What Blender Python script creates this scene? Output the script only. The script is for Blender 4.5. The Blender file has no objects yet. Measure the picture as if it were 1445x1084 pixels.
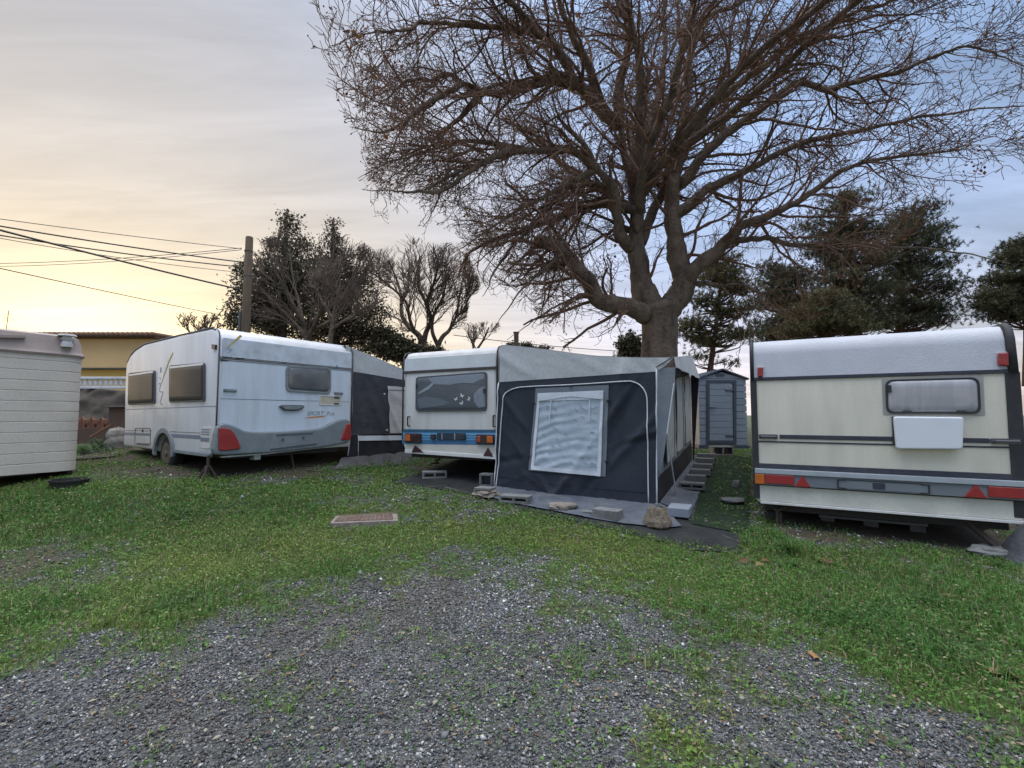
SKY_STRENGTH, CLOUD_LIGHT, EXPOSURE, ZENITH = .15, .70, 0.95, 9.0
import bpy, bmesh, math, random
import numpy as np
from mathutils import Vector, Matrix, noise

random.seed(7)
RNG = np.random.default_rng(11)
SC = bpy.context.scene
COL = SC.collection
R = math.radians

# ------------------------------------------------------------------ camera geometry (photo pixels, 1445 x 1084)
FPX, CX, CY = 675.0, 722.5, 542.0
PITCH = R(3.65)
CAMZ = 1.40
CP, SP = math.cos(PITCH), math.sin(PITCH)
CAM = Vector((0, 0, CAMZ))

def ray(px, py):
    a, b = (px - CX) / FPX, -(py - CY) / FPX
    return Vector((a, CP - b * SP, SP + b * CP))

def at(px, py, Y):
    d = ray(px, py)
    return CAM + d * (Y / d.y)

def sstep(a, b, x):
    t = np.clip((x - a) / (b - a), 0, 1)
    return t * t * (3 - 2 * t)

def terrain_np(x, y):
    s = y - 4.9
    soft = 0.5 * (s + np.sqrt(s * s + 0.5))
    base = 0.108 * np.minimum(soft, 5.6 + 0 * soft)
    left = 0.24 * sstep(-2.0, -4.6, x) * sstep(4.2, 7.0, y) * (1 - sstep(9, 13, y))
    return base + left - 0.018

def T(x, y):
    return float(terrain_np(np.array([x], float), np.array([y], float))[0])

def gpt(px, py):
    """point of the ground seen at a photo pixel"""
    d = ray(px, py)
    t = 1.0
    for i in range(400):
        p = CAM + d * t
        h = p.z - T(p.x, p.y)
        if h < 0.002: break
        t += max(0.01, h * 0.8)
        if t > 60: break
    return CAM + d * t

# ------------------------------------------------------------------ materials
def new_mat(name):
    m = bpy.data.materials.new(name); m.use_nodes = True
    nt = m.node_tree
    b = nt.nodes['Principled BSDF']
    return m, nt, b

def N(nt, t, **kw):
    n = nt.nodes.new(t)
    for k, v in kw.items():
        if k in n.inputs: n.inputs[k].default_value = v
        else: setattr(n, k, v)
    return n

def c4(c): return (c[0], c[1], c[2], 1)

def paint(name, col, col2=None, rough=.5, scale=3.0, amt=.35, stretch=(1, 1, 1), bump=0.0, bscale=60, metal=0.0, spec=.5, coat=0.0, fine=0.0, lo=.42, hi=.7, bdist=.01):
    """a base colour with blotches of a second colour (dirt, fading), and a bump"""
    m, nt, b = new_mat(name)
    L = nt.links
    tc = N(nt, 'ShaderNodeTexCoord')
    mp = N(nt, 'ShaderNodeMapping'); mp.inputs['Scale'].default_value = stretch
    L.new(tc.outputs['Object'], mp.inputs['Vector'])
    nz = N(nt, 'ShaderNodeTexNoise', Scale=scale, Detail=7.0, Roughness=.62)
    L.new(mp.outputs['Vector'], nz.inputs['Vector'])
    rp = N(nt, 'ShaderNodeMapRange'); rp.inputs[1].default_value = lo; rp.inputs[2].default_value = hi; rp.inputs[4].default_value = amt
    L.new(nz.outputs['Fac'], rp.inputs[0])
    mx = N(nt, 'ShaderNodeMix', data_type='RGBA')
    if col2 is None: col2 = tuple(c * .55 for c in col)
    mx.inputs[6].default_value = c4(col); mx.inputs[7].default_value = c4(col2)
    L.new(rp.outputs[0], mx.inputs[0])
    out = mx.outputs[2]
    if fine > 0:
        n2 = N(nt, 'ShaderNodeTexNoise', Scale=scale * 22, Detail=4.0)
        L.new(tc.outputs['Object'], n2.inputs['Vector'])
        r2 = N(nt, 'ShaderNodeMapRange'); r2.inputs[1].default_value = .3; r2.inputs[2].default_value = .7; r2.inputs[3].default_value = 1 - fine; r2.inputs[4].default_value = 1 + fine
        L.new(n2.outputs['Fac'], r2.inputs[0])
        vm = N(nt, 'ShaderNodeVectorMath', operation='SCALE')
        L.new(out, vm.inputs[0]); L.new(r2.outputs[0], vm.inputs['Scale'])
        out = vm.outputs[0]
    L.new(out, b.inputs['Base Color'])
    b.inputs['Roughness'].default_value = rough
    b.inputs['Metallic'].default_value = metal
    b.inputs['Specular IOR Level'].default_value = spec
    b.inputs['Coat Weight'].default_value = coat
    rr = N(nt, 'ShaderNodeMapRange'); rr.inputs[3].default_value = max(0, rough - .08); rr.inputs[4].default_value = min(1, rough + .18)
    L.new(nz.outputs['Fac'], rr.inputs[0]); L.new(rr.outputs[0], b.inputs['Roughness'])
    if bump > 0:
        nb = N(nt, 'ShaderNodeTexNoise', Scale=bscale, Detail=5.0)
        L.new(tc.outputs['Object'], nb.inputs['Vector'])
        bp = N(nt, 'ShaderNodeBump', Strength=bump, Distance=bdist)
        L.new(nb.outputs['Fac'], bp.inputs['Height']); L.new(bp.outputs['Normal'], b.inputs['Normal'])
    return m

def lens_mat(name, col, rough=.18):
    m, nt, b = new_mat(name)
    L = nt.links
    tc = N(nt, 'ShaderNodeTexCoord')
    w = N(nt, 'ShaderNodeTexWave', Scale=30.0, Distortion=.3); w.bands_direction = 'Z'
    L.new(tc.outputs['Object'], w.inputs['Vector'])
    nz = N(nt, 'ShaderNodeTexNoise', Scale=9.0, Detail=4.0)
    L.new(tc.outputs['Object'], nz.inputs['Vector'])
    mx = N(nt, 'ShaderNodeMix', data_type='RGBA')
    mx.inputs[6].default_value = c4(col); mx.inputs[7].default_value = c4([c * .45 for c in col])
    L.new(nz.outputs['Fac'], mx.inputs[0]); L.new(mx.outputs[2], b.inputs['Base Color'])
    bp = N(nt, 'ShaderNodeBump', Strength=.35, Distance=.004)
    L.new(w.outputs['Fac'], bp.inputs['Height']); L.new(bp.outputs['Normal'], b.inputs['Normal'])
    b.inputs['Roughness'].default_value = rough; b.inputs['Coat Weight'].default_value = .5
    return m

def glass_mat(name, clear=.7, tint=(.8, .85, .9)):
    m, nt, b = new_mat(name)
    L = nt.links
    out = nt.nodes['Material Output']
    tr = N(nt, 'ShaderNodeBsdfTransparent'); tr.inputs[0].default_value = c4(tint)
    b.inputs['Base Color'].default_value = (.25, .28, .31, 1); b.inputs['Roughness'].default_value = .09
    nz = N(nt, 'ShaderNodeTexNoise', Scale=3.5, Detail=2.0)
    tc = N(nt, 'ShaderNodeTexCoord'); L.new(tc.outputs['Object'], nz.inputs['Vector'])
    bp = N(nt, 'ShaderNodeBump', Strength=.25, Distance=.03)
    L.new(nz.outputs['Fac'], bp.inputs['Height']); L.new(bp.outputs['Normal'], b.inputs['Normal'])
    ms = N(nt, 'ShaderNodeMixShader'); ms.inputs[0].default_value = clear
    L.new(b.outputs[0], ms.inputs[1]); L.new(tr.outputs[0], ms.inputs[2]); L.new(ms.outputs[0], out.inputs[0])
    return m

def fabric(name, col, col2=None, amt=.4, bump=.15, rough=.85, scale=2.2, weave=420, trans=0.0):
    m = paint(name, col, col2, rough=rough, scale=scale, amt=amt, spec=.25, fine=.10)
    nt = m.node_tree; b = nt.nodes['Principled BSDF']; L = nt.links
    tc = N(nt, 'ShaderNodeTexCoord')
    n1 = N(nt, 'ShaderNodeTexNoise', Scale=7.0, Detail=4.0)
    L.new(tc.outputs['Object'], n1.inputs['Vector'])
    bp = N(nt, 'ShaderNodeBump', Strength=bump, Distance=.05)
    L.new(n1.outputs['Fac'], bp.inputs['Height'])
    n2 = N(nt, 'ShaderNodeTexNoise', Scale=weave, Detail=2.0)
    L.new(tc.outputs['Object'], n2.inputs['Vector'])
    b2 = N(nt, 'ShaderNodeBump', Strength=.2, Distance=.002)
    L.new(n2.outputs['Fac'], b2.inputs['Height']); L.new(bp.outputs['Normal'], b2.inputs['Normal'])
    L.new(b2.outputs['Normal'], b.inputs['Normal'])
    return m

def leaf_mat(name, rough=.6, trans=.25, spec=.3):
    """leaf or blade colour from the 'tint' corner colour (the plant's own colour)"""
    m, nt, b = new_mat(name)
    L = nt.links
    a = N(nt, 'ShaderNodeAttribute', attribute_name='tint')
    L.new(a.outputs['Color'], b.inputs['Base Color'])
    b.inputs['Roughness'].default_value = rough; b.inputs['Specular IOR Level'].default_value = spec
    if trans > 0:
        out = nt.nodes['Material Output']
        tl = N(nt, 'ShaderNodeBsdfTranslucent')
        L.new(a.outputs['Color'], tl.inputs['Color'])
        ms = N(nt, 'ShaderNodeMixShader'); ms.inputs[0].default_value = trans
        L.new(b.outputs[0], ms.inputs[1]); L.new(tl.outputs[0], ms.inputs[2]); L.new(ms.outputs[0], out.inputs[0])
    return m

M = {}
M['a_white'] = paint('weathered_white_panel', (.58, .65, .74), (.38, .41, .42), rough=.32, scale=2.6, amt=.42, stretch=(2.2, 2.2, .22), bump=.05, bscale=14, coat=.15, fine=.025)
M['a_side'] = paint('weathered_white_side', (.68, .69, .72), (.44, .42, .39), rough=.32, scale=2.2, amt=.42, stretch=(1.6, 1.6, .3), bump=.05, bscale=14, coat=.15, fine=.025)
M['a_roofcap'] = paint('grimy_white_cap', (.56, .62, .70), (.27, .29, .31), rough=.45, scale=4.5, amt=.55, bump=.06, bscale=30, fine=.05)
M['grey_plastic'] = paint('grey_moulding', (.17, .20, .225), (.26, .28, .29), rough=.5, scale=4, amt=.5, bump=.08, bscale=120, fine=.06)
M['dk_plastic'] = paint('black_rubber', (.022, .024, .028), (.05, .05, .05), rough=.6, scale=8, amt=.6)
M['mid_plastic'] = paint('dark_grey_plastic', (.075, .08, .09), (.12, .12, .12), rough=.5, scale=8, amt=.5)
M['blind_grey'] = paint('smoked_window_with_blind', (.10, .105, .112), (.20, .20, .20), rough=.14, scale=2.2, amt=.6, coat=.6, fine=.03)
M['blind_brown'] = paint('smoked_window_dark', (.045, .040, .039), (.075, .066, .06), rough=.3, scale=2.2, amt=.6, spec=.22)
M['chrome'] = paint('bright_trim', (.78, .78, .76), (.5, .5, .48), rough=.25, scale=12, amt=.4)
M['alu'] = paint('dull_aluminium', (.50, .52, .54), (.30, .30, .29), rough=.38, scale=9, amt=.5, metal=.6)
M['steel'] = paint('rusty_steel', (.055, .045, .04), (.09, .05, .03), rough=.8, scale=14, amt=.8, bump=.2, bscale=90, metal=.2)
M['red'] = lens_mat('red_lens', (.40, .025, .022))
M['dkred'] = lens_mat('dark_red_lens', (.055, .012, .013), .35)
M['brownlens'] = lens_mat('maroon_lens', (.05, .016, .014))
M['amber'] = lens_mat('amber_lens', (.72, .17, .012))
M['ltamber'] = lens_mat('orange_red_lens', (.42, .07, .015))
M['yellowdec'] = paint('faded_gold_stripe', (.42, .35, .10), (.5, .46, .3), rough=.5, scale=20, amt=.5)
M['greydec'] = paint('grey_blue_decal', (.20, .25, .34), (.38, .42, .48), rough=.5, scale=18, amt=.6)
M['stripe'] = paint('slate_stripe', (.15, .17, .23), (.26, .27, .31), rough=.45, scale=9, amt=.6)
M['brownline'] = paint('thin_brown_line', (.24, .20, .19), rough=.5)
M['orange'] = paint('orange_stroke', (.55, .22, .03), (.4, .18, .04), rough=.5, scale=20, amt=.5)
M['cream_grille'] = paint('yellowed_grille', (.55, .52, .42), (.4, .37, .28), rough=.55, scale=10, amt=.5)
M['grime'] = paint('black_mould_streak', (.045, .045, .04), (.15, .15, .13), rough=.9, scale=24, amt=.9)
M['tyre'] = paint('tyre_rubber', (.018, .017, .016), (.045, .038, .032), rough=.85, scale=7, amt=.8, bump=.2, bscale=60)
M['rim'] = paint('dirty_rim', (.16, .14, .12), (.05, .042, .036), rough=.5, scale=9, amt=.8, metal=.5)
M['c_cream'] = paint('cream_panel', (.69, .66, .55), (.47, .45, .375), rough=.5, scale=2.6, amt=.5, stretch=(1.6, 1, .22), bump=.30, bscale=75, fine=.03)
M['c_cream_low'] = paint('cream_lower_panel', (.62, .61, .54), (.38, .39, .34), rough=.5, scale=2.2, amt=.5, bump=.35, bscale=75, fine=.04)
M['c_cap'] = paint('white_hammered_cap', (.48, .50, .55), (.38, .40, .44), rough=.42, scale=2.0, amt=.5, bump=.38, bscale=85, fine=.04)
M['c_box'] = paint('chalk_white_lid', (.70, .73, .78), (.6, .63, .68), rough=.5, scale=2, amt=.3, bump=.05, bscale=60)
M['c_navy'] = paint('navy_strip', (.028, .032, .05), (.06, .065, .08), rough=.5, scale=8, amt=.6)
M['c_grey'] = paint('slate_bumper', (.155, .18, .205), (.22, .24, .26), rough=.55, scale=3, amt=.5, fine=.04, bump=.06, bscale=90)
M['c_ledge'] = paint('silver_ledge', (.36, .40, .44), (.25, .27, .29), rough=.4, scale=8, amt=.5)
M['c_glass'] = paint('milky_window', (.33, .33, .35), (.45, .45, .46), rough=.22, scale=4, amt=.7, stretch=(2.2, 1, .25), coat=.5, fine=.03)
M['c_sill'] = paint('grey_window_backing', (.33, .33, .32), (.40, .39, .36), rough=.6, scale=5, amt=.5)
M['b_white'] = paint('old_white_panel', (.67, .665, .65), (.45, .43, .40), rough=.4, scale=2.6, amt=.45, stretch=(2.2, 2.2, .22), bump=.05, bscale=30, fine=.03)
M['b_cap'] = paint('old_white_cap', (.62, .66, .68), (.48, .50, .50), rough=.45, scale=3, amt=.5, bump=.08, bscale=50, fine=.04)
M['b_trim'] = paint('brown_black_trim', (.045, .038, .04), (.09, .075, .07), rough=.5, scale=9, amt=.6)
M['blue1'] = paint('mid_blue_band', (.055, .17, .33), (.04, .11, .21), rough=.4, scale=5, amt=.5)
M['blue2'] = paint('light_blue_line', (.13, .36, .55), (.09, .26, .42), rough=.4, scale=8, amt=.5)
M['blue3'] = paint('dark_blue_band', (.03, .11, .18), (.02, .07, .12), rough=.4, scale=8, amt=.5)
M['navy_plate'] = paint('navy_plate', (.018, .032, .055), (.03, .05, .08), rough=.45, scale=8, amt=.5)
M['cream_low'] = paint('ivory_skirt_panel', (.58, .56, .50), (.42, .40, .35), rough=.5, scale=2.4, amt=.5, bump=.06, bscale=60, fine=.03)
M['glass'] = glass_mat('clear_window', .62)
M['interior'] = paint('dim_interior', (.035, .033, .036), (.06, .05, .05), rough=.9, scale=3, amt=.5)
M['curtain'] = fabric('pale_curtain', (.50, .52, .55), (.36, .38, .41), amt=.5, bump=.3)
M['sofa'] = fabric('mauve_cushion', (.10, .08, .085), (.06, .05, .055), amt=.5, bump=.3)
M['decal_white'] = paint('white_sticker', (.78, .80, .82), rough=.4, amt=.1)
M['ad_dark'] = fabric('charcoal_awning_cloth', (.030, .036, .049), (.052, .058, .070), amt=.6, bump=.14, scale=1.6)
M['ad_low'] = fabric('dark_mud_wall_cloth', (.022, .022, .028), (.045, .045, .05), amt=.7, bump=.4)
M['ad_grey'] = fabric('grey_awning_cloth', (.42, .445, .46), (.50, .515, .52), amt=.5, bump=.14, scale=1.4)
M['ad_grey2'] = fabric('slate_awning_cloth', (.165, .19, .22), (.21, .235, .26), amt=.5, bump=.15)
M['ad_roof'] = fabric('awning_roof_cloth', (.33, .35, .36), (.43, .445, .45), amt=.55, bump=.15, scale=1.5)
M['ad_skirt'] = fabric('vinyl_skirt', (.092, .105, .128), (.15, .16, .18), amt=.8, bump=.7, rough=.5, scale=3.5)
M['ad_pane'] = fabric('pale_awning_blind', (.43, .50, .57), (.30, .36, .43), amt=.6, bump=.15, rough=.3, scale=3)
M['ad_white'] = fabric('white_vinyl_strip', (.62, .66, .72), (.48, .52, .57), amt=.5, bump=.2, rough=.4)
M['piping'] = paint('white_piping', (.62, .64, .67), (.45, .46, .48), rough=.5, scale=12, amt=.5)
M['al_panel'] = fabric('off_white_door_panel', (.50, .49, .49), (.36, .35, .36), amt=.7, bump=.4, rough=.5)
M['al_dark'] = fabric('grey_awning_wall', (.050, .052, .062), (.078, .08, .09), amt=.6, bump=.5)
M['al_skirt'] = fabric('muddy_skirt', (.105, .105, .11), (.055, .052, .05), amt=.8, bump=.7, rough=.6, scale=4)
M['concrete'] = paint('concrete_block', (.185, .188, .19), (.085, .085, .08), rough=.9, scale=6, amt=.7, bump=.5, bscale=90, fine=.15)
M['concrete_dk'] = paint('dull_concrete_block', (.14, .145, .15), (.08, .085, .085), rough=.9, scale=6, amt=.7, bump=.5, bscale=90, fine=.15)
M['stone'] = paint('flat_tan_stone', (.23, .20, .17), (.12, .105, .09), rough=.9, scale=8, amt=.8, bump=.8, bscale=30, fine=.2)
M['aggregate'] = paint('pebbly_concrete', (.20, .165, .12), (.07, .058, .045), rough=.95, scale=26, amt=.95, bump=1.0, bscale=70, fine=.25)
M['foam'] = paint('slate_grey_slab', (.22, .25, .30), (.16, .18, .21), rough=.7, scale=3, amt=.5, bump=.2, bscale=90)
M['wood_old'] = paint('grey_weathered_wood', (.13, .115, .10), (.06, .05, .045), rough=.9, scale=5, amt=.8, stretch=(1, 1, 8), bump=.5, bscale=40)
M['pole_wood'] = paint('brown_pole_wood', (.13, .095, .065), (.06, .045, .035), rough=.9, scale=9, amt=.8, stretch=(6, 6, .3), bump=.6, bscale=30)
M['wire'] = paint('black_cable', (.02, .02, .022), rough=.6)
M['shed'] = paint('grey_blue_plastic_siding', (.20, .23, .27), (.15, .175, .21), rough=.5, scale=2.5, amt=.5, bump=.15, bscale=110, fine=.05)
M['shed_trim'] = paint('dark_blue_grey_trim', (.035, .045, .065), (.06, .07, .09), rough=.5, scale=6, amt=.5)
M['house'] = paint('ochre_render', (.78, .52, .25), (.66, .44, .21), rough=.9, scale=.5, amt=.6, bump=.2, bscale=20, fine=.03)
M['house2'] = paint('bright_yellow_render', (.86, .56, .18), (.7, .47, .17), rough=.9, scale=.6, amt=.5)
M['tile'] = paint('clay_tiles', (.19, .105, .07), (.10, .07, .055), rough=.9, scale=2.2, amt=.8, bump=.4, bscale=14)
M['balust'] = paint('white_balustrade', (.62, .64, .66), (.42, .43, .45), rough=.6, scale=3, amt=.6)
M['stonewall'] = paint('dark_bank', (.036, .030, .025), (.085, .068, .052), rough=.95, scale=2.6, amt=.9, bump=1.0, bscale=8, fine=.3)
M['terracotta'] = paint('terracotta', (.20, .085, .052), (.11, .06, .045), rough=.85, scale=6, amt=.7, bump=.3, bscale=30)
M['rust'] = paint('rusty_brown_sheet', (.085, .055, .042), (.13, .07, .04), rough=.85, scale=5, amt=.8, bump=.3, bscale=30)
M['tarp'] = fabric('pale_tarp', (.26, .24, .22), (.13, .12, .11), amt=.8, bump=.9, rough=.6, scale=6)
M['tarp_grey'] = fabric('slate_tarp', (.07, .075, .085), (.13, .135, .145), amt=.7, bump=.7, rough=.45, scale=5)
M['lid_rust'] = paint('rusty_cover', (.13, .085, .065), (.22, .17, .145), rough=.9, scale=9, amt=.7, bump=.5, bscale=60, fine=.2)
M['mat_dark'] = fabric('black_ground_sheet', (.014, .016, .017), (.040, .042, .040), amt=.8, bump=.4, rough=.75, scale=3)
M['mat_green'] = fabric('moss_green_carpet', (.010, .021, .011), (.024, .038, .016), amt=.8, bump=.8, rough=.95, scale=5)
M['black_tub'] = paint('black_tub', (.014, .014, .014), (.03, .028, .026), rough=.55, scale=8, amt=.6)
M['rotten'] = paint('dark_skirting_wood', (.030, .026, .024), (.07, .06, .05), rough=.9, scale=5, amt=.8, stretch=(1, 1, 4), bump=.6, bscale=30)
M['bark'] = paint('plane_bark', (.150, .112, .082), (.044, .033, .026), rough=.9, scale=3.6, amt=1.0, stretch=(1, 1, .4), bump=1.0, bscale=9, fine=.25, bdist=.07)
M['twig'] = paint('brown_twigs', (.165, .092, .060), (.08, .052, .040), rough=.85, scale=1.2, amt=.8)
M['twig_grey'] = paint('grey_brown_twigs', (.13, .095, .075), (.08, .062, .052), rough=.85, scale=1.2, amt=.8)
M['pine_bark'] = paint('reddish_pine_bark', (.115, .062, .043), (.06, .042, .033), rough=.9, scale=5, amt=.8, bump=.6, bscale=20)
M['leaf'] = leaf_mat('evergreen_leaf', .5, .2)
M['grassblade'] = leaf_mat('grass_blade', .55, .3, .25)
M['pebble'] = leaf_mat('pebble_stone', .85, 0, .3)
M['dryleaf'] = leaf_mat('dry_leaf', .8, .25, .1)
M['vent_white'] = paint('vent_plastic', (.60, .59, .57), (.45, .43, .40), rough=.5, scale=8, amt=.5)

def stucco():
    m = paint('embossed_cream_siding', (.60, .55, .49), (.46, .42, .37), rough=.62, scale=1.6, amt=.5, fine=.06)
    nt = m.node_tree; b = nt.nodes['Principled BSDF']; L = nt.links
    tc = N(nt, 'ShaderNodeTexCoord')
    v = N(nt, 'ShaderNodeTexVoronoi', Scale=75.0)
    L.new(tc.outputs['Object'], v.inputs['Vector'])
    bp = N(nt, 'ShaderNodeBump', Strength=.55, Distance=.006)
    L.new(v.outputs['Distance'], bp.inputs['Height']); L.new(bp.outputs['Normal'], b.inputs['Normal'])
    return m
M['stucco'] = stucco()
M['m_roof'] = paint('sunset_tinted_grey_roof', (.34, .275, .25), (.24, .20, .185), rough=.5, scale=3, amt=.6, bump=.1, bscale=30, fine=.04)  # pink of the sunset light is put into the roof colour

# ------------------------------------------------------------------ mesh builder
def link(o, parent=None):
    COL.objects.link(o)
    if parent is not None: o.parent = parent
    return o

class MB:
    def __init__(s): s.v = []; s.f = []
    def add(s, vs, fs):
        n = len(s.v); s.v += [tuple(p) for p in vs]; s.f += [tuple(i + n for i in f) for f in fs]; return s
    def box(s, x0, x1, y0, y1, z0, z1):
        return s.add([(x0, y0, z0), (x1, y0, z0), (x1, y1, z0), (x0, y1, z0), (x0, y0, z1), (x1, y0, z1), (x1, y1, z1), (x0, y1, z1)],
                     [(3, 2, 1, 0), (4, 5, 6, 7), (0, 1, 5, 4), (1, 2, 6, 5), (2, 3, 7, 6), (3, 0, 4, 7)])
    def prism(s, poly, fn, d0, d1):
        n = len(poly)
        vs = [fn(a, b, d0) for a, b in poly] + [fn(a, b, d1) for a, b in poly]
        fs = [tuple(range(n)), tuple(range(2 * n - 1, n - 1, -1))] + [((i + 1) % n, i, n + i, n + (i + 1) % n) for i in range(n)]
        return s.add(vs, fs)
    def ring(s, outer, inner, fn, d0, d1):
        n = len(outer)
        vs = [fn(a, b, d0) for a, b in outer] + [fn(a, b, d0) for a, b in inner] + [fn(a, b, d1) for a, b in outer] + [fn(a, b, d1) for a, b in inner]
        fs = []
        for i in range(n):
            j = (i + 1) % n
            fs += [(i, j, n + j, n + i), (2 * n + i, 3 * n + i, 3 * n + j, 2 * n + j), (i, 2 * n + i, 2 * n + j, j), (n + i, n + j, 3 * n + j, 3 * n + i)]
        return s.add(vs, fs)
    def tube(s, pts, rad, n=6, cap=True):
        pts = [Vector(p) for p in pts]
        if not hasattr(rad, '__len__'): rad = [rad] * len(pts)
        base = len(s.v); up = None
        for i, p in enumerate(pts):
            t = (pts[min(i + 1, len(pts) - 1)] - pts[max(i - 1, 0)])
            t = t.normalized() if t.length > 1e-9 else Vector((0, 0, 1))
            if up is None:
                up = Vector((0, 0, 1)) if abs(t.z) < .9 else Vector((1, 0, 0))
            a = t.cross(up)
            a = a.normalized() if a.length > 1e-6 else t.orthogonal().normalized()
            b = a.cross(t).normalized(); up = b
            for k in range(n):
                w = 2 * math.pi * k / n
                s.v.append(tuple(p + a * (rad[i] * math.cos(w)) + b * (rad[i] * math.sin(w))))
        for i in range(len(pts) - 1):
            for k in range(n):
                k2 = (k + 1) % n
                s.f.append((base + i * n + k, base + i * n + k2, base + (i + 1) * n + k2, base + (i + 1) * n + k))
        if cap:
            s.f.append(tuple(base + k for k in range(n - 1, -1, -1)))
            s.f.append(tuple(base + (len(pts) - 1) * n + k for k in range(n)))
        return s
    def lathe(s, prof, origin, axis, n=20):
        """prof: (radius, along axis)"""
        ax = Vector(axis).normalized(); a = ax.orthogonal().normalized(); b = ax.cross(a); o = Vector(origin)
        base = len(s.v)
        for r, h in prof:
            for k in range(n):
                w = 2 * math.pi * k / n
                s.v.append(tuple(o + ax * h + a * (r * math.cos(w)) + b * (r * math.sin(w))))
        for i in range(len(prof) - 1):
            for k in range(n):
                k2 = (k + 1) % n
                s.f.append((base + i * n + k, base + i * n + k2, base + (i + 1) * n + k2, base + (i + 1) * n + k))
        s.f.append(tuple(base + k for k in range(n - 1, -1, -1)))
        s.f.append(tuple(base + (len(prof) - 1) * n + k for k in range(n)))
        return s
    def sheet(s, nu, nv, fn):
        base = len(s.v)
        for j in range(nv + 1):
            for i in range(nu + 1): s.v.append(tuple(fn(i / nu, j / nv)))
        w = nu + 1
        for j in range(nv):
            for i in range(nu):
                s.f.append((base + j * w + i, base + j * w + i + 1, base + (j + 1) * w + i + 1, base + (j + 1) * w + i))
        return s
    def build(s, name, mat, parent=None, smooth=False, bevel=0, seg=2, auto=None, solid=0):
        me = bpy.data.meshes.new(name)
        me.from_pydata(s.v, [], s.f); me.validate(); me.update()
        bm = bmesh.new(); bm.from_mesh(me)
        if solid == 0: bmesh.ops.recalc_face_normals(bm, faces=bm.faces)
        bm.to_mesh(me); bm.free()
        if smooth: me.polygons.foreach_set('use_smooth', [True] * len(me.polygons))
        me.materials.append(mat)
        o = bpy.data.objects.new(name, me)
        link(o, parent)
        if bevel:
            b = o.modifiers.new('bevel', 'BEVEL'); b.width = bevel; b.segments = seg; b.limit_method = 'ANGLE'; b.angle_limit = R(35)
        if solid:
            so = o.modifiers.new('cloth', 'SOLIDIFY'); so.thickness = solid; so.offset = 0
        if auto:
            try: me.set_sharp_from_angle(angle=R(auto)); me.polygons.foreach_set('use_smooth', [True] * len(me.polygons))
            except Exception: pass
        return o

def np_mesh(name, V, F, mat, parent=None, tint=None, smooth=False):
    """V (n,3); F (m,k) constant polygon size; tint: per-vertex rgb"""
    me = bpy.data.meshes.new(name)
    V = np.ascontiguousarray(V, np.float32); F = np.ascontiguousarray(F, np.int32)
    me.vertices.add(len(V)); me.vertices.foreach_set('co', V.ravel())
    k = F.shape[1]
    me.loops.add(F.size); me.loops.foreach_set('vertex_index', F.ravel())
    me.polygons.add(len(F)); me.polygons.foreach_set('loop_start', np.arange(0, F.size, k, dtype=np.int32))
    if smooth: me.polygons.foreach_set('use_smooth', np.ones(len(F), bool))
    me.update(calc_edges=True)
    if tint is not None:
        ca = me.color_attributes.new('tint', 'FLOAT_COLOR', 'POINT')
        t4 = np.ones((len(V), 4), np.float32); t4[:, :3] = tint
        ca.data.foreach_set('color', t4.ravel())
    me.materials.append(mat)
    o = bpy.data.objects.new(name, me)
    return link(o, parent)

def thing(name, label, cat, loc=(0, 0, 0), rotz=0, group=None):
    o = bpy.data.objects.new(name, None); COL.objects.link(o)
    o.empty_display_size = .2
    o.location = loc; o.rotation_euler = (0, 0, rotz)
    o['label'] = label; o['category'] = cat
    if group: o['group'] = group
    return o

def tag(o, label, cat, group=None, kind=None):
    if label: o['label'] = label
    if cat: o['category'] = cat
    if group: o['group'] = group
    if kind: o['kind'] = kind
    return o

class Plane:
    """a vertical plane of a thing's local frame; turns photo pixels into its (a, z) coordinates"""
    def __init__(s, loc, rotz, along='x', off=0.0):
        s.loc = Vector(loc); c, sn = math.cos(rotz), math.sin(rotz)
        ex, ey = Vector((c, sn, 0)), Vector((-sn, c, 0))
        s.a = ex if along == 'x' else ey
        s.n = ey if along == 'x' else ex
        s.p = s.loc + s.n * off
    def __call__(s, px, py):
        d = ray(px, py)
        t = (s.p - CAM).dot(s.n) / d.dot(s.n)
        q = CAM + d * t - s.loc
        return (q.dot(s.a), q.z)
    def many(s, pts): return [s(*p) for p in pts]

def rrect(x0, z0, x1, z1, r, n=5):
    pts = []
    for cx, cz, a0 in ((x1 - r, z0 + r, -90), (x1 - r, z1 - r, 0), (x0 + r, z1 - r, 90), (x0 + r, z0 + r, 180)):
        for i in range(n + 1):
            a = R(a0 + 90 * i / n); pts.append((cx + r * math.cos(a), cz + r * math.sin(a)))
    return pts

def inset(poly, d):
    n = len(poly); out = []
    area = sum(poly[i][0] * poly[(i + 1) % n][1] - poly[(i + 1) % n][0] * poly[i][1] for i in range(n))
    sg = 1 if area > 0 else -1
    for i in range(n):
        p0, p1, p2 = Vector(poly[i - 1]), Vector(poly[i]), Vector(poly[(i + 1) % n])
        e1 = (p1 - p0); e2 = (p2 - p1)
        if e1.length < 1e-7 or e2.length < 1e-7: out.append(tuple(p1)); continue
        n1 = Vector((-e1.y, e1.x)).normalized() * sg; n2 = Vector((-e2.y, e2.x)).normalized() * sg
        m = n1 + n2
        if m.length < 1e-6: m = n1
        m.normalize(); k = d / max(.35, m.dot(n1))
        out.append(tuple(p1 + m * k))
    return out

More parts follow.
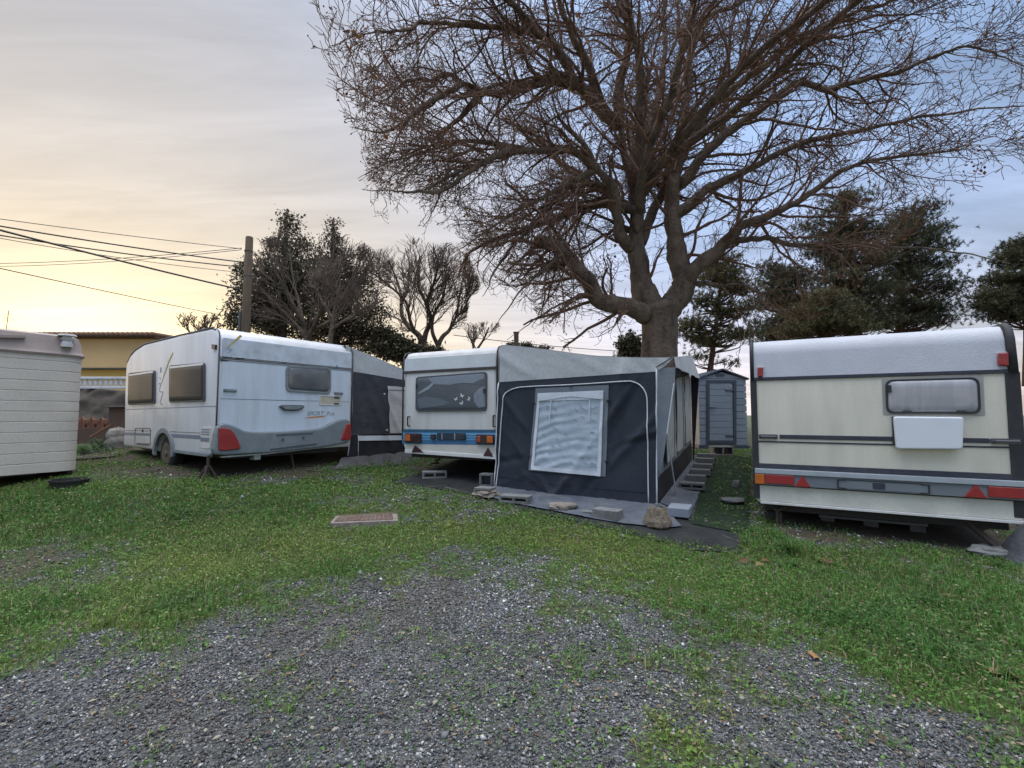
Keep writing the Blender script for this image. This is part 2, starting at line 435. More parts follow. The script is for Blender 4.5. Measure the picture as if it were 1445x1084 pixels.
def round_quad(q, r=.16, n=5):
    """round the corners of a quad given as 4 (a, z) points; r = share of the shorter side"""
    q = [Vector(p) for p in q]; out = []
    L = min((q[i] - q[(i + 1) % 4]).length for i in range(4)) * r
    for i in range(4):
        p = q[i]; a = p + (q[i - 1] - p).normalized() * L; b = p + (q[(i + 1) % 4] - p).normalized() * L
        for k in range(n + 1):
            t = k / n
            out.append(tuple((1 - t) ** 2 * a + 2 * t * (1 - t) * p + t * t * b))
    return out

def REAR(u, z, d): return (u, -d, z)      # d = distance in front of the rear wall
def SIDE(v, z, d): return (-d, v, z)      # d = distance out of the left side wall

def resample(pts, step):
    pts = [Vector(p) for p in pts]; out = [pts[0]]; 
    for a, b in zip(pts[:-1], pts[1:]):
        k = max(1, int((b - a).length / step))
        for i in range(1, k + 1): out.append(a.lerp(b, i / k))
    return out

def smooth_line(pts, sub=4):
    """Catmull-Rom through points (tuples of any size)"""
    P = [np.array(p, float) for p in pts]; P = [2 * P[0] - P[1]] + P + [2 * P[-1] - P[-2]]
    out = []
    for i in range(1, len(P) - 2):
        for k in range(sub):
            t = k / sub
            out.append(.5 * ((2 * P[i]) + (P[i + 1] - P[i - 1]) * t + (2 * P[i - 1] - 5 * P[i] + 4 * P[i + 1] - P[i + 2]) * t * t + (3 * P[i] - P[i - 1] - 3 * P[i + 1] + P[i + 2]) * t ** 3))
    out.append(P[-2])
    return out

def ns(x, y, z=0.0): return noise.noise(Vector((x, y, z)))

def strip2(p, q, w0, w1=None):
    """a flat 2D stroke polygon from p to q"""
    w1 = w0 if w1 is None else w1
    p, q = Vector(p), Vector(q); t = (q - p).normalized(); m = Vector((-t.y, t.x))
    return [tuple(p + m * w0 / 2), tuple(q + m * w1 / 2), tuple(q - m * w1 / 2), tuple(p - m * w0 / 2)]

def stroke(mb, pts, w, fn, d0, d1):
    """polyline as one mitred ribbon of thickness d1-d0"""
    P = [Vector(p) for p in pts]; n = len(P); l, r = [], []
    for i, p in enumerate(P):
        t = (P[min(i + 1, n - 1)] - P[max(i - 1, 0)]).normalized(); m = Vector((-t.y, t.x))
        ww = w[i] if hasattr(w, '__len__') else w
        l.append(tuple(p + m * ww / 2)); r.append(tuple(p - m * ww / 2))
    mb.prism(l + r[::-1], fn, d0, d1)
    return mb
# ------------------------------------------------------------------ caravans
def shell(prof, W, r=.045, cuts=3):
    """side profile (v, z) swept across the width, its side edges rounded"""
    mb = MB(); rings = []
    for k in range(cuts + 1):
        a = math.pi / 2 * k / cuts
        rings.append((r * (1 - math.sin(a)), r * (1 - math.cos(a))))   # inset, u
    seq = [(u, ins) for ins, u in [(r * (1 - math.sin(math.pi / 2 * k / cuts)), r * (1 - math.cos(math.pi / 2 * k / cuts))) for k in range(cuts + 1)]]
    seq = seq + [(W - u, ins) for u, ins in reversed(seq)]
    n = len(prof)
    for u, ins in seq:
        for v, z in inset(prof, ins): mb.v.append((u, v, z))
    for i in range(len(seq) - 1):
        for k in range(n):
            k2 = (k + 1) % n
            mb.f.append((i * n + k, i * n + k2, (i + 1) * n + k2, (i + 1) * n + k))
    mb.f.append(tuple(range(n))); mb.f.append(tuple((len(seq) - 1) * n + k for k in range(n - 1, -1, -1)))
    return mb

def wheel(parent, x0, x1, v, z, r, holes=False):
    """wheel with its axle along local x; x0 is the outer side"""
    d = 1 if x1 > x0 else -1; t = abs(x1 - x0)
    prof = [(r * .62, 0.0), (r * .80, -.004), (r * .93, .012), (r, .045), (r, t - .045), (r * .93, t - .012), (r * .62, t)]
    ty = MB().lathe(prof, (x0, v, z), (d, 0, 0), 28)
    o = ty.build('wheel', M['tyre'], parent, auto=40)
    rm = MB().lathe([(r * .63, -.006), (r * .60, .012), (r * .42, .03), (r * .38, .004), (r * .16, .0), (r * .14, -.022), (.01, -.024)], (x0, v, z), (d, 0, 0), 24)
    rm.build('rim', M['rim'], o, auto=40)
    if holes:
        for k in range(8):
            a = 2 * math.pi * k / 8
            MB().lathe([(r * .06, .02), (r * .055, -.0)], (x0 - d * .004, v + r * .50 * math.cos(a), z + r * .50 * math.sin(a)), (d, 0, 0), 8).build('vent_hole', M['dk_plastic'], o)
    return o


def corner_jack(parent, foot, top, brace=None, w=.03):
    mb = MB().tube([top, foot], [w * .6, w * .5], 6)
    if brace:
        for b in brace: mb.tube([b[0], b[1]], w * .4, 5)
    x, y, z = foot
    mb.box(x - .055, x + .055, y - .055, y + .055, z - .012, z + .006)
    return mb.build('corner_jack', M['steel'], parent)

def jack_stand(parent, foot, top):
    x, y, z = foot
    mb = MB().tube([(x, y, z + .1), top], .022, 6)
    for sx, sy in ((-.1, -.08), (.1, -.08), (.1, .08), (-.1, .08)):
        mb.tube([(x + sx, y + sy, z), (x + sx * .15, y + sy * .15, z + .2)], .016, 5)
    mb.box(x - .12, x + .12, y - .1, y - .075, z - .005, z + .02); mb.box(x - .12, x + .12, y + .075, y + .1, z - .005, z + .02)
    return mb.build('jack_stand', M['steel'], parent)

def window_part(parent, fn, quad, mats, r=.16, proud=.02, frame=.02, name='window', d0=.0):
    """a framed, slightly bulging pane; quad = 4 (a, z) corners"""
    out = round_quad(quad, r)
    fr = MB().ring(out, round_quad(inset(quad, frame), r), fn, d0 - .004, d0 + proud).build(name, mats[0], parent, bevel=.004)
    p0, p1, p2 = [round_quad(inset(quad, k), r) for k in (frame * .9, frame + .02, frame + .07)]
    mb = MB(); n = len(p0)
    for poly, d in ((p0, d0 + proud * .55), (p1, d0 + proud + .006), (p2, d0 + proud + .012)):
        mb.v += [fn(a, z, d) for a, z in poly]
    for k in range(2):
        for i in range(n):
            j = (i + 1) % n; mb.f.append((k * n + i, k * n + j, (k + 1) * n + j, (k + 1) * n + i))
    mb.f.append(tuple(2 * n + i for i in range(n)))
    mb.build('pane', mats[1], fr, auto=50)
    return fr

# ================= caravan A: white caravan, grey bumper moulding, left of the yard
A_LOC = Vector((-4.33, 7.0, 0)); A_LOC.z = T(-4.33, 7.0); A_ROT = math.atan2(.817, .579); A_W = 2.34
A = thing('caravan', 'white caravan with a grey wrap-round rear bumper and two dark side windows', 'caravan', A_LOC, A_ROT, 'old caravans parked on the grass')
ar = Plane(A_LOC, A_ROT); asd = Plane(A_LOC, A_ROT, 'y')
side_px = [(309.5, 641), (309.5, 560), (309.5, 505), (308.6, 478), (305.5, 467.5), (299, 462.6), (250, 474), (202, 486.3), (190, 494.5), (183, 502.5), (179, 511), (177.3, 518.5), (175.6, 560), (175.2, 600), (173.6, 629.5)]
prof = asd.many(side_px)
zbot = asd(309.5, 641)[1]
front_v = prof[-1][0]
wv = asd(231, 645)[0]; wz = .30
# bottom from the front to the wheel arch, the arch, then to the rear
bz = prof[-1][1] + .0
arch = [(wv + .37 * math.cos(R(a)), wz + .02 + .37 * math.sin(R(a))) for a in range(0, 181, 18)]
bzm = min(arch[0][1], bz)
prof = [(max(0, v), z) for v, z in prof] + [(wv + .37, bz - .02)] + arch + [(wv - .37, zbot - .03), (.02, zbot - .02)]
prof[0] = (0, zbot + .02)
shell(prof, A_W, .05).build('body', M['a_side'], A, auto=40)
# rear wall skin and its upper cap
zg = ar(311, 505.4)[1]; zt = ar(309.5, 470)[1]
zgr = ar(487, 519)[1]
print('A', A_LOC, 'gutter z', zg, zgr, 'top', zt, ar(484, 489), 'bottom', zbot, 'len', front_v)
MB().prism(rrect(.055, zbot + .05, A_W - .055, zg - .012, .02), REAR, -.01, .006).build('rear_panel', M['a_white'], A, bevel=.003)
MB().prism(rrect(.055, zg + .025, A_W - .055, zt - .06, .03), REAR, -.01, .008).build('upper_panel', M['a_roofcap'], A, bevel=.004)
g = MB()
for dz, w in ((.0, .011), (-.026, .007), (.02, .006)):
    g.prism([(.03, zg + dz - w / 2), (A_W - .03, zg + dz - w / 2), (A_W - .03, zg + dz + w / 2), (.03, zg + dz + w / 2)], REAR, -.002, .012 + .002 * (dz == 0))
g.build('gutter', M['mid_plastic'], A)
g = MB()
rr = random.Random(4)
for i in range(9):                                               # mould along the gutter
    u = rr.choice([.06, .1, .16, .24, .3, 1.0, 1.25, 1.4, 1.62]) + rr.uniform(-.03, .03); w = rr.uniform(.03, .1); h = rr.uniform(.006, .014)
    z0 = zg + rr.uniform(.006, .02)
    g.prism([(u, z0), (u + w * .5, z0 - h * .4), (u + w, z0), (u + w * .9, z0 + h), (u + w * .2, z0 + h * .8)], REAR, .0, .0165)
g.prism([(.045, zg - .05), (.16, zg - .035), (.13, zg - .02), (.045, zg - .012)], REAR, 0, .0085)
g.build('mould', M['grime'], A)['kind'] = 'stuff'
# seams and corner trims
zs = ar(311, 562.7)[1]
MB().prism([(.055, zs - .004), (A_W - .055, zs - .004), (A_W - .055, zs + .004), (.055, zs + .004)], REAR, .0, .0085).build('seam', M['stripe'], A)
t = MB().tube([(.012, -.008, zbot + .25)] + [(.012, -.012, z) for z in (zg - .4, zg, zt - .06)] + [(.014, .02, zt + .03), (.016, .12, zt + .075), (.016, 1.1, asd(250, 474)[1] + .0)], .011, 6)
t.build('corner_trim', M['mid_plastic'], A, smooth=True)
t = MB().tube([(A_W - .012, -.008, zbot + .25), (A_W - .012, -.012, zg), (A_W - .012, -.01, zt - .06), (A_W - .014, .03, zt + .03), (A_W - .016, .14, zt + .075)], .013, 6)
t.build('corner_trim', M['mid_plastic'], A, smooth=True)
MB().tube([(.02, v, z + .008) for v, z in asd.many([(299, 462.8), (250, 474), (203, 486), (190, 494), (183, 502), (178.5, 512)])], .014, 6).build('roof_rail', M['mid_plastic'], A, smooth=True)
# windows
window_part(A, REAR, ar.many([(402.5, 552.5), (466.0, 556.3), (466.5, 518.8), (402.8, 515.8)]), (M['grey_plastic'], M['blind_grey']), r=.22, proud=.028, frame=.035)
for q in ([(290.4, 566.5), (240.3, 568.3), (241, 516), (290.6, 511.8)], [(219.8, 569.8), (182.3, 571.8), (182.8, 526.8), (220.2, 522.6)]):
    w = window_part(A, SIDE, asd.many(q), (M['mid_plastic'], M['blind_brown']), r=.10, proud=.024, frame=.022)
    a, b = asd(q[3][0] - 1.5, q[3][1] + 2.5), asd(q[2][0] + 1.5, q[2][1] + 3.2)
    MB().prism(strip2(a, b, .035), SIDE, .02, .034).build('top_trim', M['chrome'], w, bevel=.006)
# rear handles, grille, grip, badge
for a, b in (((314.8, 551), (333.6, 551.6)), ((471, 555), (483.4, 555.7))):
    p, q = ar(*a), ar(*b)
    h = MB().prism(strip2(p, q, .05), REAR, 0, .014); h.tube([(p[0] + .02, -.045, p[1]), (q[0] - .02, -.045, q[1])], .012, 6)
    h.tube([(p[0] + .02, 0, p[1]), (p[0] + .02, -.045, p[1])], .011, 6).tube([(q[0] - .02, 0, q[1]), (q[0] - .02, -.045, q[1])], .011, 6)
    h.build('grab_handle', M['grey_plastic'], A, bevel=.004)
q = ar.many([(451.4, 570.2), (479.8, 571), (479.8, 560.4), (451.4, 559.4)])
fr = MB().ring(inset(q, -.022), q, REAR, .0, .016).build('vent_grille', M['vent_white'], A, bevel=.004)
b = MB(); (x0, z0), (x1, z1) = q[0], q[2]
b.prism(q, REAR, .0, .0085)
for i in range(11):
    u = x0 + (x1 - x0) * .72 * (i + .5) / 11; b.box(u - .006, u + .006, -.014, -.004, z0 + .012, z1 - .012)
b.build('slat', M['cream_grille'], fr)
for zz in (z0 + .012, z1 - .014): MB().box(x1 - .13, x1 - .03, -.021, -.004, zz - .012, zz + .008).build('clip', M['dk_plastic'], fr)
pts = ar.many([(392, 573.2), (396, 571.6), (410, 571.4), (425, 571.8), (428.8, 573.2), (425, 577), (418, 579.8), (408, 580), (400, 579.6)])
hd = MB().prism(pts[::-1], REAR, 0, .045).build('handle', M['mid_plastic'], A, bevel=.016, seg=3)
MB().prism(inset(pts[::-1], .022), REAR, .042, .05).build('grip', M['grey_plastic'], hd, bevel=.003)
p = ar.many([(428.5, 589.6), (440, 588), (455, 586.8), (461, 586.4), (456, 588.4), (440, 590)])
MB().prism(p[::-1], REAR, 0, .009).build('badge_stroke', M['orange'], A)
def text_part(body, parent, pos, size, mat, rx=R(90), shear=0.25, rz=0.0, rot=None, name='lettering', space=1.0):
    cu = bpy.data.curves.new(name, 'FONT'); cu.body = body; cu.size = size; cu.shear = shear; cu.extrude = .0012; cu.space_character = space
    cu.materials.append(mat)
    t = bpy.data.objects.new('text_source', cu); me = bpy.data.meshes.new_from_object(t); bpy.data.objects.remove(t); bpy.data.curves.remove(cu)
    me.materials.clear(); me.materials.append(mat)
    o = bpy.data.objects.new(name, me); link(o, parent); o.location = pos; o.rotation_euler = rot or (rx, 0, rz)
    return o
p = ar(432.5, 586.3)
text_part('SPORT  Fun', A, (p[0], -.0085, p[1]), .105, M['greydec'])
p = ar(473.5, 521.5)
d = MB()
d.prism([(p[0] - .01, p[1] + .045), (p[0] + .02, p[1] + .085), (p[0] + .055, p[1] + .045)], REAR, 0, .0105); d.prism([(p[0] + .05, p[1] + .04), (p[0] + .17, p[1] + .04), (p[0] + .17, p[1] + .048), (p[0] + .05, p[1] + .048)], REAR, 0, .0104)
d.build('emblem', M['greydec'], A)
# lightning strokes
d = stroke(MB(), ar.many([(340, 473.8), (332, 480.5), (320.3, 490.3)]), [.035, .03, .012], REAR, 0, .0105).build('flash_decal', M['yellowdec'], A)
stroke(MB(), ar.many([(320.5, 490.6), (321, 492.2), (326.8, 493.4), (325.5, 494.8), (321.5, 498)]), .012, REAR, 0, .0107).build('zigzag', M['greydec'], d)
d = stroke(MB(), asd.many([(244.3, 498), (238.5, 510), (232, 528), (228.5, 540)]), [.035, .04, .03, .012], SIDE, 0, .0035).build('flash_decal', M['yellowdec'], A)
stroke(MB(), asd.many([(228.5, 539.5), (225.6, 547), (225.4, 553), (230.3, 553.2), (229.8, 556), (226.4, 566), (226.6, 570), (229.5, 570.8)]), .016, SIDE, 0, .0037).build('zigzag', M['greydec'], d)
a = asd(227, 522)
for dv, dz, w, h in ((0, 0, .05, .09), (.03, -.13, .02, .02), (.0, -.16, .02, .02), (.02, -.24, .045, .03)): MB().prism(rrect(a[0] + dv - w / 2, a[1] + dz - h / 2, a[0] + dv + w / 2, a[1] + dz + h / 2, .004, 2), SIDE, 0, .0033).build('side_mark', M['greydec'], A)
# side seam, stripes, hatch
p, q = asd(306, 573), asd(174.6, 578.3)
MB().prism(strip2(p, q, .009), SIDE, -.001, .003).build('seam', M['stripe'], A)
def sidestrip(y0, y1, w, mat, name, x0=305, x1=176, x2=None):
    pass
for (a, b, w, mt, nm) in (((283.5, 611.2), (239.5, 609), .004, 'brownline', 'thin_line'), ((214, 608.2), (175.5, 607.6), .004, 'brownline', 'thin_line'),
                          ((283, 617.2), (241.5, 614.6), .058, 'stripe', 'side_stripe'), ((213, 613.4), (175.5, 612), .05, 'stripe', 'side_stripe')):
    MB().prism(strip2(asd(*a), asd(*b), w if nm == 'side_stripe' else .012), SIDE, -.001, .003).build(nm, M[mt], A)
q = asd.many([(212.5, 628.3), (190.3, 626.7), (191, 603.8), (213, 603.4)])
o_ = round_quad(q, .14)
ht = MB().ring(o_, inset(o_, .012), SIDE, -.001, .010).build('hatch', M['grey_plastic'], A, bevel=.002)
p = asd(201.5, 608); MB().lathe([(.026, -.001), (.026, .008), (.015, .014)], (0, p[0], p[1]), (-1, 0, 0), 12).build('lock', M['dk_plastic'], ht)
a, b = asd(210, 627), asd(194, 626); MB().prism(strip2(a, b, .025), SIDE, .0, .014).build('hinge', M['mid_plastic'], ht)
q = asd.many([(296.8, 633.2), (284, 632.2), (284.8, 603), (298, 602.4)])
vp = MB().prism(round_quad(q, .1), SIDE, -.001, .010).build('vent_panel', M['vent_white'], A, bevel=.003)
b = MB(); vs_ = [v for v, z in q]; zs_ = [z for v, z in q]; v0, v1, z0, z1 = min(vs_), max(vs_), min(zs_), max(zs_)
for k in range(3): b.prism([(v0 + .03, z1 - .05 - k * .035), (v1 - .03, z1 - .05 - k * .035), (v1 - .03, z1 - .035 - k * .035), (v0 + .03, z1 - .035 - k * .035)], SIDE, .008, .014)
b.prism([(v0 + .02, z0 + .1), (v1 - .0, z0 + .1), (v1 - .0, z0 + .16), (v0 + .02, z0 + .16)], SIDE, .008, .0125)
b.build('louvre', M['stripe'], vp)
q = asd.many([(306, 493.8), (301.2, 492.6), (301.2, 486), (306.4, 486.8)])
MB().prism(q, SIDE, -.002, .03).build('marker_lamp', M['dkred'], A, bevel=.006)
# wheel arch trim
o_ = [(wv + .43 * math.cos(R(a)), wz + .03 + .40 * math.sin(R(a))) for a in range(-8, 189, 7)]
i_ = [(wv + .345 * math.cos(R(a)), wz + .0 + .345 * math.sin(R(a))) for a in range(-8, 189, 7)]
MB().prism(o_ + i_[::-1], SIDE, -.02, .03).build('wheel_arch', M['grey_plastic'], A, bevel=.008)
MB().prism([(.1, zbot - .06), (wv - .36, zbot - .05), (wv - .36, zbot + .01), (.1, zbot + .0)], SIDE, -.03, .02).build('side_skirt', M['grey_plastic'], A, bevel=.01)
for x0, x1 in ((.035, .22), (A_W - .035, A_W - .22)):
    wheel(A, x0, x1, wv, wz - .005, .30, x0 < .5)
# bumper moulding
bp = [(300, 612), (303, 603), (307, 598.8), (313, 597.3), (321, 598.6), (332, 603), (341, 607.5), (350, 608.9), (370, 609.3), (402, 608.4), (430, 606.4), (449, 604.4), (458, 600.6), (466.5, 596), (478, 591.8), (486, 591.2), (491.2, 594.8), (492.6, 606), (491.6, 620), (487, 624.8), (470, 627.8), (446, 631.8), (410, 635.8), (373.5, 639.4), (315, 642.2), (299, 641.4), (297, 634)]
pts = ar.many(bp)
bmp = MB().prism(pts[::-1], REAR, -.03, .085).build('bumper', M['grey_plastic'], A, bevel=.03, seg=3)
q = ar.many([(377, 634), (443.5, 626.2), (437.5, 610.6), (385, 613.4)])
pl = MB().prism(round_quad(q, .08), REAR, .08, .094).build('plate_recess', M['grey_plastic'], bmp, bevel=.004)
MB().prism(strip2(ar(385.5, 613.8), ar(437, 611), .016), REAR, .085, .102).build('recess_edge', M['mid_plastic'], pl)
MB().prism(strip2(ar(377, 633.6), ar(443, 625.6), .012), REAR, .085, .1).build('recess_edge', M['mid_plastic'], pl)
for c in ((394.5, 620), (423.5, 617.6)):
    p = ar(*c); MB().prism(rrect(p[0] - .018, p[1] - .018, p[0] + .018, p[1] + .018, .005, 2), REAR, .085, .104).build('plate_clip', M['mid_plastic'], pl)
for q in ([(304.3, 603.6), (304.1, 634.8), (311, 636), (333.5, 633.2), (335.6, 631), (331, 620), (325.5, 610.5), (319, 604.4)], [(491, 597.2), (484.5, 599), (480, 610), (476.4, 620.4), (480, 621.4), (490.6, 620.2)]):
    MB().prism(ar.many(q), REAR, .06, .108).build('tail_lamp', M['red'], bmp, bevel=.014, seg=3)
b = MB().prism(strip2(ar(311, 644.8), ar(375, 640.2), .02), REAR, -.02, .05); b.prism(strip2(ar(373, 640.2), ar(456, 631), .018), REAR, -.02, .052)
b.build('lower_rail', M['alu'], A)
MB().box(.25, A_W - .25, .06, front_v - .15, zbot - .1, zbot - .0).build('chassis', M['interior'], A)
# jacks and roof vent
gp = gpt(293, 677); loc = Matrix.Rotation(-A_ROT, 3, 'Z') @ (gp - A_LOC)
jack_stand(A, (loc.x, loc.y, loc.z), (loc.x, loc.y, zbot - .03))
gp = gpt(420, 664); loc = Matrix.Rotation(-A_ROT, 3, 'Z') @ (gp - A_LOC)
corner_jack(A, (loc.x, loc.y + .1, loc.z + .01), (loc.x - .05, loc.y + .15, zbot - .03))
MB().lathe([(.16, 0), (.15, .03), (.10, .06), (.02, .075)], (1.55, .75, zt + .11), (0, 0, 1), 16).build('roof_vent', M['vent_white'], A, smooth=True)
p = ar(365, 646); MB().box(p[0] - .07, p[0] + .03, .0, .14, p[1] - .03, p[1] + .05).build('step_bracket', M['alu'], A)

# ================= caravan B: small white caravan with a blue band
B_LOC = Vector((-1.93, 8.41, 0)); B_LOC.z = T(-1.93, 8.41); B_ROT = math.atan2(-.469, .883); B_W = 1.94
B = thing('caravan', 'small white caravan with a blue band and butterfly stickers on its rear window', 'caravan', B_LOC, B_ROT, 'old caravans parked on the grass')
br = Plane(B_LOC, B_ROT)
zt = br(640, 492)[1]; zb = br(640, 640)[1]; zg = br(640, 522)[1]; zm = br(640, 626)[1]
print('B', B_LOC, br(577, 500), br(703, 490), br(577, 527), br(702, 517.5), 'bottom', br(584, 640), br(697, 650), zt, zb)
prof = [(.03, zb), (.0, zb + .14), (0, zg), (.02, zt - .09), (.07, zt - .025), (.16, zt), (1.2, zt + .02), (3.6, zt + .02), (4.1, zt - .2), (4.3, zt - .9), (4.2, zb), (3.0, zb - .02)]
shell(prof, B_W, .11, 5).build('body', M['b_white'], B, auto=40)
# upper cap drawn as its own skin
MB().prism(round_quad([(.04, zg + .02), (B_W - .04, zg + .02), (B_W - .05, zt - .12), (.05, zt - .12)], .12), REAR, -.005, .006).build('upper_panel', M['b_cap'], B, bevel=.003)
MB().prism([(.012, zg - .025), (B_W - .012, zg - .025), (B_W - .012, zg + .02), (.012, zg + .02)], REAR, -.02, .02).build('gutter', M['b_trim'], B, bevel=.006)
for u in (.02, B_W - .02):
    MB().tube([(u, -.0, zb + .2), (u, -.006, zg), (u, .012, zt - .09), (u, .06, zt - .02), (u, .16, zt + .006), (u, 1.2, zt + .024)], .014, 6).build('corner_trim', M['b_trim'], B, smooth=True)
# window: dark interior, cushions and curtains behind a clear bulged pane
wq = br.many([(587.4, 581.0), (687.6, 580.2), (688, 524.6), (588.0, 532.2)])
o_ = round_quad(wq, .12)
wf = MB().ring(o_, inset(o_, .022), REAR, -.004, .03).build('window', M['mid_plastic'], B, bevel=.006)
MB().prism(inset(o_, .018), REAR, -.004, .003).build('interior', M['interior'], wf)
def cloth_patch(poly_px, mat, name, d, parent):
    q = br.many(poly_px)
    MB().prism(q, REAR, .002, d).build(name, mat, parent, bevel=.004)
cloth_patch([(590, 560), (598, 556), (606, 551), (622, 555), (634, 561), (640, 569), (636, 578), (590, 578.5)], M['interior'], 'seat_back', .008, wf)
cloth_patch([(604, 546), (616, 544.6), (634, 544.3), (652, 542.5), (664, 543), (680, 546), (684, 556), (678, 560), (650, 566), (636, 562), (622, 556), (608, 555)], M['sofa'], 'cushion', .012, wf)
cloth_patch([(590, 557), (592, 553.5), (605, 545), (611, 540), (612, 543), (606, 549.5)], M['decal_white'], 'tie_band', .017, wf)
cloth_patch([(604, 533.5), (630, 530.5), (660, 528.8), (684, 527.2), (684.5, 534), (676, 537), (668, 541), (652, 540.4), (634, 543.3), (612, 542.6)], M['curtain'], 'curtain', .016, wf)
cloth_patch([(669, 556), (676, 549), (684, 545), (684.8, 574), (676, 576), (669, 566)], M['curtain'], 'curtain', .014, wf)
cloth_patch([(590, 563), (600, 560), (622, 563), (634, 568), (628, 572), (592, 577)], M['ad_grey2'], 'seat_cloth', .0125, wf)
p1, p2, p3 = [round_quad(inset(wq, k), .12) for k in (.02, .04, .09)]
mb = MB(); n = len(p1)
for poly, d in ((p1, .024), (p2, .04), (p3, .047)): mb.v += [REAR(a, z, d) for a, z in poly]
for k in range(2):
    for i in range(n):
        j = (i + 1) % n; mb.f.append((k * n + i, k * n + j, (k + 1) * n + j, (k + 1) * n + i))
mb.f.append(tuple(2 * n + i for i in range(n)))
mb.build('pane', M['glass'], wf, auto=50)
def butterfly(c, s, a):
    p = br(*c); mb = MB()
    for sg in (-1, 1):
        for wing in ([(0, .0), (.9, .75), (1.0, .2), (.3, -.05)], [(0, 0), (.3, -.05), (.75, -.35), (.45, -.8), (.1, -.3)]):
            q = []
            for x, z in wing:
                x, z = x * sg * s, z * s
                q.append((p[0] + x * math.cos(a) - z * math.sin(a), p[1] + x * math.sin(a) + z * math.cos(a)))
            mb.prism(q, REAR, .0475, .049 + .0004 * sg)
    mb.build('butterfly_sticker', M['decal_white'], wf)
for c, s, a in (((645.7, 563.2), .034, .4), ((654.2, 558.6), .036, -.5), ((653.6, 568.8), .036, .5), ((663.8, 563), .034, 1.1)): butterfly(c, s, a)
for c in ((590.2, 545), (685.3, 552)):
    p = br(*c); MB().prism(rrect(p[0] - .014, p[1] - .035, p[0] + .014, p[1] + .035, .006, 2), REAR, .02, .056).build('catch', M['dk_plastic'], wf)
# grab handles
for x in (577.8, 698.2):
    a, b_ = br(x, 588), br(x, 601) if x < 600 else br(x, 602)
    if x > 600: a = br(x, 586.5)
    MB().tube([(a[0], 0, a[1]), (a[0], -.05, a[1]), (b_[0], -.05, b_[1]), (b_[0], 0, b_[1])], .013, 6).build('grab_handle', M['dk_plastic'], B, bevel=0)
# blue band
def band(y0a, y0b, y1a, y1b, mat, name, d, parent=B):
    (u0, z0), (u1, z1), (u2, z2), (u3, z3) = br(576.5, y1a), br(699.5, y1b), br(699.5, y0b), br(576.5, y0a)
    u0 = u3 = .018; u1 = u2 = B_W - .018
    return MB().prism([(u0, z0), (u1, z1), (u2, z2), (u3, z3)], REAR, -.004, d).build(name, mat, parent)
band(606.0, 606.4, 626.8, 628.2, M['blue1'], 'blue_band', .006)
band(606.0, 606.4, 609.6, 610, M['blue3'], 'dark_line', .0085)
band(611.0, 611.3, 614.0, 614.4, M['blue2'], 'light_line', .0085)
band(615.6, 616.0, 617.4, 617.8, M['blue2'], 'light_line', .0085)
band(619.2, 619.6, 620.6, 621.0, M['blue2'], 'light_line', .0085)
q = br.many([(618, 620.6), (657.2, 620.8), (657.2, 611.2), (618, 611)])
pl = MB().prism(q, REAR, .0, .03).build('plate_holder', M['navy_plate'], B, bevel=.004)
for x in (625.3, 643.3): p = br(x, 616); MB().prism(rrect(p[0] - .008, p[1] - .05, p[0] + .008, p[1] + .05, .003, 2), REAR, .03, .034).build('plate_clip', M['alu'], pl)
for x in (612.5, 654.8):
    p = br(x, 616.4); MB().prism(rrect(p[0] - .045, p[1] - .045, p[0] + .045, p[1] + .045, .02, 3), REAR, 0, .05).build('plate_lamp', M['dk_plastic'], B, bevel=.008)
for (x0, x1, ya, yb, amb) in ((573.6, 595.6, 611.6, 624, (.03, .16)), (673.8, 698.4, 613.2, 626.4, (.22, .36))):
    u0 = br(x0, 618)[0]; u1 = br(x1, 618)[0]; z0 = br(x0, yb)[1]; z1 = br(x1, ya)[1]
    lp = MB().prism(rrect(u0, z0, u1, z1, .02), REAR, 0, .05).build('tail_lamp', M['brownlens'], B, bevel=.012)
    w = u1 - u0
    if x0 < 600: MB().prism(rrect(u0 + .008, z0 + .025, u0 + w * .36, z1 - .025, .012), REAR, .045, .058).build('indicator', M['amber'], lp, bevel=.006)
    else:
        MB().prism(rrect(u1 - w * .36, z0 + .025, u1 - .01, z1 - .025, .012), REAR, .045, .058).build('indicator', M['amber'], lp, bevel=.006)
        MB().prism(rrect(u0 + w * .05, z0 + .03, u0 + w * .26, z1 - .03, .012), REAR, .045, .057).build('indicator', M['ltamber'], lp, bevel=.006)
    if x0 < 600: MB().prism(rrect(u0 + w * .52, z0 + .03, u0 + w * .74, z1 - .03, .012), REAR, .045, .057).build('reflector', M['dkred'], lp, bevel=.006)
MB().prism([(.10, zb + .02), (B_W - .02, zb + .0), (B_W - .03, zm - .02), (.03, zm - .0)], REAR, -.03, .004).build('lower_panel', M['cream_low'], B, bevel=.003)
MB().prism([(.09, zb - .03), (B_W - .03, zb - .06), (B_W - .03, zb - .0), (.09, zb + .03)], REAR, -.05, .022).build('lower_rail', M['b_white'], B, bevel=.006)
for q in ([(582, 638.4), (586.6, 628.4), (599.6, 638.8)], [(683, 643.2), (689.2, 631.8), (697.6, 644.8)]):
    o = MB().prism(br.many(q)[::-1], REAR, 0, .03).build('reflector_triangle', M['dkred'], B, bevel=.006)
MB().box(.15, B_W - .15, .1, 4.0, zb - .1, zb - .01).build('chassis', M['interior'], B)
for x0, x1 in ((.1, .28), (B_W - .1, B_W - .28)): wheel(B, x0, x1, 1.75, T(-1, 9.8) - B_LOC.z + .27, .29)
gp = gpt(612, 666); loc = Matrix.Rotation(-B_ROT, 3, 'Z') @ (gp - B_LOC)
corner_jack(B, (loc.x, loc.y + .04, loc.z + .15), (loc.x + .12, loc.y + .25, zb - .02), [((loc.x - .1, loc.y + .3, zb - .02), (loc.x, loc.y + .06, loc.z + .2))])

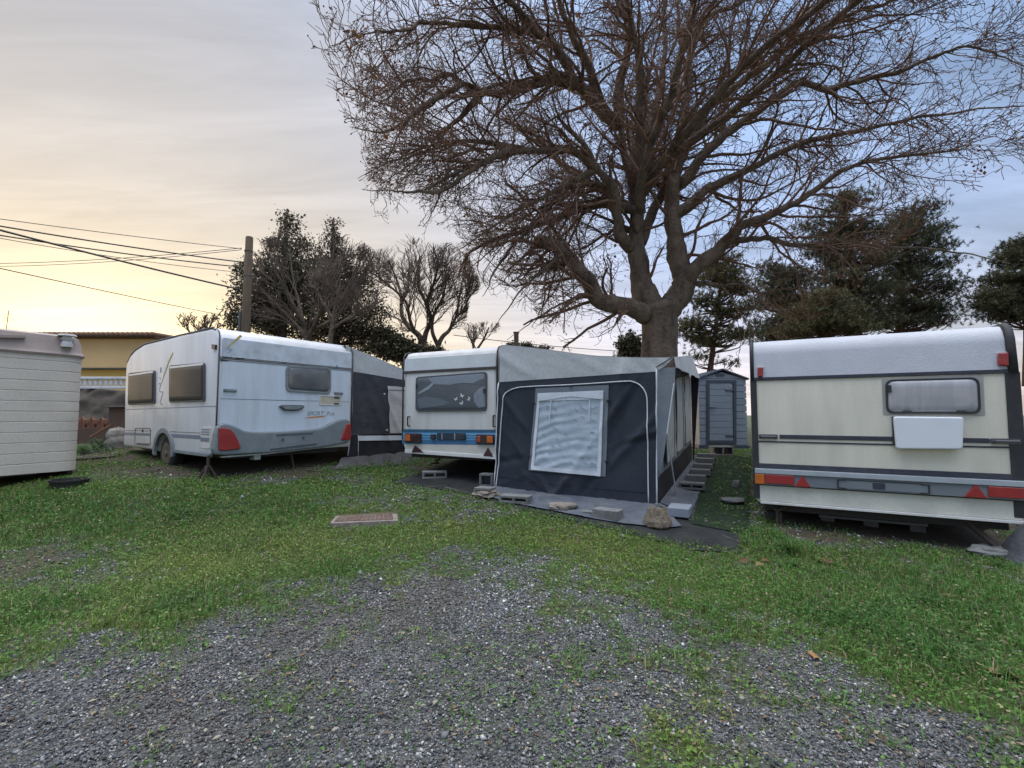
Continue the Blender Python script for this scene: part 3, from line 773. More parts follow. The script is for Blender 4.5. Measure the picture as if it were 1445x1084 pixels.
# ================= caravan C: cream caravan at the right
C_LOC = Vector((2.97, 5.83, 0)); C_LOC.z = T(2.97, 5.83); C_ROT = math.atan2(-.485, .874); C_W = 2.34
C = thing('caravan', 'cream caravan with a hammered white top panel and red rear lamps, nearest on the right', 'caravan', C_LOC, C_ROT, 'old caravans parked on the grass')
cr = Plane(C_LOC, C_ROT)
print('C', C_LOC, 'TL', cr(1060.3, 485.4), 'BL', cr(1070.8, 710.5), 'TR', cr(1430, 457), 'BR', cr(1442.5, 735), 'gut', cr(1062, 539.4), cr(1430, 523))
zt = .5 * (cr(1075, 484)[1] + cr(1415, 456.5)[1]); zg = .5 * (cr(1064, 539)[1] + cr(1430, 522)[1]); zb = .5 * (cr(1070.8, 711)[1] + cr(1430, 735)[1])
u0 = cr(1062, 600)[0]; u1 = cr(1441, 600)[0]; C_U0 = u0; C_W = u1 - u0 + .0
print('C width', u0, u1, 'z', zt, zg, zb)
CF = MB
def crU(u, z, d): return (u, -d, z)
prof = [(.02, zb), (.0, zb + .12), (0, zg), (.035, zt - .13), (.07, zt - .045), (.14, zt), (1.2, zt + .03), (4.0, zt + .0), (4.5, zt - .3), (4.7, zg - .5), (4.6, zb), (2.0, zb - .02)]
s_ = shell(prof, C_W, .07, 4); s_.v = [(x + u0, y, z) for x, y, z in s_.v]
s_.build('body', M['c_cream'], C, auto=40)
# top cap that leans with the roof
zc0, zc1 = zg + .03, zt - .02
def cap(u, t):
    z = zc0 + (zt - .05 - zc0) * min(1, t / .8)
    y = -.012 + .035 * max(0, (z - zg) / (zt - .13 - zg)) if z < zt - .13 else 0
    if t <= .8: return (u, -.014 + .037 * max(0, min(1, (z - zg) / (zt - .13 - zg))) + (.037 * max(0, (z - zt + .13) / .085) if z > zt - .13 else 0), z)
    a = (t - .8) / .2
    return (u, .06 + .09 * a, zt - .05 + .062 * math.sin(a * math.pi / 2))
MB().sheet(60, 14, lambda a, b: cap(u0 + .035 + (C_W - .075) * a, b)).build('upper_panel', M['c_cap'], C, smooth=True)
def crow(z_off, h, d, mat, name, a=None, b=None, fa=None):
    """horizontal strip across the rear between photo rows, kept level on the van"""
    ua = u0 + .012 if a is None else a; ub = u1 - .012 if b is None else b
    return MB().prism([(ua, z_off - h / 2), (ub, z_off - h / 2), (ub, z_off + h / 2), (ua, z_off + h / 2)], REAR, -.02, d).build(name, mat, C, bevel=.004)
crow(zg + .01, .04, .018, M['c_navy'], 'gutter')
for u in (u0 + .022, u1 - .04):
    MB().prism(rrect(u - (.034 if u < u0 + .1 else .055), zb + .05, u + (.034 if u < u0 + .1 else .055), zg, .006, 2), REAR, -.02, .014).build('corner_strip', M['dk_plastic'], C, bevel=.006)
for u in (u0 + .012, u1 - .034):
    MB().tube([(u, -.016, zg), (u, .02, zt - .13), (u, .055, zt - .045), (u, .14, zt + .008), (u, 1.2, zt + .036)], .022 if u < u0 + .1 else .04, 8).build('corner_trim', M['dk_plastic'], C, smooth=True)
# marker lamps
for q in ([(1069, 532.4), (1076.8, 532), (1077, 518.4), (1069.2, 518.7)], [(1406.8, 516), (1421.8, 517.4), (1421.2, 498), (1407, 498.8)]):
    p = cr.many(q)
    o = MB().prism(p, REAR, -.01, .045).build('marker_lamp', M['red'], C, bevel=.012)
    MB().prism(inset(p, -.012), REAR, -.012, .008).build('lamp_base', M['c_cap'], o, bevel=.004)
# window
bq = cr.many([(1246, 585.6), (1390, 586.4), (1387, 528.8), (1244, 535)])
MB().prism(round_quad(bq, .05), REAR, 0, .008).build('window_backing', M['c_sill'], C, bevel=.003)
wq = cr.many([(1250.5, 583.6), (1383.4, 583.8), (1380.5, 532.4), (1248.6, 536.2)])
wf = window_part(C, REAR, wq, (M['dk_plastic'], M['c_glass']), r=.2, proud=.026, frame=.016, d0=.006)
for c in ((1279, 581.4), (1355, 581)):
    p = cr(*c); MB().prism(rrect(p[0] - .035, p[1] - .012, p[0] + .035, p[1] + .012, .004, 2), REAR, .03, .052).build('catch', M['dk_plastic'], wf)
p = cr(1253.5, 549); MB().prism(rrect(p[0] - .018, p[1] - .04, p[0] + .018, p[1] + .04, .004, 2), REAR, .03, .05).build('catch', M['dk_plastic'], wf)
# mid strip
zz = .5 * (cr(1072, 619)[1] + cr(1440, 622)[1]) + .0
za = cr(1110, 617.5)[1]; zb_ = cr(1380, 620.5)[1]; zz = .5 * (za + zb_)
crow(zz, .048, .012, M['c_navy'], 'rubbing_strip', a=cr(1100, 618)[0], b=cr(1396, 620)[0])
crow(zz - .062, .018, .009, M['c_navy'], 'lower_line')
for a, b in ((1071, 1097.5), (1397, 1440)):
    ua, ub = cr(a, 619)[0], cr(b, 620)[0]
    h = MB().prism(rrect(ua, zz - .03, ub, zz + .025, .01), REAR, 0, .016)
    h.tube([(ua + .02, -.02, zz), (ua + .03, -.055, zz), (ub - .03, -.055, zz), (ub - .02, -.02, zz)], .013, 6)
    h.build('grab_handle', M['mid_plastic'], C)
# white lid hanging under the window
p = cr.many([(1262.5, 633), (1354.5, 633.6), (1356, 588.6), (1258.5, 587.8)])
MB().prism(round_quad(p, .1), REAR, .03, .10).build('lid', M['c_box'], C, bevel=.016, seg=3)
p = cr.many([(1259.5, 628), (1350, 628), (1350, 590), (1258, 588.4)])
MB().prism(p, REAR, .0, .032).build('lid_backing', M['dk_plastic'], C, bevel=.003)
# navy band, ledge, bumper
def lev(x0, y0, x1, y1): return .5 * (cr(x0, y0)[1] + cr(x1, y1)[1])
z1 = lev(1080, 655, 1430, 668); z2 = lev(1080, 661.5, 1430, 677)
crow(.5 * (z1 + z2), z1 - z2, .012, M['c_navy'], 'navy_band')
z3 = lev(1080, 667.5, 1430, 686); crow(.5 * (z2 + z3) - .001, z2 - z3 - .002, .07, M['c_ledge'], 'bumper_ledge')
z4 = lev(1080, 684, 1430, 704)
bmp = crow(.5 * (z3 + z4) - .001, z3 - z4 - .002, .05, M['c_grey'], 'bumper')
def on_bmp(poly, d, mat, name, parent=bmp, bev=.006):
    return MB().prism(poly, REAR, .04, d).build(name, mat, parent, bevel=bev)
zz0, zz1 = z4 + .006, z3 - .008
lam = [(u0 + .01, cr(1079, 675)[0], 'amber'), (cr(1079.6, 675)[0], cr(1120.5, 675)[0], 'red'), (cr(1391, 690)[0], cr(1441, 690)[0], 'red')]
for a, b, mt in lam: on_bmp(rrect(a, zz0 + (.012 if mt == 'red' else 0), b, zz1, .008, 3), .068, M[mt], 'indicator' if mt == 'amber' else 'tail_lamp')
for q in ([(1121, 686), (1131.7, 669.4), (1143.8, 687)], [(1357.6, 700.2), (1374.3, 681.6), (1390, 702.4)]):
    on_bmp(cr.many(q)[::-1], .066, M['red'], 'reflector_triangle')
q = cr.many([(1180.5, 689.5), (1311, 695.6), (1310, 678.2), (1180.5, 672.6)])
za, zb2 = .5 * (q[0][1] + q[1][1]), .5 * (q[2][1] + q[3][1])
pl = on_bmp(rrect(q[0][0], zz0 + .004, q[1][0], zz1 - .012, .02), .056, M['c_grey'], 'plate_recess')
b = MB()
for u, sg in ((q[0][0] + .01, 1), (q[1][0] - .01, -1)):
    b.tube([(u + sg * .07, -.058, zz1 - .016), (u, -.06, zz1 - .02), (u, -.06, zz0 + .012), (u + sg * .07, -.058, zz0 + .008)], .009, 5)
b.tube([(q[0][0] + .05, -.058, zz1 - .014), (q[1][0] - .05, -.058, zz1 - .014)], .005, 5)
b.build('plate_clip', M['dk_plastic'], pl)
p = .5 * (q[0][0] + q[1][0]) - .02
MB().prism(rrect(p - .06, zz0 + .02, p + .05, zz1 - .03, .01), REAR, .05, .0585).build('sticker_mark', M['c_navy'], pl)
crow(.5 * (z4 + zb) + .005, z4 - zb - .04, .008, M['c_cream_low'], 'lower_panel', a=u0 + .05, b=u1 - .03)
crow(z4 - .006, .016, .02, M['dk_plastic'], 'bumper_seal')
crow(zb + .008, .028, .035, M['b_white'], 'lower_rail', a=u0 + .06, b=u1 - .02)
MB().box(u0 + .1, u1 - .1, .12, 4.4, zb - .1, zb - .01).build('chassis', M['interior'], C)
for x0, x1 in ((u0 + .06, u0 + .25), (u1 - .06, u1 - .25)): wheel(C, x0, x1, 2.1, T(3.9, 7.6) - C_LOC.z + .28, .30)
Ri = Matrix.Rotation(-C_ROT, 3, 'Z')
l = Ri @ (gpt(1097, 741) - C_LOC)
corner_jack(C, (l.x, l.y, l.z + .01), (l.x, l.y + .01, l.z + .19), [((l.x - .13, l.y + .03, zb + .01), (l.x, l.y, l.z + .16)), ((l.x + .17, l.y + .03, zb + .01), (l.x, l.y, l.z + .16)), ((l.x + .035, l.y, l.z + .15), (l.x + .035, l.y + .01, l.z))])
l = Ri @ (gpt(1409, 783) - C_LOC)
corner_jack(C, (l.x, l.y + .02, l.z + .07), (l.x - .24, l.y + .16, zb + .0), [((l.x + .16, l.y + .2, zb), (l.x - .12, l.y + .1, l.z + .20))], w=.06)
C_FOOT = C_LOC + Matrix.Rotation(C_ROT, 3, 'Z') @ Vector((l.x, l.y + .02, l.z))
# ------------------------------------------------------------------ awnings
def loc_of(th_loc, rot):
    Rm = Matrix.Rotation(-rot, 3, 'Z'); L0 = Vector(th_loc)
    return lambda p: Rm @ (Vector(p) - L0)

AW_LOC = B_LOC + Matrix.Rotation(B_ROT, 3, 'Z') @ Vector((B_W, 0, 0)); AW_LOC.z = T(AW_LOC.x, AW_LOC.y)
AW = thing('awning', 'charcoal and grey tent awning with a white framed window, fixed to the small white caravan', 'awning', AW_LOC, B_ROT, 'tent awnings fixed to caravans')
aw = Plane(AW_LOC, B_ROT, 'x', -.035); awl = loc_of(AW_LOC, B_ROT)
AWL = 3.2
aw_far = Plane(AW_LOC, B_ROT, 'x', AWL)
BL, BR_, TR_, TL = aw.many([(697.7, 690), (926.5, 713.5), (926.2, 524.5), (704.7, 539.4)])
D_ = aw(926.3, 600)[0]
WIN = (aw(742, 600)[0], aw(863, 600)[0], aw(800, 676)[1], aw(800, 538)[1])
def fold(x, y, x0, y0, ang, w, amp, curve=0.0):
    c, s = math.cos(ang), math.sin(ang)
    t = (x - x0) * c + (y - y0) * s; q = -(x - x0) * s + (y - y0) * c
    q += curve * t * t
    return 2.4 * amp * math.exp(-(q / w) ** 2) * max(0.0, min(1, .2 + abs(t) * .9))
def gw(u, z):
    d = .014 * ns(u * 1.7, z * 1.3, 2) + .004 * ns(u * 4 + z * 2, z * 3, 5)
    e = d; d = 0
    d += fold(u, z, D_ - .15, 1.75, R(234), .045, .022) + fold(u, z, D_ - .05, 1.95, R(243), .06, -.016)
    d += fold(u, z, 1.5, .1, R(48), .05, .018) + fold(u, z, .25, 1.6, R(280), .05, .014) + fold(u, z, .05, 1.0, R(-50), .04, .013)
    d += fold(u, z, .9, .55, R(10), .05, -.010) + fold(u, z, 1.2, .1, R(130), .04, .012) + fold(u, z, 1.7, .2, R(80), .07, .014)
    d += fold(u, z, .4, .3, R(-35), .03, .010) + fold(u, z, .3, .15, R(20), .04, .011)
    inw = max(0, min(1, (u - WIN[0]) / .06, (WIN[1] - u) / .06)) * max(0, min(1, (z - WIN[2]) / .06, (WIN[3] - z) / .06))
    return e + d * (1 - .8 * inw)
def bil(a, b, q):
    x = (1 - b) * ((1 - a) * q[0][0] + a * q[1][0]) + b * ((1 - a) * q[3][0] + a * q[2][0])
    z = (1 - b) * ((1 - a) * q[0][1] + a * q[1][1]) + b * ((1 - a) * q[3][1] + a * q[2][1])
    return x, z
def wall_sheet(q, nu, nv, d0, wf=gw, sag=0.0):
    def f(a, b):
        u, z = bil(a, b, q)
        return (u, -(d0 + wf(u, z)), z - sag * 4 * a * (1 - a) * (1 - b))
    return MB().sheet(nu, nv, f)
GW0 = .035
wall_sheet((BL, BR_, TR_, TL), 70, 60, GW0, sag=-.01).build('gable_wall', M['ad_dark'], AW, smooth=True)
# grey gable top
top_px = smooth_line([(705.5, 490), (711.8, 486.8), (757, 491.2), (800, 497), (842, 502), (888, 504), (926, 504.4), (951, 504)], 5)
top_l = aw.many(top_px)
def along(line, t):
    ls = [0]
    for p, q in zip(line[:-1], line[1:]): ls.append(ls[-1] + math.dist(p, q))
    s = t * ls[-1]
    for i in range(len(line) - 1):
        if s <= ls[i + 1] or i == len(line) - 2:
            k = (s - ls[i]) / max(1e-9, ls[i + 1] - ls[i]); return tuple(a + (b - a) * k for a, b in zip(line[i], line[i + 1]))
def gtop(a, b):
    lo = along([TL, TR_, aw(940, 516)], a); hi = along(top_l, a)
    u, z = lo[0] + (hi[0] - lo[0]) * b, lo[1] + (hi[1] - lo[1]) * b
    w = .010 * ns(u * 2 + z, z * 3, 8) + .018 * max(0, math.sin((u * 1.0 + (z - 1.9) * 1.5) * 5.5)) ** 4 * (1 - a) * 1.0
    w += .012 * math.sin(u * 26 + z * 20) * max(0, a - .72) * 2.2
    return (u, -(GW0 + .004 + w * math.sin(math.pi * min(1, b * 1.0)) + gw(u, z) * (1 - b)), z)
MB().sheet(90, 14, gtop).build('gable_top', M['ad_grey'], AW, smooth=True)
rn = aw(951, 504); rf_ = aw_far(976.5, 501.6); tn = aw(953.8, 518.5); tf = aw_far(987, 534.5)
print('AW', AW_LOC, 'D', D_, 'ridge', rn, rf_, 'tips', tn, tf, BL, BR_, TR_, TL)
def roof(a, b):
    n = along(top_l, a); f0 = (top_l[0][0], top_l[0][1] + .02); t = a
    fz = f0[1] * (1 - t) + rf_[1] * t - .10 * math.sin(math.pi * t); fu = n[0] + (rf_[0] - rn[0]) * t
    u = n[0] + (fu - n[0]) * b; z = n[1] + (fz - n[1]) * b
    z -= .03 * math.sin(math.pi * b) * math.sin(math.pi * a) - .006 * ns(u * 3, b * 8, 1)
    return (u, -.035 + (AWL + .035) * b - (.006 if b == 0 else 0), z)
MB().sheet(50, 26, roof).build('roof', M['ad_roof'], AW, smooth=True)
def val(a, b):
    p = Vector((rn[0], -.03, rn[1])).lerp(Vector((rf_[0], AWL, rf_[1])), a); q = Vector((tn[0], -.03, tn[1])).lerp(Vector((tf[0], AWL, tf[1])), a)
    r = p.lerp(q, b); r.x += .012 * math.sin(a * 21) * b; return r
MB().sheet(40, 6, val).build('canopy_valance', M['ad_roof'], AW, smooth=True)
MB().tube([aw(926.2, 519) and (aw(926.2, 519)[0], -.06, aw(926.2, 519)[1]), (rn[0] - .01, -.06, rn[1])], .008, 5).build('seam_cord', M['dk_plastic'], AW)
MB().tube([(rn[0] - .01, -.02, rn[1] - .02), (rf_[0] - .01, AWL - .02, rf_[1] - .02)], .014, 6).build('ridge_pole', M['mid_plastic'], AW)
# front wall, facing right
fwp = Plane(AW_LOC, B_ROT, 'y', D_)
def fz0(v): return T(*( (AW_LOC + Matrix.Rotation(B_ROT, 3, 'Z') @ Vector((D_, v, 0))).xy )) - AW_LOC.z + .02
band0 = fwp(931, 673)[1] - fz0(0)
wall_top = TR_[1] - .0
def fw(v, z): return .012 * ns(v * 2, z * 2, 9) + .008 * ns(v * 6, z * 5, 3)
def fsheet(v0, v1, z0f, z1f, d, nu=30, nv=14):
    def f(a, b):
        v = v0 + (v1 - v0) * a; z = z0f(v) + (z1f(v) - z0f(v)) * b
        return (D_ + d + fw(v, z), v, z)
    return MB().sheet(nu, nv, f)
topf = lambda v: wall_top + (rf_[1] - rn[1]) * (v / AWL) * .95
bandf = lambda v: fz0(v) + band0
fsheet(-.035, AWL, fz0, bandf, 0).build('mud_wall', M['ad_low'], AW, smooth=True)
fsheet(-.035, AWL, bandf, topf, 0).build('front_wall', M['ad_grey2'], AW, smooth=True)
for i, (v0, v1) in enumerate(((.42, 1.20), (1.32, 2.1), (2.22, 3.0))):
    p = fsheet(v0, v1, lambda v: bandf(v) + .10, lambda v: topf(v) - .16, .03, 16, 20).build('front_window', M['ad_roof'], AW, smooth=True)
    fsheet(v0 - .015, v0 + .05, lambda v: bandf(v) + .08, lambda v: topf(v) - .13, .042, 2, 14).build('tie_strip', M['ad_low'], p, smooth=True)
    fsheet(v1 - .04, v1 + .01, lambda v: bandf(v) + .08, lambda v: topf(v) - .13, .044, 2, 14).build('border', M['ad_white'], p, smooth=True)
# near and far side wings under the canopy
w = aw.many([(927, 519.5), (953, 518.5), (951.5, 541), (941, 611), (936.5, 645), (927.3, 676)])
def wing(a, b):
    l = along([w[0], w[5]], b); r = along([w[1], w[2], w[3], w[4], w[5]], b)
    u = l[0] + (r[0] - l[0]) * a; z = l[1] + (r[1] - l[1]) * a
    return (u + .004, -.045 - .012 * math.sin(a * 6 + z * 2), z)
MB().sheet(8, 26, wing).build('side_wing', M['ad_grey2'], AW, smooth=True)
def wing2(a, b):
    zt_ = topf(AWL) - .02; p = Vector((D_ + .02, AWL + .02, fz0(AWL) + .05)).lerp(Vector((D_ + .02, AWL + .02, zt_)), b)
    q = Vector((D_ + .04, AWL + .02, fz0(AWL) + .05)).lerp(Vector((tf[0] - .01, AWL + .01, tf[1])), b)
    r = p.lerp(q, a); return r
MB().sheet(4, 16, wing2).build('side_wing', M['ad_low'], AW, smooth=True)
MB().sheet(6, 10, lambda a, b: (D_ * a, AWL + .03, fz0(AWL) + (topf(AWL) - .03 - fz0(AWL)) * b)).build('gable_wall', M['ad_dark'], AW, smooth=True)
# piping
def gline(pts, r=.009, d=GW0 + .012, sub=5):
    P = []
    for px, py in smooth_line(pts, sub):
        u, z = aw(px, py); P.append((u, -(d + gw(u, z)), z))
    return P
MB().tube(gline([(703, 672), (760, 680), (840, 689), (914, 695)], .0, GW0 + .003), .004, 4).build('seam', M['ad_low'], AW)
pp = MB().tube(gline([(700.5, 688), (703.3, 655), (708, 595), (711.5, 562), (716, 553.5), (728, 548), (745, 545.8), (807, 543), (878, 538.6), (892, 538.6), (904, 544.5), (912, 557), (913.6, 580), (914.4, 640), (915.4, 711)]), .0095, 5)
pp.build('piping', M['piping'], AW, smooth=True)
MB().tube(gline([(704.3, 540), (701.5, 600), (697.6, 690)]), .010, 5).build('piping', M['piping'], AW, smooth=True)
MB().tube(gline([(926.6, 520), (926.9, 600), (927, 714)], .010, GW0 + .006), .011, 6).build('corner_pole', M['piping'], AW, smooth=True)
a = aw(940.6, 611); g_ = awl(gpt(954.6, 702))
MB().tube([(w[2][0], -.06, w[2][1]), (a[0] + .01, -.055, a[1])], .008, 5).tube([(a[0] + .01, -.055, a[1]), (g_.x, g_.y, g_.z + .01)], .009, 5).build('guy_tape', M['piping'], AW)
# window
fq = aw.many([(746.4, 663.7), (855, 672.7), (859.3, 543.2), (756.3, 548.0)])
wf = wall_sheet(fq, 24, 24, GW0 + .010).build('window', M['ad_grey2'], AW, smooth=True)
ow = aw.many([(750.6, 662.3), (848.6, 672), (852.6, 551.2), (760, 555.2)]); iw = aw.many([(755.2, 656.8), (843.4, 664.8), (848.6, 563.5), (763.2, 566.2)])
def strip_sheet(a0, a1, b0, b1, d):
    return wall_sheet((a0, a1, b1, b0), 24, 4, d)
wh = MB()
for i, j in ((0, 1), (1, 2), (2, 3), (3, 0)):
    s = strip_sheet(ow[i], ow[j], iw[i], iw[j], GW0 + .036); wh.add(s.v, s.f)
wh.build('window_border', M['ad_white'], wf, smooth=True)
fl = aw.many([(760.3, 566.3), (806, 559.6), (852, 563.6), (852.4, 552), (806, 553.5), (760.3, 556)])
MB().prism(fl, lambda u, z, d: (u, -(GW0 + gw(u, z) + d), z), .039, .047).build('top_flap', M['ad_white'], wf)
def pane(a, b):
    u, z = bil(a, b, (iw[0], iw[1], iw[2], iw[3]))
    s = b - .50 * a * (1 - a * .55) * (1 - .6 * b) + .03 * ns(a * 3, b * 3, 2)
    env = .25 + .75 * max(0, 1 - a * 1.15) * (1.15 - b)
    d = .0055 * env * math.sin(s * 44 + 2 * ns(a * 3, b * 4, 6)) + .004 * ns(a * 4, s * 14, 4) + .0022 * math.sin(a * 52 + 3 * ns(a * 2, b * 2)) * b
    return (u, -(GW0 + .024 + gw(u, z) + d), z)
MB().sheet(50, 90, pane).build('pane', M['ad_pane'], wf, smooth=True)
cr_ = MB(); rr = random.Random(5)
for i in range(40):                                              # dark threads that paint the shade in the blind's folds
    a, b = rr.uniform(.1, .95), rr.uniform(.08, .92); l = rr.uniform(.03, .11)
    if a < .5 and rr.random() < .3: continue
    pts = []
    for k in range(6):
        aa = a + l * (k / 5 - .5); bb = b - .25 * (aa - a) * (1 if aa < .8 else .1) + .01 * math.sin(k)
        aa = min(.985, max(.015, aa)); u, z = bil(aa, bb, iw); pts.append((u, z))
    P = [(u, -(GW0 + .032 + gw(u, z)), z) for u, z in pts]
    cr_.tube(P, [.0008, .002, .003, .003, .002, .0008], 4)
cr_.build('fold_shade', M['ad_grey2'], wf)['kind'] = 'stuff'
for (x0, y0), (x1, y1) in (((779, 566), (776.6, 595)), ((833.2, 565), (832.4, 593.6))):
    p, q = aw(x0, y0), aw(x1, y1)
    MB().prism(strip2(p, q, .014), lambda u, z, d: (u, -(GW0 + gw(u, z) + d), z), .038, .043).build('tie_tape', M['ad_white'], wf)
for c in ((753.9, 568.5), (747.6, 643), (858.2, 565.6), (856.2, 650.5), (806, 544.8)):
    p = aw(*c); MB().box(p[0] - .016, p[0] + .016, -(GW0 + gw(*p) + .045), -(GW0 + gw(*p)), p[1] - .014, p[1] + .014).build('toggle', M['dk_plastic'], wf, bevel=.004)
# skirt lying out over the ground
out_px = [(687, 702), (705, 708.5), (740, 716), (790, 725.5), (840, 735.5), (880, 742), (914, 746), (940, 748.5), (962, 746)]
out_l = [awl(gpt(*p)) for p in out_px]
def skirt(a, b):
    i_ = along([BL, BR_], min(1, a * 1.04)); p = Vector((i_[0], -(GW0 + gw(*i_) * .9), i_[1] + .004))
    if a > .962: p = Vector((D_ + .004, -.04, BR_[1])).lerp(Vector((D_ + .03, .12, BR_[1] - .0)), (a - .962) / .038)
    q = Vector(along([tuple(v) for v in out_l], a)); wp = AW_LOC + Matrix.Rotation(B_ROT, 3, 'Z') @ q
    r = p.lerp(q, b)
    g0 = p.z + (q.z - p.z) * (1 - (1 - b) ** 2.4)
    wr = AW_LOC + Matrix.Rotation(B_ROT, 3, 'Z') @ Vector((r.x, r.y, 0)); g0 = max(g0, T(wr.x, wr.y) - AW_LOC.z + .016)
    r.z = g0 + .015 + .05 * abs(ns(a * 17 + b * 2, b * 1.6, 3)) * math.sin(math.pi * min(1, b + .15)) + .012 * b * abs(ns(a * 40, 1, 1))
    return r
MB().sheet(110, 14, skirt).build('skirt', M['ad_skirt'], AW, smooth=True)
def skirt2(a, b):
    v = .05 + (AWL - .05) * a; wdt = .40 - .06 * a + .03 * ns(a * 9, 0, 2)
    x = D_ + .01 + wdt * b; wp = AW_LOC + Matrix.Rotation(B_ROT, 3, 'Z') @ Vector((x, v, 0))
    return (x, v, T(wp.x, wp.y) - AW_LOC.z + .03 + .06 * (1 - b) ** 3 + .012 * abs(ns(v * 5, b * 3, 6)))
MB().sheet(50, 8, skirt2).build('skirt', M['ad_skirt'], AW, smooth=True)

# ---- awning of the left caravan
LW_LOC = A_LOC + Matrix.Rotation(A_ROT, 3, 'Z') @ Vector((A_W, 0, 0)); LW_LOC.z = T(LW_LOC.x, LW_LOC.y)
LW = thing('awning', 'dark grey tent awning with an off-white panel, between the two white caravans', 'awning', LW_LOC, A_ROT, 'tent awnings fixed to caravans')
lw = Plane(LW_LOC, A_ROT, 'x', .05); lwl = loc_of(LW_LOC, A_ROT)
LD = 2.3
def lgw(u, z): return .012 * ns(u * 2.2, z * 1.8, 12) + fold(u, z, .1, 1.9, R(-62), .05, .022) + fold(u, z, .35, 1.9, R(-58), .045, .016) + fold(u, z, .15, 1.2, R(-75), .05, .014) + fold(u, z, .5, 1.6, R(-30), .05, .01)
def lsheet(q, nu, nv, d):
    def f(a, b):
        u, z = bil(a, b, q); return (u, .05 - d - lgw(u, z), z)
    return MB().sheet(nu, nv, f)
def ext(p, q, u):
    k = (u - p[0]) / (q[0] - p[0]); return (u, p[1] + (q[1] - p[1]) * k)
pTL, pTR = lw(490.5, 523.3), lw(575, 537); pTR = ext(pTL, pTR, LD)
pML, pMR = lw(489.8, 613), lw(574, 611.5); pMR = ext(pML, pMR, LD)
pBL, pBR = lw(489, 645), lw(578, 643.5); pBR = ext(pBL, pBR, LD)
print('LW', LW_LOC, pTL, pTR, pBL, pBR, lw(487.5, 488), lw(575, 524))
lsheet((pML, pMR, pTR, pTL), 40, 34, 0).build('gable_wall', M['al_dark'], LW, smooth=True)
lsheet((pBL, pBR, (pMR[0], pMR[1] - .004), (pML[0], pML[1] - .004)), 40, 12, .004).build('mud_wall', M['ad_low'], LW, smooth=True)
tpx = [lw(487.6, 488.2), lw(500, 492.6), lw(530, 504.2), lw(575, 524)]
e = ext(tpx[2], tpx[3], LD); tpx.append((e[0], max(e[1], pTR[1] + .04)))
def lgt(a, b):
    lo = along([pTL, pTR], a); hi = along(tpx, a); u, z = lo[0] + (hi[0] - lo[0]) * b, lo[1] + (hi[1] - lo[1]) * b
    return (u, .05 - .004 - lgw(u, z) * (1 - b) - .01 * ns(u * 3, z * 3, 1), z)
MB().sheet(40, 8, lgt).build('gable_top', M['ad_grey'], LW, smooth=True)
MB().sheet(30, 12, lambda a, b: (along(tpx, a)[0], .045 + 3.0 * b, along(tpx, a)[1] + .004 * ns(a * 4, b * 9) + .02 * a * b)).build('roof', M['ad_roof'], LW, smooth=True)
MB().sheet(12, 8, lambda a, b: (LD, .05 + 3.0 * a, .02 + (tpx[-1][1] - .03) * b)).build('front_wall', M['ad_grey2'], LW, smooth=True)
q = lw.many([(549.3, 611.4), (578, 611), (578, 547.2), (545.6, 544.6)])
pn = lsheet(q, 14, 20, .022).build('door_panel', M['al_panel'], LW, smooth=True)
q2 = lw.many([(546, 551.0), (578, 552), (578, 551), (546, 550.0)])
lsheet(q2, 8, 1, .027).build('panel_seam', M['mid_plastic'], pn)
q = lw.many([(505, 622), (576, 621), (576, 614.4), (505, 615)])
lsheet(q, 20, 3, .02).build('white_strip', M['ad_white'], LW, smooth=True)
def lline(pts, r):
    P = []
    for px, py in smooth_line(pts, 4):
        u, z = lw(px, py); P.append((u, .05 - .015 - lgw(u, z), z))
    return MB().tube(P, r, 5)
lline([(493, 530), (496.5, 556), (495, 602), (490, 643)], .009).build('piping', M['piping'], LW, smooth=True)
lline([(505, 614), (505, 643)], .006).build('piping', M['piping'], LW, smooth=True)
for c in ((541.3, 556), (543.2, 607)):
    p = lw(*c); MB().lathe([(.014, 0), (.014, .03)], (p[0], .05 - lgw(*p), p[1]), (0, -1, 0), 8).build('toggle', M['piping'], LW)
opx = [(470.5, 663.5), (496, 662.6), (520, 660.4), (545, 657.6), (575, 655.5), (600, 652)]
ol = [lwl(gpt(*p)) for p in opx]
def lsk(a, b):
    i_ = along([(pBL[0] - .12, pBL[1] - .02), (lw(592, 641)[0], pBL[1])], a); p = Vector((i_[0], .045, i_[1])); q = Vector(along([tuple(v) for v in ol], a))
    r = p.lerp(q, b); r.z = p.z + (q.z - p.z) * (1 - (1 - b) ** 2.0) + .012 + .05 * abs(ns(a * 13, b * 2.5, 7)) * math.sin(math.pi * min(1, b + .1)); return r
MB().sheet(70, 14, lsk).build('skirt', M['al_skirt'], LW, smooth=True)

# ------------------------------------------------------------------ garden shed
S_P = at(1021, 628.5, 11.6); S_LOC = Vector((S_P.x, S_P.y, S_P.z)); S_ROT = 0.0
SH = thing('garden_shed', 'small grey-blue plastic garden shed with one door, standing on blocks', 'shed', S_LOC, S_ROT)
sp = Plane(S_LOC, 0)
sl, srt = sp(986.8, 600)[0], sp(1054.6, 600)[0]; zl, zr, zp = sp(987.7, 534)[1], sp(1054, 535)[1], sp(1015, 522.5)[1]; ze = .5 * (zl + zr); xm = .5 * (sl + srt)
nb = 10
wl = MB(); x = sl
wl.prism([(sl + .02, 0), (srt - .02, 0), (srt - .02, ze), (xm, zp - .04), (sl + .02, ze)], REAR, -1.5, -.03)
h = ze / nb
for k in range(nb):
    z0 = k * h
    wl.prism([(sl, z0 + .006), (srt, z0 + .006), (srt, z0 + h - .008), (sl, z0 + h - .008)], REAR, -.04, 0.0)
wl.prism([(sl, ze), (srt, ze), (xm, zp - .05)], REAR, -.04, .0)
wl.build('wall', M['shed'], SH, bevel=.006)
rf = MB()
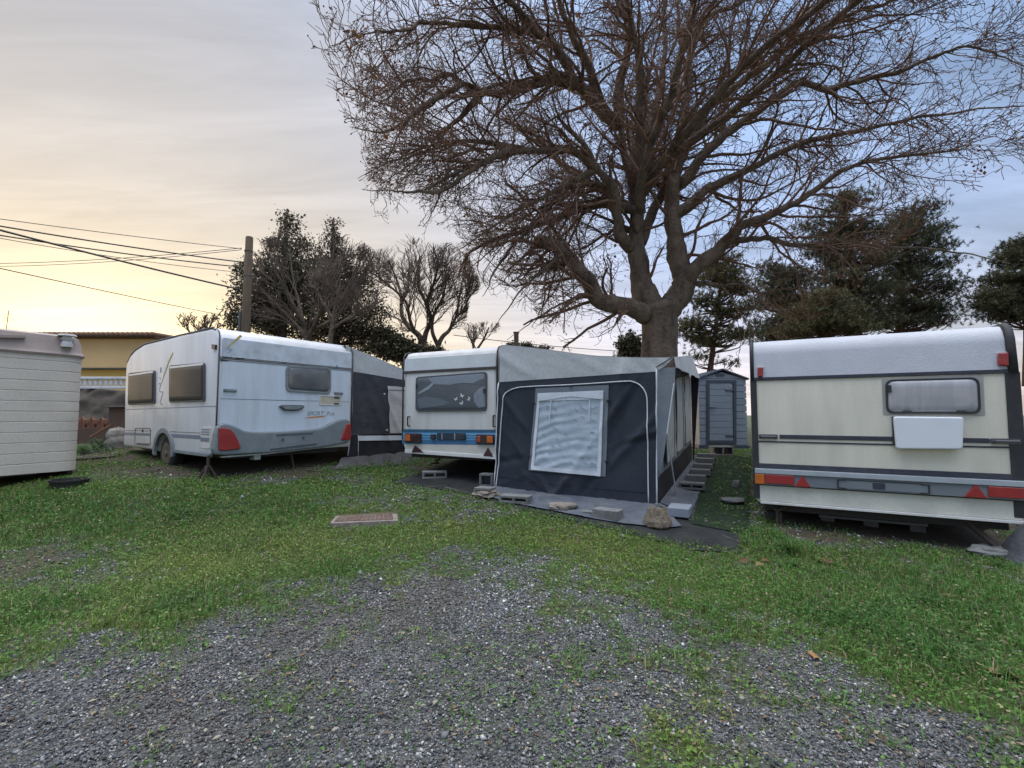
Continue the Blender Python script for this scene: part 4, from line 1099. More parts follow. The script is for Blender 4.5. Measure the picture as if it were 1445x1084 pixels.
for a, b in (((sl - .05, ze - .03), (xm, zp)), ((xm, zp), (srt + .05, ze - .03))):
    rf.prism([a, b, (b[0], b[1] + .04), (a[0], a[1] + .04)], REAR, -1.55, .06)
rf.build('roof', M['shed_trim'], SH, bevel=.004)
dq = sp.many([(996.5, 626.4), (1038.6, 626.4), (1038.6, 536.6), (996.5, 536.6)])
fr = inset(dq, .075)
df = MB().ring(dq, fr, REAR, -.005, .03).build('door_frame', M['shed_trim'], SH, bevel=.005)
dr = MB(); x0, x1 = fr[0][0], fr[1][0]; z0, z1 = fr[0][1], fr[2][1]; n_ = 9
for k in range(n_):
    a = z0 + (z1 - z0) * k / n_; b = z0 + (z1 - z0) * (k + 1) / n_
    dr.prism([(x0, a + .006), (x1, a + .006), (x1, b - .006), (x0, b - .006)], REAR, .0, .022)
dr.prism([(x0, z0), (x1, z0), (x1, z1), (x0, z1)], REAR, .0, .012)
dr = dr.build('door', M['shed'], SH, bevel=.004)
p = sp(1003, 575.5); MB().tube([(p[0] - .02, -.03, p[1]), (p[0] - .02, -.07, p[1]), (p[0] + .10, -.07, p[1])], .012, 6).build('handle', M['dk_plastic'], dr)
for y in (551.3, 615): 
    p = sp(1031, y); MB().box(p[0] - .14, p[0] + .1, -.045, -.02, p[1] - .014, p[1] + .014).build('hinge', M['shed_trim'], dr, bevel=.003)
p = sp(1031, 545); MB().lathe([(.016, 0), (.012, .012)], (p[0], -.022, p[1]), (0, -1, 0), 8).build('lock', M['piping'], dr)
p = sp(1016, 529.3); MB().prism(rrect(p[0] - .10, p[1] - .035, p[0] + .10, p[1] + .035, .01, 2), REAR, -.005, .02).build('vent', M['shed_trim'], SH)
MB().box(sl - .03, srt + .03, -.02, 1.5, -.07, -.0).build('base', M['shed_trim'], SH, bevel=.006)
PL = thing('pallet', 'weathered wooden pallet raising the grey-blue shed', 'pallet', (S_LOC.x, S_LOC.y, S_LOC.z - .19))
b = MB()
for k in range(3):
    x = sl + (srt - sl) * k / 2; b.box(x - .05, x + .05, -.04, 1.2, 0, .09)
b.build('bearer', M['wood_old'], PL)
b = MB()
for k in range(6): b.box(sl - .06, srt + .06, -.05 + k * .21, .08 + k * .21, .092, .118)
b.build('board', M['wood_old'], PL)

# ------------------------------------------------------------------ old cream trailer at the left edge
MR = Vector((-6.537, 7.335, 0)); MR.z = T(-6.537, 7.335); M_ROT = math.atan2(.872, .489); M_LEN = 4.2
m_rot = Matrix.Rotation(M_ROT, 3, 'Z'); M_LOC = MR - m_rot @ Vector((M_LEN, 0, 0)); M_LOC.z = MR.z
MH = thing('mobile_home', 'old cream trailer with ribbed embossed siding and a pinkish roof at the left edge', 'mobile home', M_LOC, M_ROT)
mp = Plane(M_LOC, M_ROT)
ze = mp(112, 502)[1]; zb = mp(100, 664)[1]; zt = mp(117, 475)[1]
print('MH', M_LOC, 'eave', ze, 'bottom', zb, 'top', zt)
def footprint(off, x1=M_LEN, y1=2.0, r=.26):
    return rrect(off, off, x1 - off, y1 - off, r, 6)
mb = MB(); rows = []; pit = .148; z = zb
while z < ze - .02:
    z2 = min(z + pit, ze)
    rows += [(z, .0), (z + .006, .0), (z2 - .018, .0), (z2 - .010, .008)]
    z = z2
n = len(footprint(0))
lean = .0
for z, o in rows:
    mb.v += [(x + lean * (z - zb) * (1 if x > M_LEN / 2 else 0), y, z) for x, y in footprint(o)]
for i in range(len(rows) - 1):
    for k in range(n):
        k2 = (k + 1) % n; mb.f.append((i * n + k, i * n + k2, (i + 1) * n + k2, (i + 1) * n + k))
mb.build('wall', M['stucco'], MH, auto=30)
mb = MB()
rp = [(ze - .03, -.02, 0), (ze + .0, -.03, 0), (ze + .02, -.018, 0), (ze + .05, .0, 0), (ze + .16, .012, 0), (zt - .03, .04, 0), (zt + .0, .10, 0), (zt + .03, .5, 0)]
for z, o, _ in rp: mb.v += [(x + lean * (ze - zb) * (1 if x > M_LEN / 2 else 0), y, z) for x, y in rrect(o, o, M_LEN - min(o, .12), 2.0 - o, max(.05, .26 - o * .3), 6)]
for i in range(len(rp) - 1):
    for k in range(n):
        k2 = (k + 1) % n; mb.f.append((i * n + k, i * n + k2, (i + 1) * n + k2, (i + 1) * n + k))
mb.f.append(tuple((len(rp) - 1) * n + k for k in range(n))); mb.f.append(tuple(range(n - 1, -1, -1)))
rf = mb.build('roof', M['m_roof'], MH, auto=40)
p = mp(2, 478); MB().prism(strip2(mp(-40, 474), mp(36, 475.6), .035), REAR, -.03, .03).build('roof_rib', M['m_roof'], rf)
p = mp(94, 489)
MB().lathe([(.07, 0), (.07, .05), (.06, .06), (.055, .10), (.075, .11), (.075, .13), (.055, .135), (.055, .16), (.11, .165), (.10, .19), (.02, .20)], (p[0], .0, p[1] - .01), (0, 0, 1), 16).build('roof_vent', M['vent_white'], rf, auto=40)
b = MB(); rr = random.Random(3)
b.box(.2, M_LEN - .5, .03, .10, .05, zb + .02); b.box(.2, M_LEN - .1, 1.85, 1.9, .0, zb + .02); b.box(M_LEN - .12, M_LEN - .06, .15, 1.85, .0, zb + .02)
b.build('skirting', M['rotten'], MH, bevel=.006)
tub = gpt(84, 690)
TB = MB().lathe([(.19, 0), (.20, .03), (.205, .10), (.22, .11), (.22, .135), (.20, .135), (.19, .06)], (0, 0, 0), (0, 0, 1), 20).build('tub', M['black_tub'], None, auto=40)
TB.location = (tub.x + .0, tub.y + .14, T(tub.x, tub.y) - .02); tag(TB, 'shallow black plastic tub at the corner of the cream trailer', 'tub')

# ------------------------------------------------------------------ blocks and stones
def block_mesh(L, W_, H, holes=2, t=.032):
    """a hollow concrete block, holes running along y"""
    mb = MB()
    mb.box(-L / 2, L / 2, -W_ / 2, W_ / 2, 0, t); mb.box(-L / 2, L / 2, -W_ / 2, W_ / 2, H - t, H)
    for k in range(holes + 1):
        x = -L / 2 + t / 2 + (L - t) * k / holes; mb.box(x - t / 2, x + t / 2, -W_ / 2, W_ / 2, t, H - t)
    mb.box(-L / 2 + t, L / 2 - t, W_ / 2 - .04, W_ / 2 - .01, t, H - t)
    return mb
def solid_block(L, W_, H):
    mb = MB().box(-L / 2, L / 2, -W_ / 2, W_ / 2, 0, H); return mb
def rock(L, W_, H, seed, sub=3, flat=.55, rough=.28):
    bm = bmesh.new(); bmesh.ops.create_icosphere(bm, subdivisions=sub, radius=1)
    mb = MB(); vs = []
    for v in bm.verts:
        p = v.co.copy(); k = 1 + rough * noise.noise(p * 1.6 + Vector((seed * 7.1, seed, 0))) + .10 * noise.noise(p * 5 + Vector((seed, 0, 3)))
        p *= k; z = max(-flat, min(flat, p.z)) / flat * .5 + .5
        vs.append((p.x * L / 2, p.y * W_ / 2, z * H + .012 * noise.noise(p * 4)))
    fs = [tuple(v.index for v in f.verts) for f in bm.faces]; bm.free()
    return mb.add(vs, fs)
def place(o, px, py, rot=0, lift=0.0, lab='', cat='', group=None, dy=0.0):
    p = gpt(px, py); o.location = (p.x, p.y + dy, T(p.x, p.y + dy) + lift); o.rotation_euler = (0, 0, rot)
    tag(o, lab, cat, group); return o
GB = 'concrete blocks weighing down the awning edge'
place(block_mesh(.42, .20, .10).build('hollow_block', M['concrete'], None, bevel=.004), 728, 712.5, B_ROT + .12, .015, 'grey hollow block with two openings, on the awning skirt below the window', 'block', GB, .07)
place(solid_block(.33, .19, .11).build('concrete_block', M['concrete'], None, bevel=.006), 859, 735, B_ROT - .15, .02, 'plain grey concrete block on the skirt, left of the pebbly concrete lump', 'block', GB, .05)
place(rock(.36, .24, .075, 3).build('flat_stone', M['stone'], None, smooth=False), 795, 723, .1, .02, 'flat tan stone lying on the skirt between two grey blocks', 'stone', 'flat stones around the awning', .08)
place(solid_block(.17, .10, .025).build('tile', M['concrete'], None, bevel=.004), 830, 727.5, B_ROT, .025, 'thin flat grey tile on the skirt beside the tan stone', 'tile', None, .02)
for i, (L, W_, H, dz, r, lab) in enumerate(((.40, .30, .055, .0, .1, 'rough tan slab at the bottom of the little stone stack'), (.36, .25, .045, .05, -.25, 'tan slab in the middle of the little stone stack'), (.26, .2, .035, .095, .05, 'pale squared slab on top of the little stone stack'))):
    o = rock(L, W_, H, 11 + i) if i < 2 else solid_block(L, W_, H)
    o = o.build('flat_stone', M['stone'] if i < 2 else M['concrete'], None, bevel=0 if i < 2 else .005)
    place(o, 684, 704, B_ROT + r, .01 + dz, lab, 'stone', 'flat stones around the awning', .1)
place(block_mesh(.22, .2, .2, 1).build('hollow_block', M['concrete_dk'], None, bevel=.005), 688, 688, B_ROT + .2, .0, 'bluish concrete block standing on end beside the awning corner', 'block', 'concrete blocks propping things up', .08)
place(block_mesh(.40, .20, .12).build('hollow_block', M['concrete'], None, bevel=.005), 612, 676, .25, .0, 'pale hollow block under the jack of the small white caravan', 'block', 'concrete blocks propping things up', .06)
# pebbly lump with a broken post on top
g = gpt(932, 748)
mb = MB(); rings = [(.135, 0), (.15, .02), (.145, .07), (.12, .14), (.105, .2), (.10, .222), (.09, .225), (.075, .205)]
nn = 24
for ri, (r, z) in enumerate(rings):
    for k in range(nn):
        w_ = 2 * math.pi * k / nn; rr_ = r * (1 + .09 * ns(math.cos(w_) * 2.5, math.sin(w_) * 2.5, z * 14)); mb.v.append((rr_ * math.cos(w_) * 1.08, rr_ * math.sin(w_), z + .012 * ns(w_ * 2, ri, 2)))
for i in range(len(rings) - 1):
    for k in range(nn):
        k2 = (k + 1) % nn; mb.f.append((i * nn + k, i * nn + k2, (i + 1) * nn + k2, (i + 1) * nn + k))
mb.f.append(tuple((len(rings) - 1) * nn + k for k in range(nn)))
o = mb.build('concrete_lump', M['aggregate'], None)
o.location = (g.x, g.y + .1, T(g.x, g.y + .1) + .012); tag(o, 'brown pebbly concrete lump holding the near corner of the awning', 'concrete weight')
mb = MB(); rr = random.Random(8)
for k in range(9):
    w_ = rr.uniform(0, 6.28); r = .085; x, y = r * math.cos(w_), r * math.sin(w_); mb.box(x - .014, x + .014, y - .01, y + .012, .2, .2 + rr.uniform(.03, .05))
mb.build('broken_rim', M['concrete'], o)['kind'] = 'stuff'
# right flank of the awning
place(solid_block(.26, .36, .11).build('concrete_slab', M['foam'], None, bevel=.008), 967, 735, B_ROT + .02, .02, 'smooth slate grey slab at the front of the row beside the awning', 'block', GB, .18)
side = [(979, 695, .36, .2, .1, 1), (984, 683.5, .3, .2, .1, 0), (990, 674.5, .32, .2, .1, 0), (994, 665.5, .32, .2, .09, 0), (997, 657.5, .32, .2, .1, 0), (999, 650.5, .34, .2, .1, 0)]
labs = ['hollow grey block with a dark opening, next behind the slate grey slab', 'grey block second behind the slate slab beside the awning', 'grey block third behind the slate slab beside the awning', 'grey block fourth behind the slate slab beside the awning', 'grey block fifth behind the slate slab beside the awning', 'grey block farthest from the slate slab, nearest the shed']
for (px, py, L, W_, H, hol), lab in zip(side, labs):
    o = (block_mesh(L, W_, H, 2) if hol else solid_block(L, W_, H)).build('concrete_block' if not hol else 'hollow_block', M['concrete_dk'], None, bevel=.006)
    place(o, px, py, B_ROT + R(4) * (hash(lab) % 3 - 1) * 0 + .05, .035, lab, 'block', GB, .06)
place(block_mesh(.44, .2, .2, 2).build('hollow_block', M['concrete'], None, bevel=.006), 1019.5, 643.5, 0, .0, 'hollow block step with two openings, before the shed door', 'block', 'concrete blocks propping things up', .05)
p = gpt(1039, 713)
o = rock(.30, .26, .05, 21).build('flat_stone', M['concrete_dk'], None); place(o, 1038, 714, .2, .03, 'flat grey slab lying between the green carpet and the cream caravan', 'stone', 'flat stones around the awning', .08)
o = rock(.12, .12, .12, 25).build('flat_stone', M['concrete_dk'], None); place(o, 1041, 690, .2, .0, 'small upright grey stone by the side of the cream caravan', 'stone', 'flat stones around the awning', .05)
o = rock(.46, .26, .085, 31).build('flat_stone', M['concrete'], None)
p = C_FOOT; o.location = (p.x - .03, p.y - .03, T(p.x, p.y) - .01); o.rotation_euler = (0, 0, -.35); tag(o, 'pale flat stone under the rear jack of the cream caravan', 'stone', 'flat stones around the awning')
p = gpt(1240, 752)
pl = thing('pallet', 'dark plastic pallet lying on the soil under the cream caravan', 'pallet', (p.x + .1, p.y + .25, T(p.x, p.y) - .03), C_ROT)
b = MB()
for k in range(3): b.box(-.5 + .43 * k, -.36 + .43 * k, -.02, .6, 0, .1)
b.build('foot', M['mid_plastic'], pl); MB().box(-.52, .52, -.03, .62, .102, .135).build('deck', M['c_grey'], pl, bevel=.006)
o = solid_block(.12, .09, .05).build('concrete_piece', M['concrete'], None, bevel=.006); place(o, 92, 687, .3, 0, 'small pale concrete piece in front of the black tub', 'block')
# grey tarpaulin slumped at the right edge
p = gpt(1452, 800)
def tarp(a, b):
    w_ = 2 * math.pi * a; h = 1 - b; r = .30 * (b ** .6) * (1 + .25 * ns(math.cos(w_) * 2, math.sin(w_) * 2, b * 3)) + .02
    return (r * math.cos(w_) * .8, r * math.sin(w_), .46 * h ** 1.2 + .05 * ns(a * 9 if a < 1 else 0, b * 6, 3) * (1 if 0 < a < 1 else 0) * 0 + .0)
o = MB().sheet(40, 14, tarp).build('tarpaulin', M['tarp_grey'], None, smooth=True); o.location = (p.x + .22, p.y + .10, T(p.x, p.y) - .04); tag(o, 'slate grey tarpaulin heaped under the corner of the cream caravan', 'tarpaulin')

# manhole
mpx = [(478.8, 730.8), (472, 742.4), (553.6, 737.2), (552.4, 723.8)]
c = sum((gpt(*p) for p in mpx), Vector()) / 4
ML = Vector((c.x, c.y, T(c.x, c.y)))
MN = thing('drain_cover', 'rusty rectangular drain cover set in a chipped concrete surround in the grass', 'drain cover', ML)
q = [(lambda g: (g.x - ML.x, g.y - ML.y))(gpt(*p)) for p in mpx]
def FLAT(x, y, d): return (x, y, d)
lid = MB().prism(q, FLAT, -.02, .032).build('lid', M['lid_rust'], MN, bevel=.004)
d = MB(); rr = random.Random(2)
for i in range(13):
    for j in range(9):
        a, b = (i + .5) / 13, (j + .5) / 9
        x = (1 - a) * ((1 - b) * q[0][0] + b * q[1][0]) + a * ((1 - b) * q[3][0] + b * q[2][0]); y = (1 - a) * ((1 - b) * q[0][1] + b * q[1][1]) + a * ((1 - b) * q[3][1] + b * q[2][1])
        s = .012; d.box(x - s * 1.4, x + s * 1.4, y - s, y + s, .031, .0355)
d.build('tread', M['lid_rust'], lid)
oq = inset(q, -.05); oq = [(x + .01 * i, y - .008 * i) for i, (x, y) in enumerate(oq)]
MB().ring(oq, inset(q, -.006), FLAT, -.03, .026).build('surround', M['stone'], MN, bevel=.012)
g = MB(); rr = random.Random(6)
for i in range(14):
    a = rr.uniform(0, 1); x = q[2][0] + .06 + rr.uniform(0, .2); y = q[2][1] + rr.uniform(-.05, .25); s = rr.uniform(.012, .03)
    r_ = rock(s * 2, s * 2, s, i, 1); g.add([(vx + x, vy + y, vz + T(ML.x + x, ML.y + y) - ML.z) for vx, vy, vz in r_.v], r_.f)
g.build('rubble', M['concrete'], MN)['kind'] = 'stuff'

# ground sheets
def ground_sheet(front, back, nu, nv, lift, name, mat, lab, cat, rag=.02):
    F = [gpt(*p) if len(p) == 2 else Vector(p) for p in front]; Bk = [gpt(*p) if len(p) == 2 else Vector(p) for p in back]
    c = F[len(F) // 2]
    def f(a, b):
        p = Vector(along([tuple(v) for v in F], a)).lerp(Vector(along([tuple(v) for v in Bk], a)), b)
        if b in (0, 1): p.x += rag * ns(a * 30, b * 9, 1); p.y += rag * ns(a * 30, b * 9, 4)
        return (p.x - c.x, p.y - c.y, T(p.x, p.y) + lift + .008 * abs(ns(p.x * 5, p.y * 5, 2)) - T(c.x, c.y))
    o = MB().sheet(nu, nv, f).build(name, mat, None, smooth=True); o.location = (c.x, c.y, T(c.x, c.y)); tag(o, lab, cat); return o
cB = B_LOC + Matrix.Rotation(B_ROT, 3, 'Z') @ Vector((.2, 1.9, 0)); cB2 = AW_LOC + Matrix.Rotation(B_ROT, 3, 'Z') @ Vector((1.2, 1.4, 0))
ground_sheet([(552, 682), (600, 688), (663, 698), (715, 716), (800, 735), (870, 751), (930, 765), (985, 779), (1047, 781)],
             [(566, 674), (600, 668), (660, 660), (700, 672), (790, 700), (860, 715), (930, 725), (985, 738), (1042, 757)], 90, 14, .012, 'ground_sheet', M['mat_dark'], 'black ground sheet spread under and in front of the large awning', 'ground sheet')
ground_sheet([(976, 742), (1000, 746), (1030, 752), (1056, 752)], [(1001, 643), (1018, 643), (1040, 645), (1060, 648)], 20, 50, .022, 'carpet_runner', M['mat_green'], 'dark green mossy carpet runner leading to the shed door', 'carpet')
# ------------------------------------------------------------------ things behind on the left
HY = 24.0
h0, h1 = at(20, 474, HY), at(222, 474, HY); hz = at(150, 478, HY).z; hg = T(-18, 20)
HS = thing('house', 'ochre rendered low house with a clay tiled edge, behind the balustrade', 'house', (h1.x, HY, hg))
def hz_(y): return at(150, y, HY).z - hg
W_ = h1.x - h0.x
MB().box(-W_, 0, 0, 7, 0, hz_(521)).build('lower_wall', M['house2'], HS)
MB().box(-W_, .05, -.25, 7, hz_(521), hz_(479)).build('wall', M['house'], HS, bevel=.02)
MB().box(-W_, .10, -.34, 7, hz_(521.5), hz_(519.8)).build('ledge', M['mid_plastic'], HS)
rf = MB().box(-W_, .28, -.55, 7.2, hz_(478.8), hz_(476.6)).build('eaves', M['tile'], HS)
b = MB(); k = 0; x = -W_
while x < .3:
    b.tube([(x, -.68, hz_(475.0)), (x, .8, hz_(473.2)), (x, 4, hz_(466.5) - .2)], .13, 8); x += .24
b.build('roof', M['tile'], HS, smooth=True)
FY = 19.0; fg = T(-16, 18)
f0, f1 = at(60, 540, FY), at(232, 540, FY); fz = lambda y: at(150, y, FY).z
BF = thing('balustrade', 'white concrete balustrade on top of the dark bank in front of the ochre house', 'balustrade', (f1.x, FY, fz(549)))
W_ = f1.x - f0.x; H_ = fz(532) - fz(549)
MB().box(-W_, 0, -.09, .09, H_ - .10, H_).build('top_rail', M['balust'], BF, bevel=.02)
MB().box(-W_, 0, -.08, .08, 0, .10).build('bottom_rail', M['balust'], BF, bevel=.02)
x = -W_ + .1
proto = None
while x < -.05:
    if proto is None:
        proto = MB().lathe([(.05, .0), (.05, .05), (.075, .13), (.05, .22), (.045, .26), (.05, H_ - .20)], (0, 0, .10), (0, 0, 1), 8).build('baluster', M['balust'], BF, smooth=True); o = proto
    else:
        o = proto.copy(); COL.objects.link(o)
    o.location = (x, 0, 0); x += .205
WY = 15.5
w0, w1 = at(50, 548, WY), at(205, 548, WY)
def bank(a, b):
    x = w0.x - 3 + (w1.x + 3 - w0.x) * a; zt_ = at(150, 549, WY).z + .12 * ns(x * .9, 3); zg_ = T(x, 13.5) - .05
    y = WY - 1.1 * (1 - b) ** 1.3 + .22 * ns(x * 1.3, b * 4, 2) + .1 * ns(x * 4, b * 9, 5)
    return (x, y if b < .999 else WY + 3.6, zg_ + (zt_ - zg_) * min(1, b * 1.1))
BKW = MB().sheet(70, 22, bank).build('stone_wall', M['stonewall'], None, smooth=True); tag(BKW, 'dark earthy stone wall overgrown with dry stems below the white balustrade', 'wall')
# terracotta edging
TY = 12.5
t0, t1 = at(104, 596, TY), at(157.5, 594, TY)
TE = thing('terracotta_edging', 'row of scalloped terracotta edging tiles leaning by the dark bank', 'garden edging', (t0.x, TY, at(130, 604, TY).z))
n = 4; wd = (t1.x - t0.x) / n; hh = at(130, 588, TY).z - at(130, 604, TY).z
for k in range(n):
    pts = [(k * wd + wd * .02, 0), ((k + 1) * wd - wd * .02, 0), ((k + 1) * wd - wd * .02, hh)] + [((k + .5) * wd + wd * .42 * math.cos(R(a)), hh * (.98 - .26 * math.sin(R(a)))) for a in range(15, 166, 15)] + [(k * wd + wd * .02, hh)]
    t = MB().prism(pts, REAR, 0, .05).build('tile', M['terracotta'], TE, bevel=.01)
    r = MB()
    for a in (40, 65, 90, 115, 140): r.prism(strip2(((k + .5) * wd, .03), ((k + .5) * wd + wd * .44 * math.cos(R(a)), .03 + hh * .62 * abs(math.sin(R(a))) ** .4), .02, .035), REAR, .045, .062)
    r.build('rib', M['terracotta'], t)
b = MB(); zt_ = T(t0.x, TY) - TE.location.z
b.prism([(-.1, zt_), (wd * n, zt_), (wd * n, -.005), (-.1, -.005)], REAR, -.1, .06); b.build('base_board', M['rust'], TE)
RY = 11.6
r0, r1 = at(150, 575, RY), at(174, 604, RY)
RB = thing('rusty_cabinet', 'rusty brown sheet metal cabinet with a pale board on top, beside the left caravan', 'cabinet', (r0.x, RY, T(r0.x, RY)))
w_ = r1.x - r0.x + .15; zt_ = at(160, 575, RY).z - RB.location.z
MB().box(0.06, w_, 0, .5, 0, zt_).build('body', M['rust'], RB, bevel=.01)
MB().box(-.02, w_ + .1, -.08, .55, zt_ + .002, zt_ + .035).build('top_board', M['wood_old'], RB, bevel=.006)
p0, p1 = at(127, 617, 11.2), at(155.5, 600, 11.4); p0.z = max(p0.z, T(p0.x, 11.2))
o = MB().tube([p0, p1], .022, 6).build('wooden_stick', M['terracotta'], None); tag(o, 'reddish wooden stick leaning over the weeds beside the terracotta edging', 'stick')
BY = 9.65
c = at(166, 622, BY); g = T(c.x, BY)
def bundle(a, b):
    w_ = 2 * math.pi * a; z = b * (at(166, 601, BY).z - g); r = (.235 - .10 * b ** 2) * (1 + .16 * ns(math.cos(w_) * 1.5, math.sin(w_) * 1.5, b * 3.5))
    if b > .93: r *= .45
    return (r * math.cos(w_), r * .8 * math.sin(w_), z + .05 * ns(math.cos(w_) * 2, math.sin(w_) * 2, 4) * b)
o = MB().sheet(32, 18, bundle).build('wrapped_bundle', M['tarp'], None, smooth=True); o.location = (c.x, BY, g - .02); tag(o, 'pale sheet wrapped bundle standing at the front of the left caravan', 'bundle')
a, b = gpt(104, 650.5), gpt(163, 645.8); n_ = (b - a)
o = MB().tube([a + Vector((0, 0, .03)), b + Vector((0, 0, .03))], .03, 5).build('timber_batten', M['wood_old'], None); tag(o, 'thin timber batten lying on bare soil behind the cream trailer', 'batten')
p = gpt(700, 676)
# antenna and chimney far away
p = at(8, 463, 30); o = MB().tube([(p.x, 30, p.z - 2), (p.x + .05, 30, p.z), (p.x + .12, 30, at(9, 438, 30).z)], .02, 5)
z = at(9, 444, 30).z
for k in range(3): o.tube([(p.x - .25, 30, z - .18 * k), (p.x + .45, 30, z - .18 * k)], .009, 4)
o = o.build('antenna', M['wire'], None); tag(o, 'thin television antenna mast rising behind the cream trailer', 'antenna')
# ------------------------------------------------------------------ utility pole and cables
PY = 15.5
pb = at(346, 480, PY); pt = at(346.2, 334.5, PY)
UP = thing('utility_pole', 'weathered brown wooden utility pole with a grey conduit, behind the left caravan', 'utility pole', (pb.x, PY, T(pb.x, PY)))
zt_ = pt.z - UP.location.z
MB().tube([(0, 0, -.1), (0, 0, zt_ * .5), (.02, 0, zt_ - .02), (.02, 0, zt_)], [.165, .145, .115, .10], 14).build('pole', M['pole_wood'], UP, auto=40)
MB().tube([(-.165, -.10, 0), (-.15, -.09, zt_ * .62)], .05, 8).build('conduit', M['mid_plastic'], UP)
for z in (zt_ * .66, zt_ * .8, zt_ - .5): MB().lathe([(.135, 0), (.135, .03)], (.01, 0, z), (0, 0, 1), 14).build('strap', M['mid_plastic'], UP)
def wire(a, b, Ya, Yb, r, sag, lab, name='power_cable'):
    p, q = at(a[0], a[1], Ya), at(b[0], b[1], Yb)
    # carry on past the picture edge
    P = []
    e = p + (p - q) * .35
    for k in range(33):
        t = k / 32; s = e.lerp(q, t); s.z -= sag * 4 * t * (1 - t) * .5; P.append(s)
    o = MB().tube(P, r, 4).build(name, M['wire'], None); tag(o, lab, 'cable', 'overhead cables')
wire((0, 307), (341, 351), 12, PY, .010, .1, 'highest thin wire running left from near the top of the wooden pole')
wire((0, 316), (341, 370), 12, PY, .020, .15, 'taut black cable just below the highest wire, reaching the wooden pole')
wire((0, 322.5), (338, 408.5), 11, PY, .026, .1, 'thickest black cable, slanting down to the middle of the wooden pole')
wire((0, 328), (341, 377), 12, PY, .018, .2, 'black cable parallel to and just under the taut one, crossed by the thickest cable')
wire((0, 331), (325, 383), 12, PY, .009, .25, 'faint thin wire sagging lowest of the bundle that meets the pole')
wire((0, 367.5), (341, 350), 20, PY, .012, .35, 'upper of two thin crossing wires rising rightward to the wooden pole')
wire((0, 371), (341, 352.5), 20, PY, .011, .4, 'lower of two thin crossing wires rising rightward to the wooden pole')
wire((0, 376.5), (330, 448), 11, 22, .012, .1, 'lone low thin wire passing under all the others and behind the pole')
o_ = at(640, 473, 26), at(905, 497, 30)
o = MB().tube([o_[0].lerp(o_[1], k / 12) - Vector((0, 0, .5 * (k / 12) * (1 - k / 12))) for k in range(13)], .02, 4).build('power_cable', M['wire'], None); tag(o, 'thin wire passing behind the bare twin trunk tree and the big tree', 'cable', 'overhead cables')
p = at(728.5, 487, 32); o = MB().box(-.16, .16, -.16, .16, -2.6, at(728.5, 470, 32).z - p.z).box(-.2, .2, -.2, .2, at(728.5, 470, 32).z - p.z + .003, at(728.5, 470, 32).z - p.z + .06).build('chimney_post', M['rust'], None); o.location = p; tag(o, 'small dark post showing above the roof line of the small white caravan', 'post')

# ------------------------------------------------------------------ trees
class Tubes:
    """many tapered tubes gathered into numpy arrays"""
    def __init__(s): s.V = []; s.F = []; s.n = 0
    def add(s, P, rad, k):
        P = np.asarray(P, float); m = len(P)
        t = np.gradient(P, axis=0); t /= np.linalg.norm(t, axis=1)[:, None] + 1e-9
        ref = np.array([.31, .17, .94]) if abs(t[0] @ np.array([.31, .17, .94])) < .9 else np.array([.9, .3, .1])
        a = np.cross(t, ref); a /= np.linalg.norm(a, axis=1)[:, None] + 1e-9; b = np.cross(a, t)
        w = 2 * np.pi * np.arange(k) / k; r = np.asarray(rad, float)[:, None, None]
        V = P[:, None, :] + r * (np.cos(w)[None, :, None] * a[:, None, :] + np.sin(w)[None, :, None] * b[:, None, :])
        s.V.append(V.reshape(-1, 3)); i = np.arange(m - 1)[:, None] * k; j = np.arange(k)[None, :]; j2 = (j + 1) % k
        F = np.stack([i + j, i + j2, i + k + j2, i + k + j], -1).reshape(-1, 4) + s.n
        s.F.append(F); s.n += m * k
    def build(s, name, mat, parent, smooth=True):
        return np_mesh(name, np.concatenate(s.V), np.concatenate(s.F), mat, parent, None, smooth)

def unit(v): return v / (np.linalg.norm(v) + 1e-9)

def grow(p, d, length, r0, r1, nseg, rng, wob, bend):
    """a wandering branch: points and radii"""
    P = [np.array(p, float)]; d = unit(np.array(d, float)); st = length / nseg
    for i in range(nseg):
        d = unit(d + rng.normal(0, wob, 3) + np.asarray(bend) * st)
        P.append(P[-1] + d * st)
    return np.array(P), np.linspace(r0, r1, nseg + 1)

def cut_inside(P, rad, inside):
    for i in range(1, len(P)):
        if not inside(P[i]):
            return (P[:i], rad[:i]) if i >= 3 else (None, None)
    return P, rad

# ---- the big bare plane tree
BT_Y = 13.2
bg = at(930, 505, BT_Y); bt_base = np.array([bg.x, BT_Y, T(bg.x, BT_Y)])
BT = thing('plane_tree', 'huge bare plane tree with a thick trunk and pollarded limbs behind the awning', 'tree', bt_base)
def tl(px, py, dy=0.0):
    p = at(px, py, BT_Y + dy); return np.array(p) - bt_base
def limb(pts, r0, r1, dy0=0.0, dy1=0.0):
    n = len(pts); P = []
    for i, (x, y) in enumerate(pts):
        t = i / (n - 1); P.append(tl(x, y, dy0 + (dy1 - dy0) * t))
    P = np.array(smooth_line(P, 5)); m = len(P)
    return P, np.linspace(r0, r1, m)
PX = BT_Y / FPX
limbs = []
trunkT = Tubes()
P, rd = limb([(929, 560), (930, 505), (931, 470), (930, 448), (925, 428)], .50, .40)
rd = np.interp(np.linspace(0, 1, len(rd)), [0, .35, .75, .9, 1], [.55, .48, .49, .56, .38]); trunkT.add(P, rd, 20)
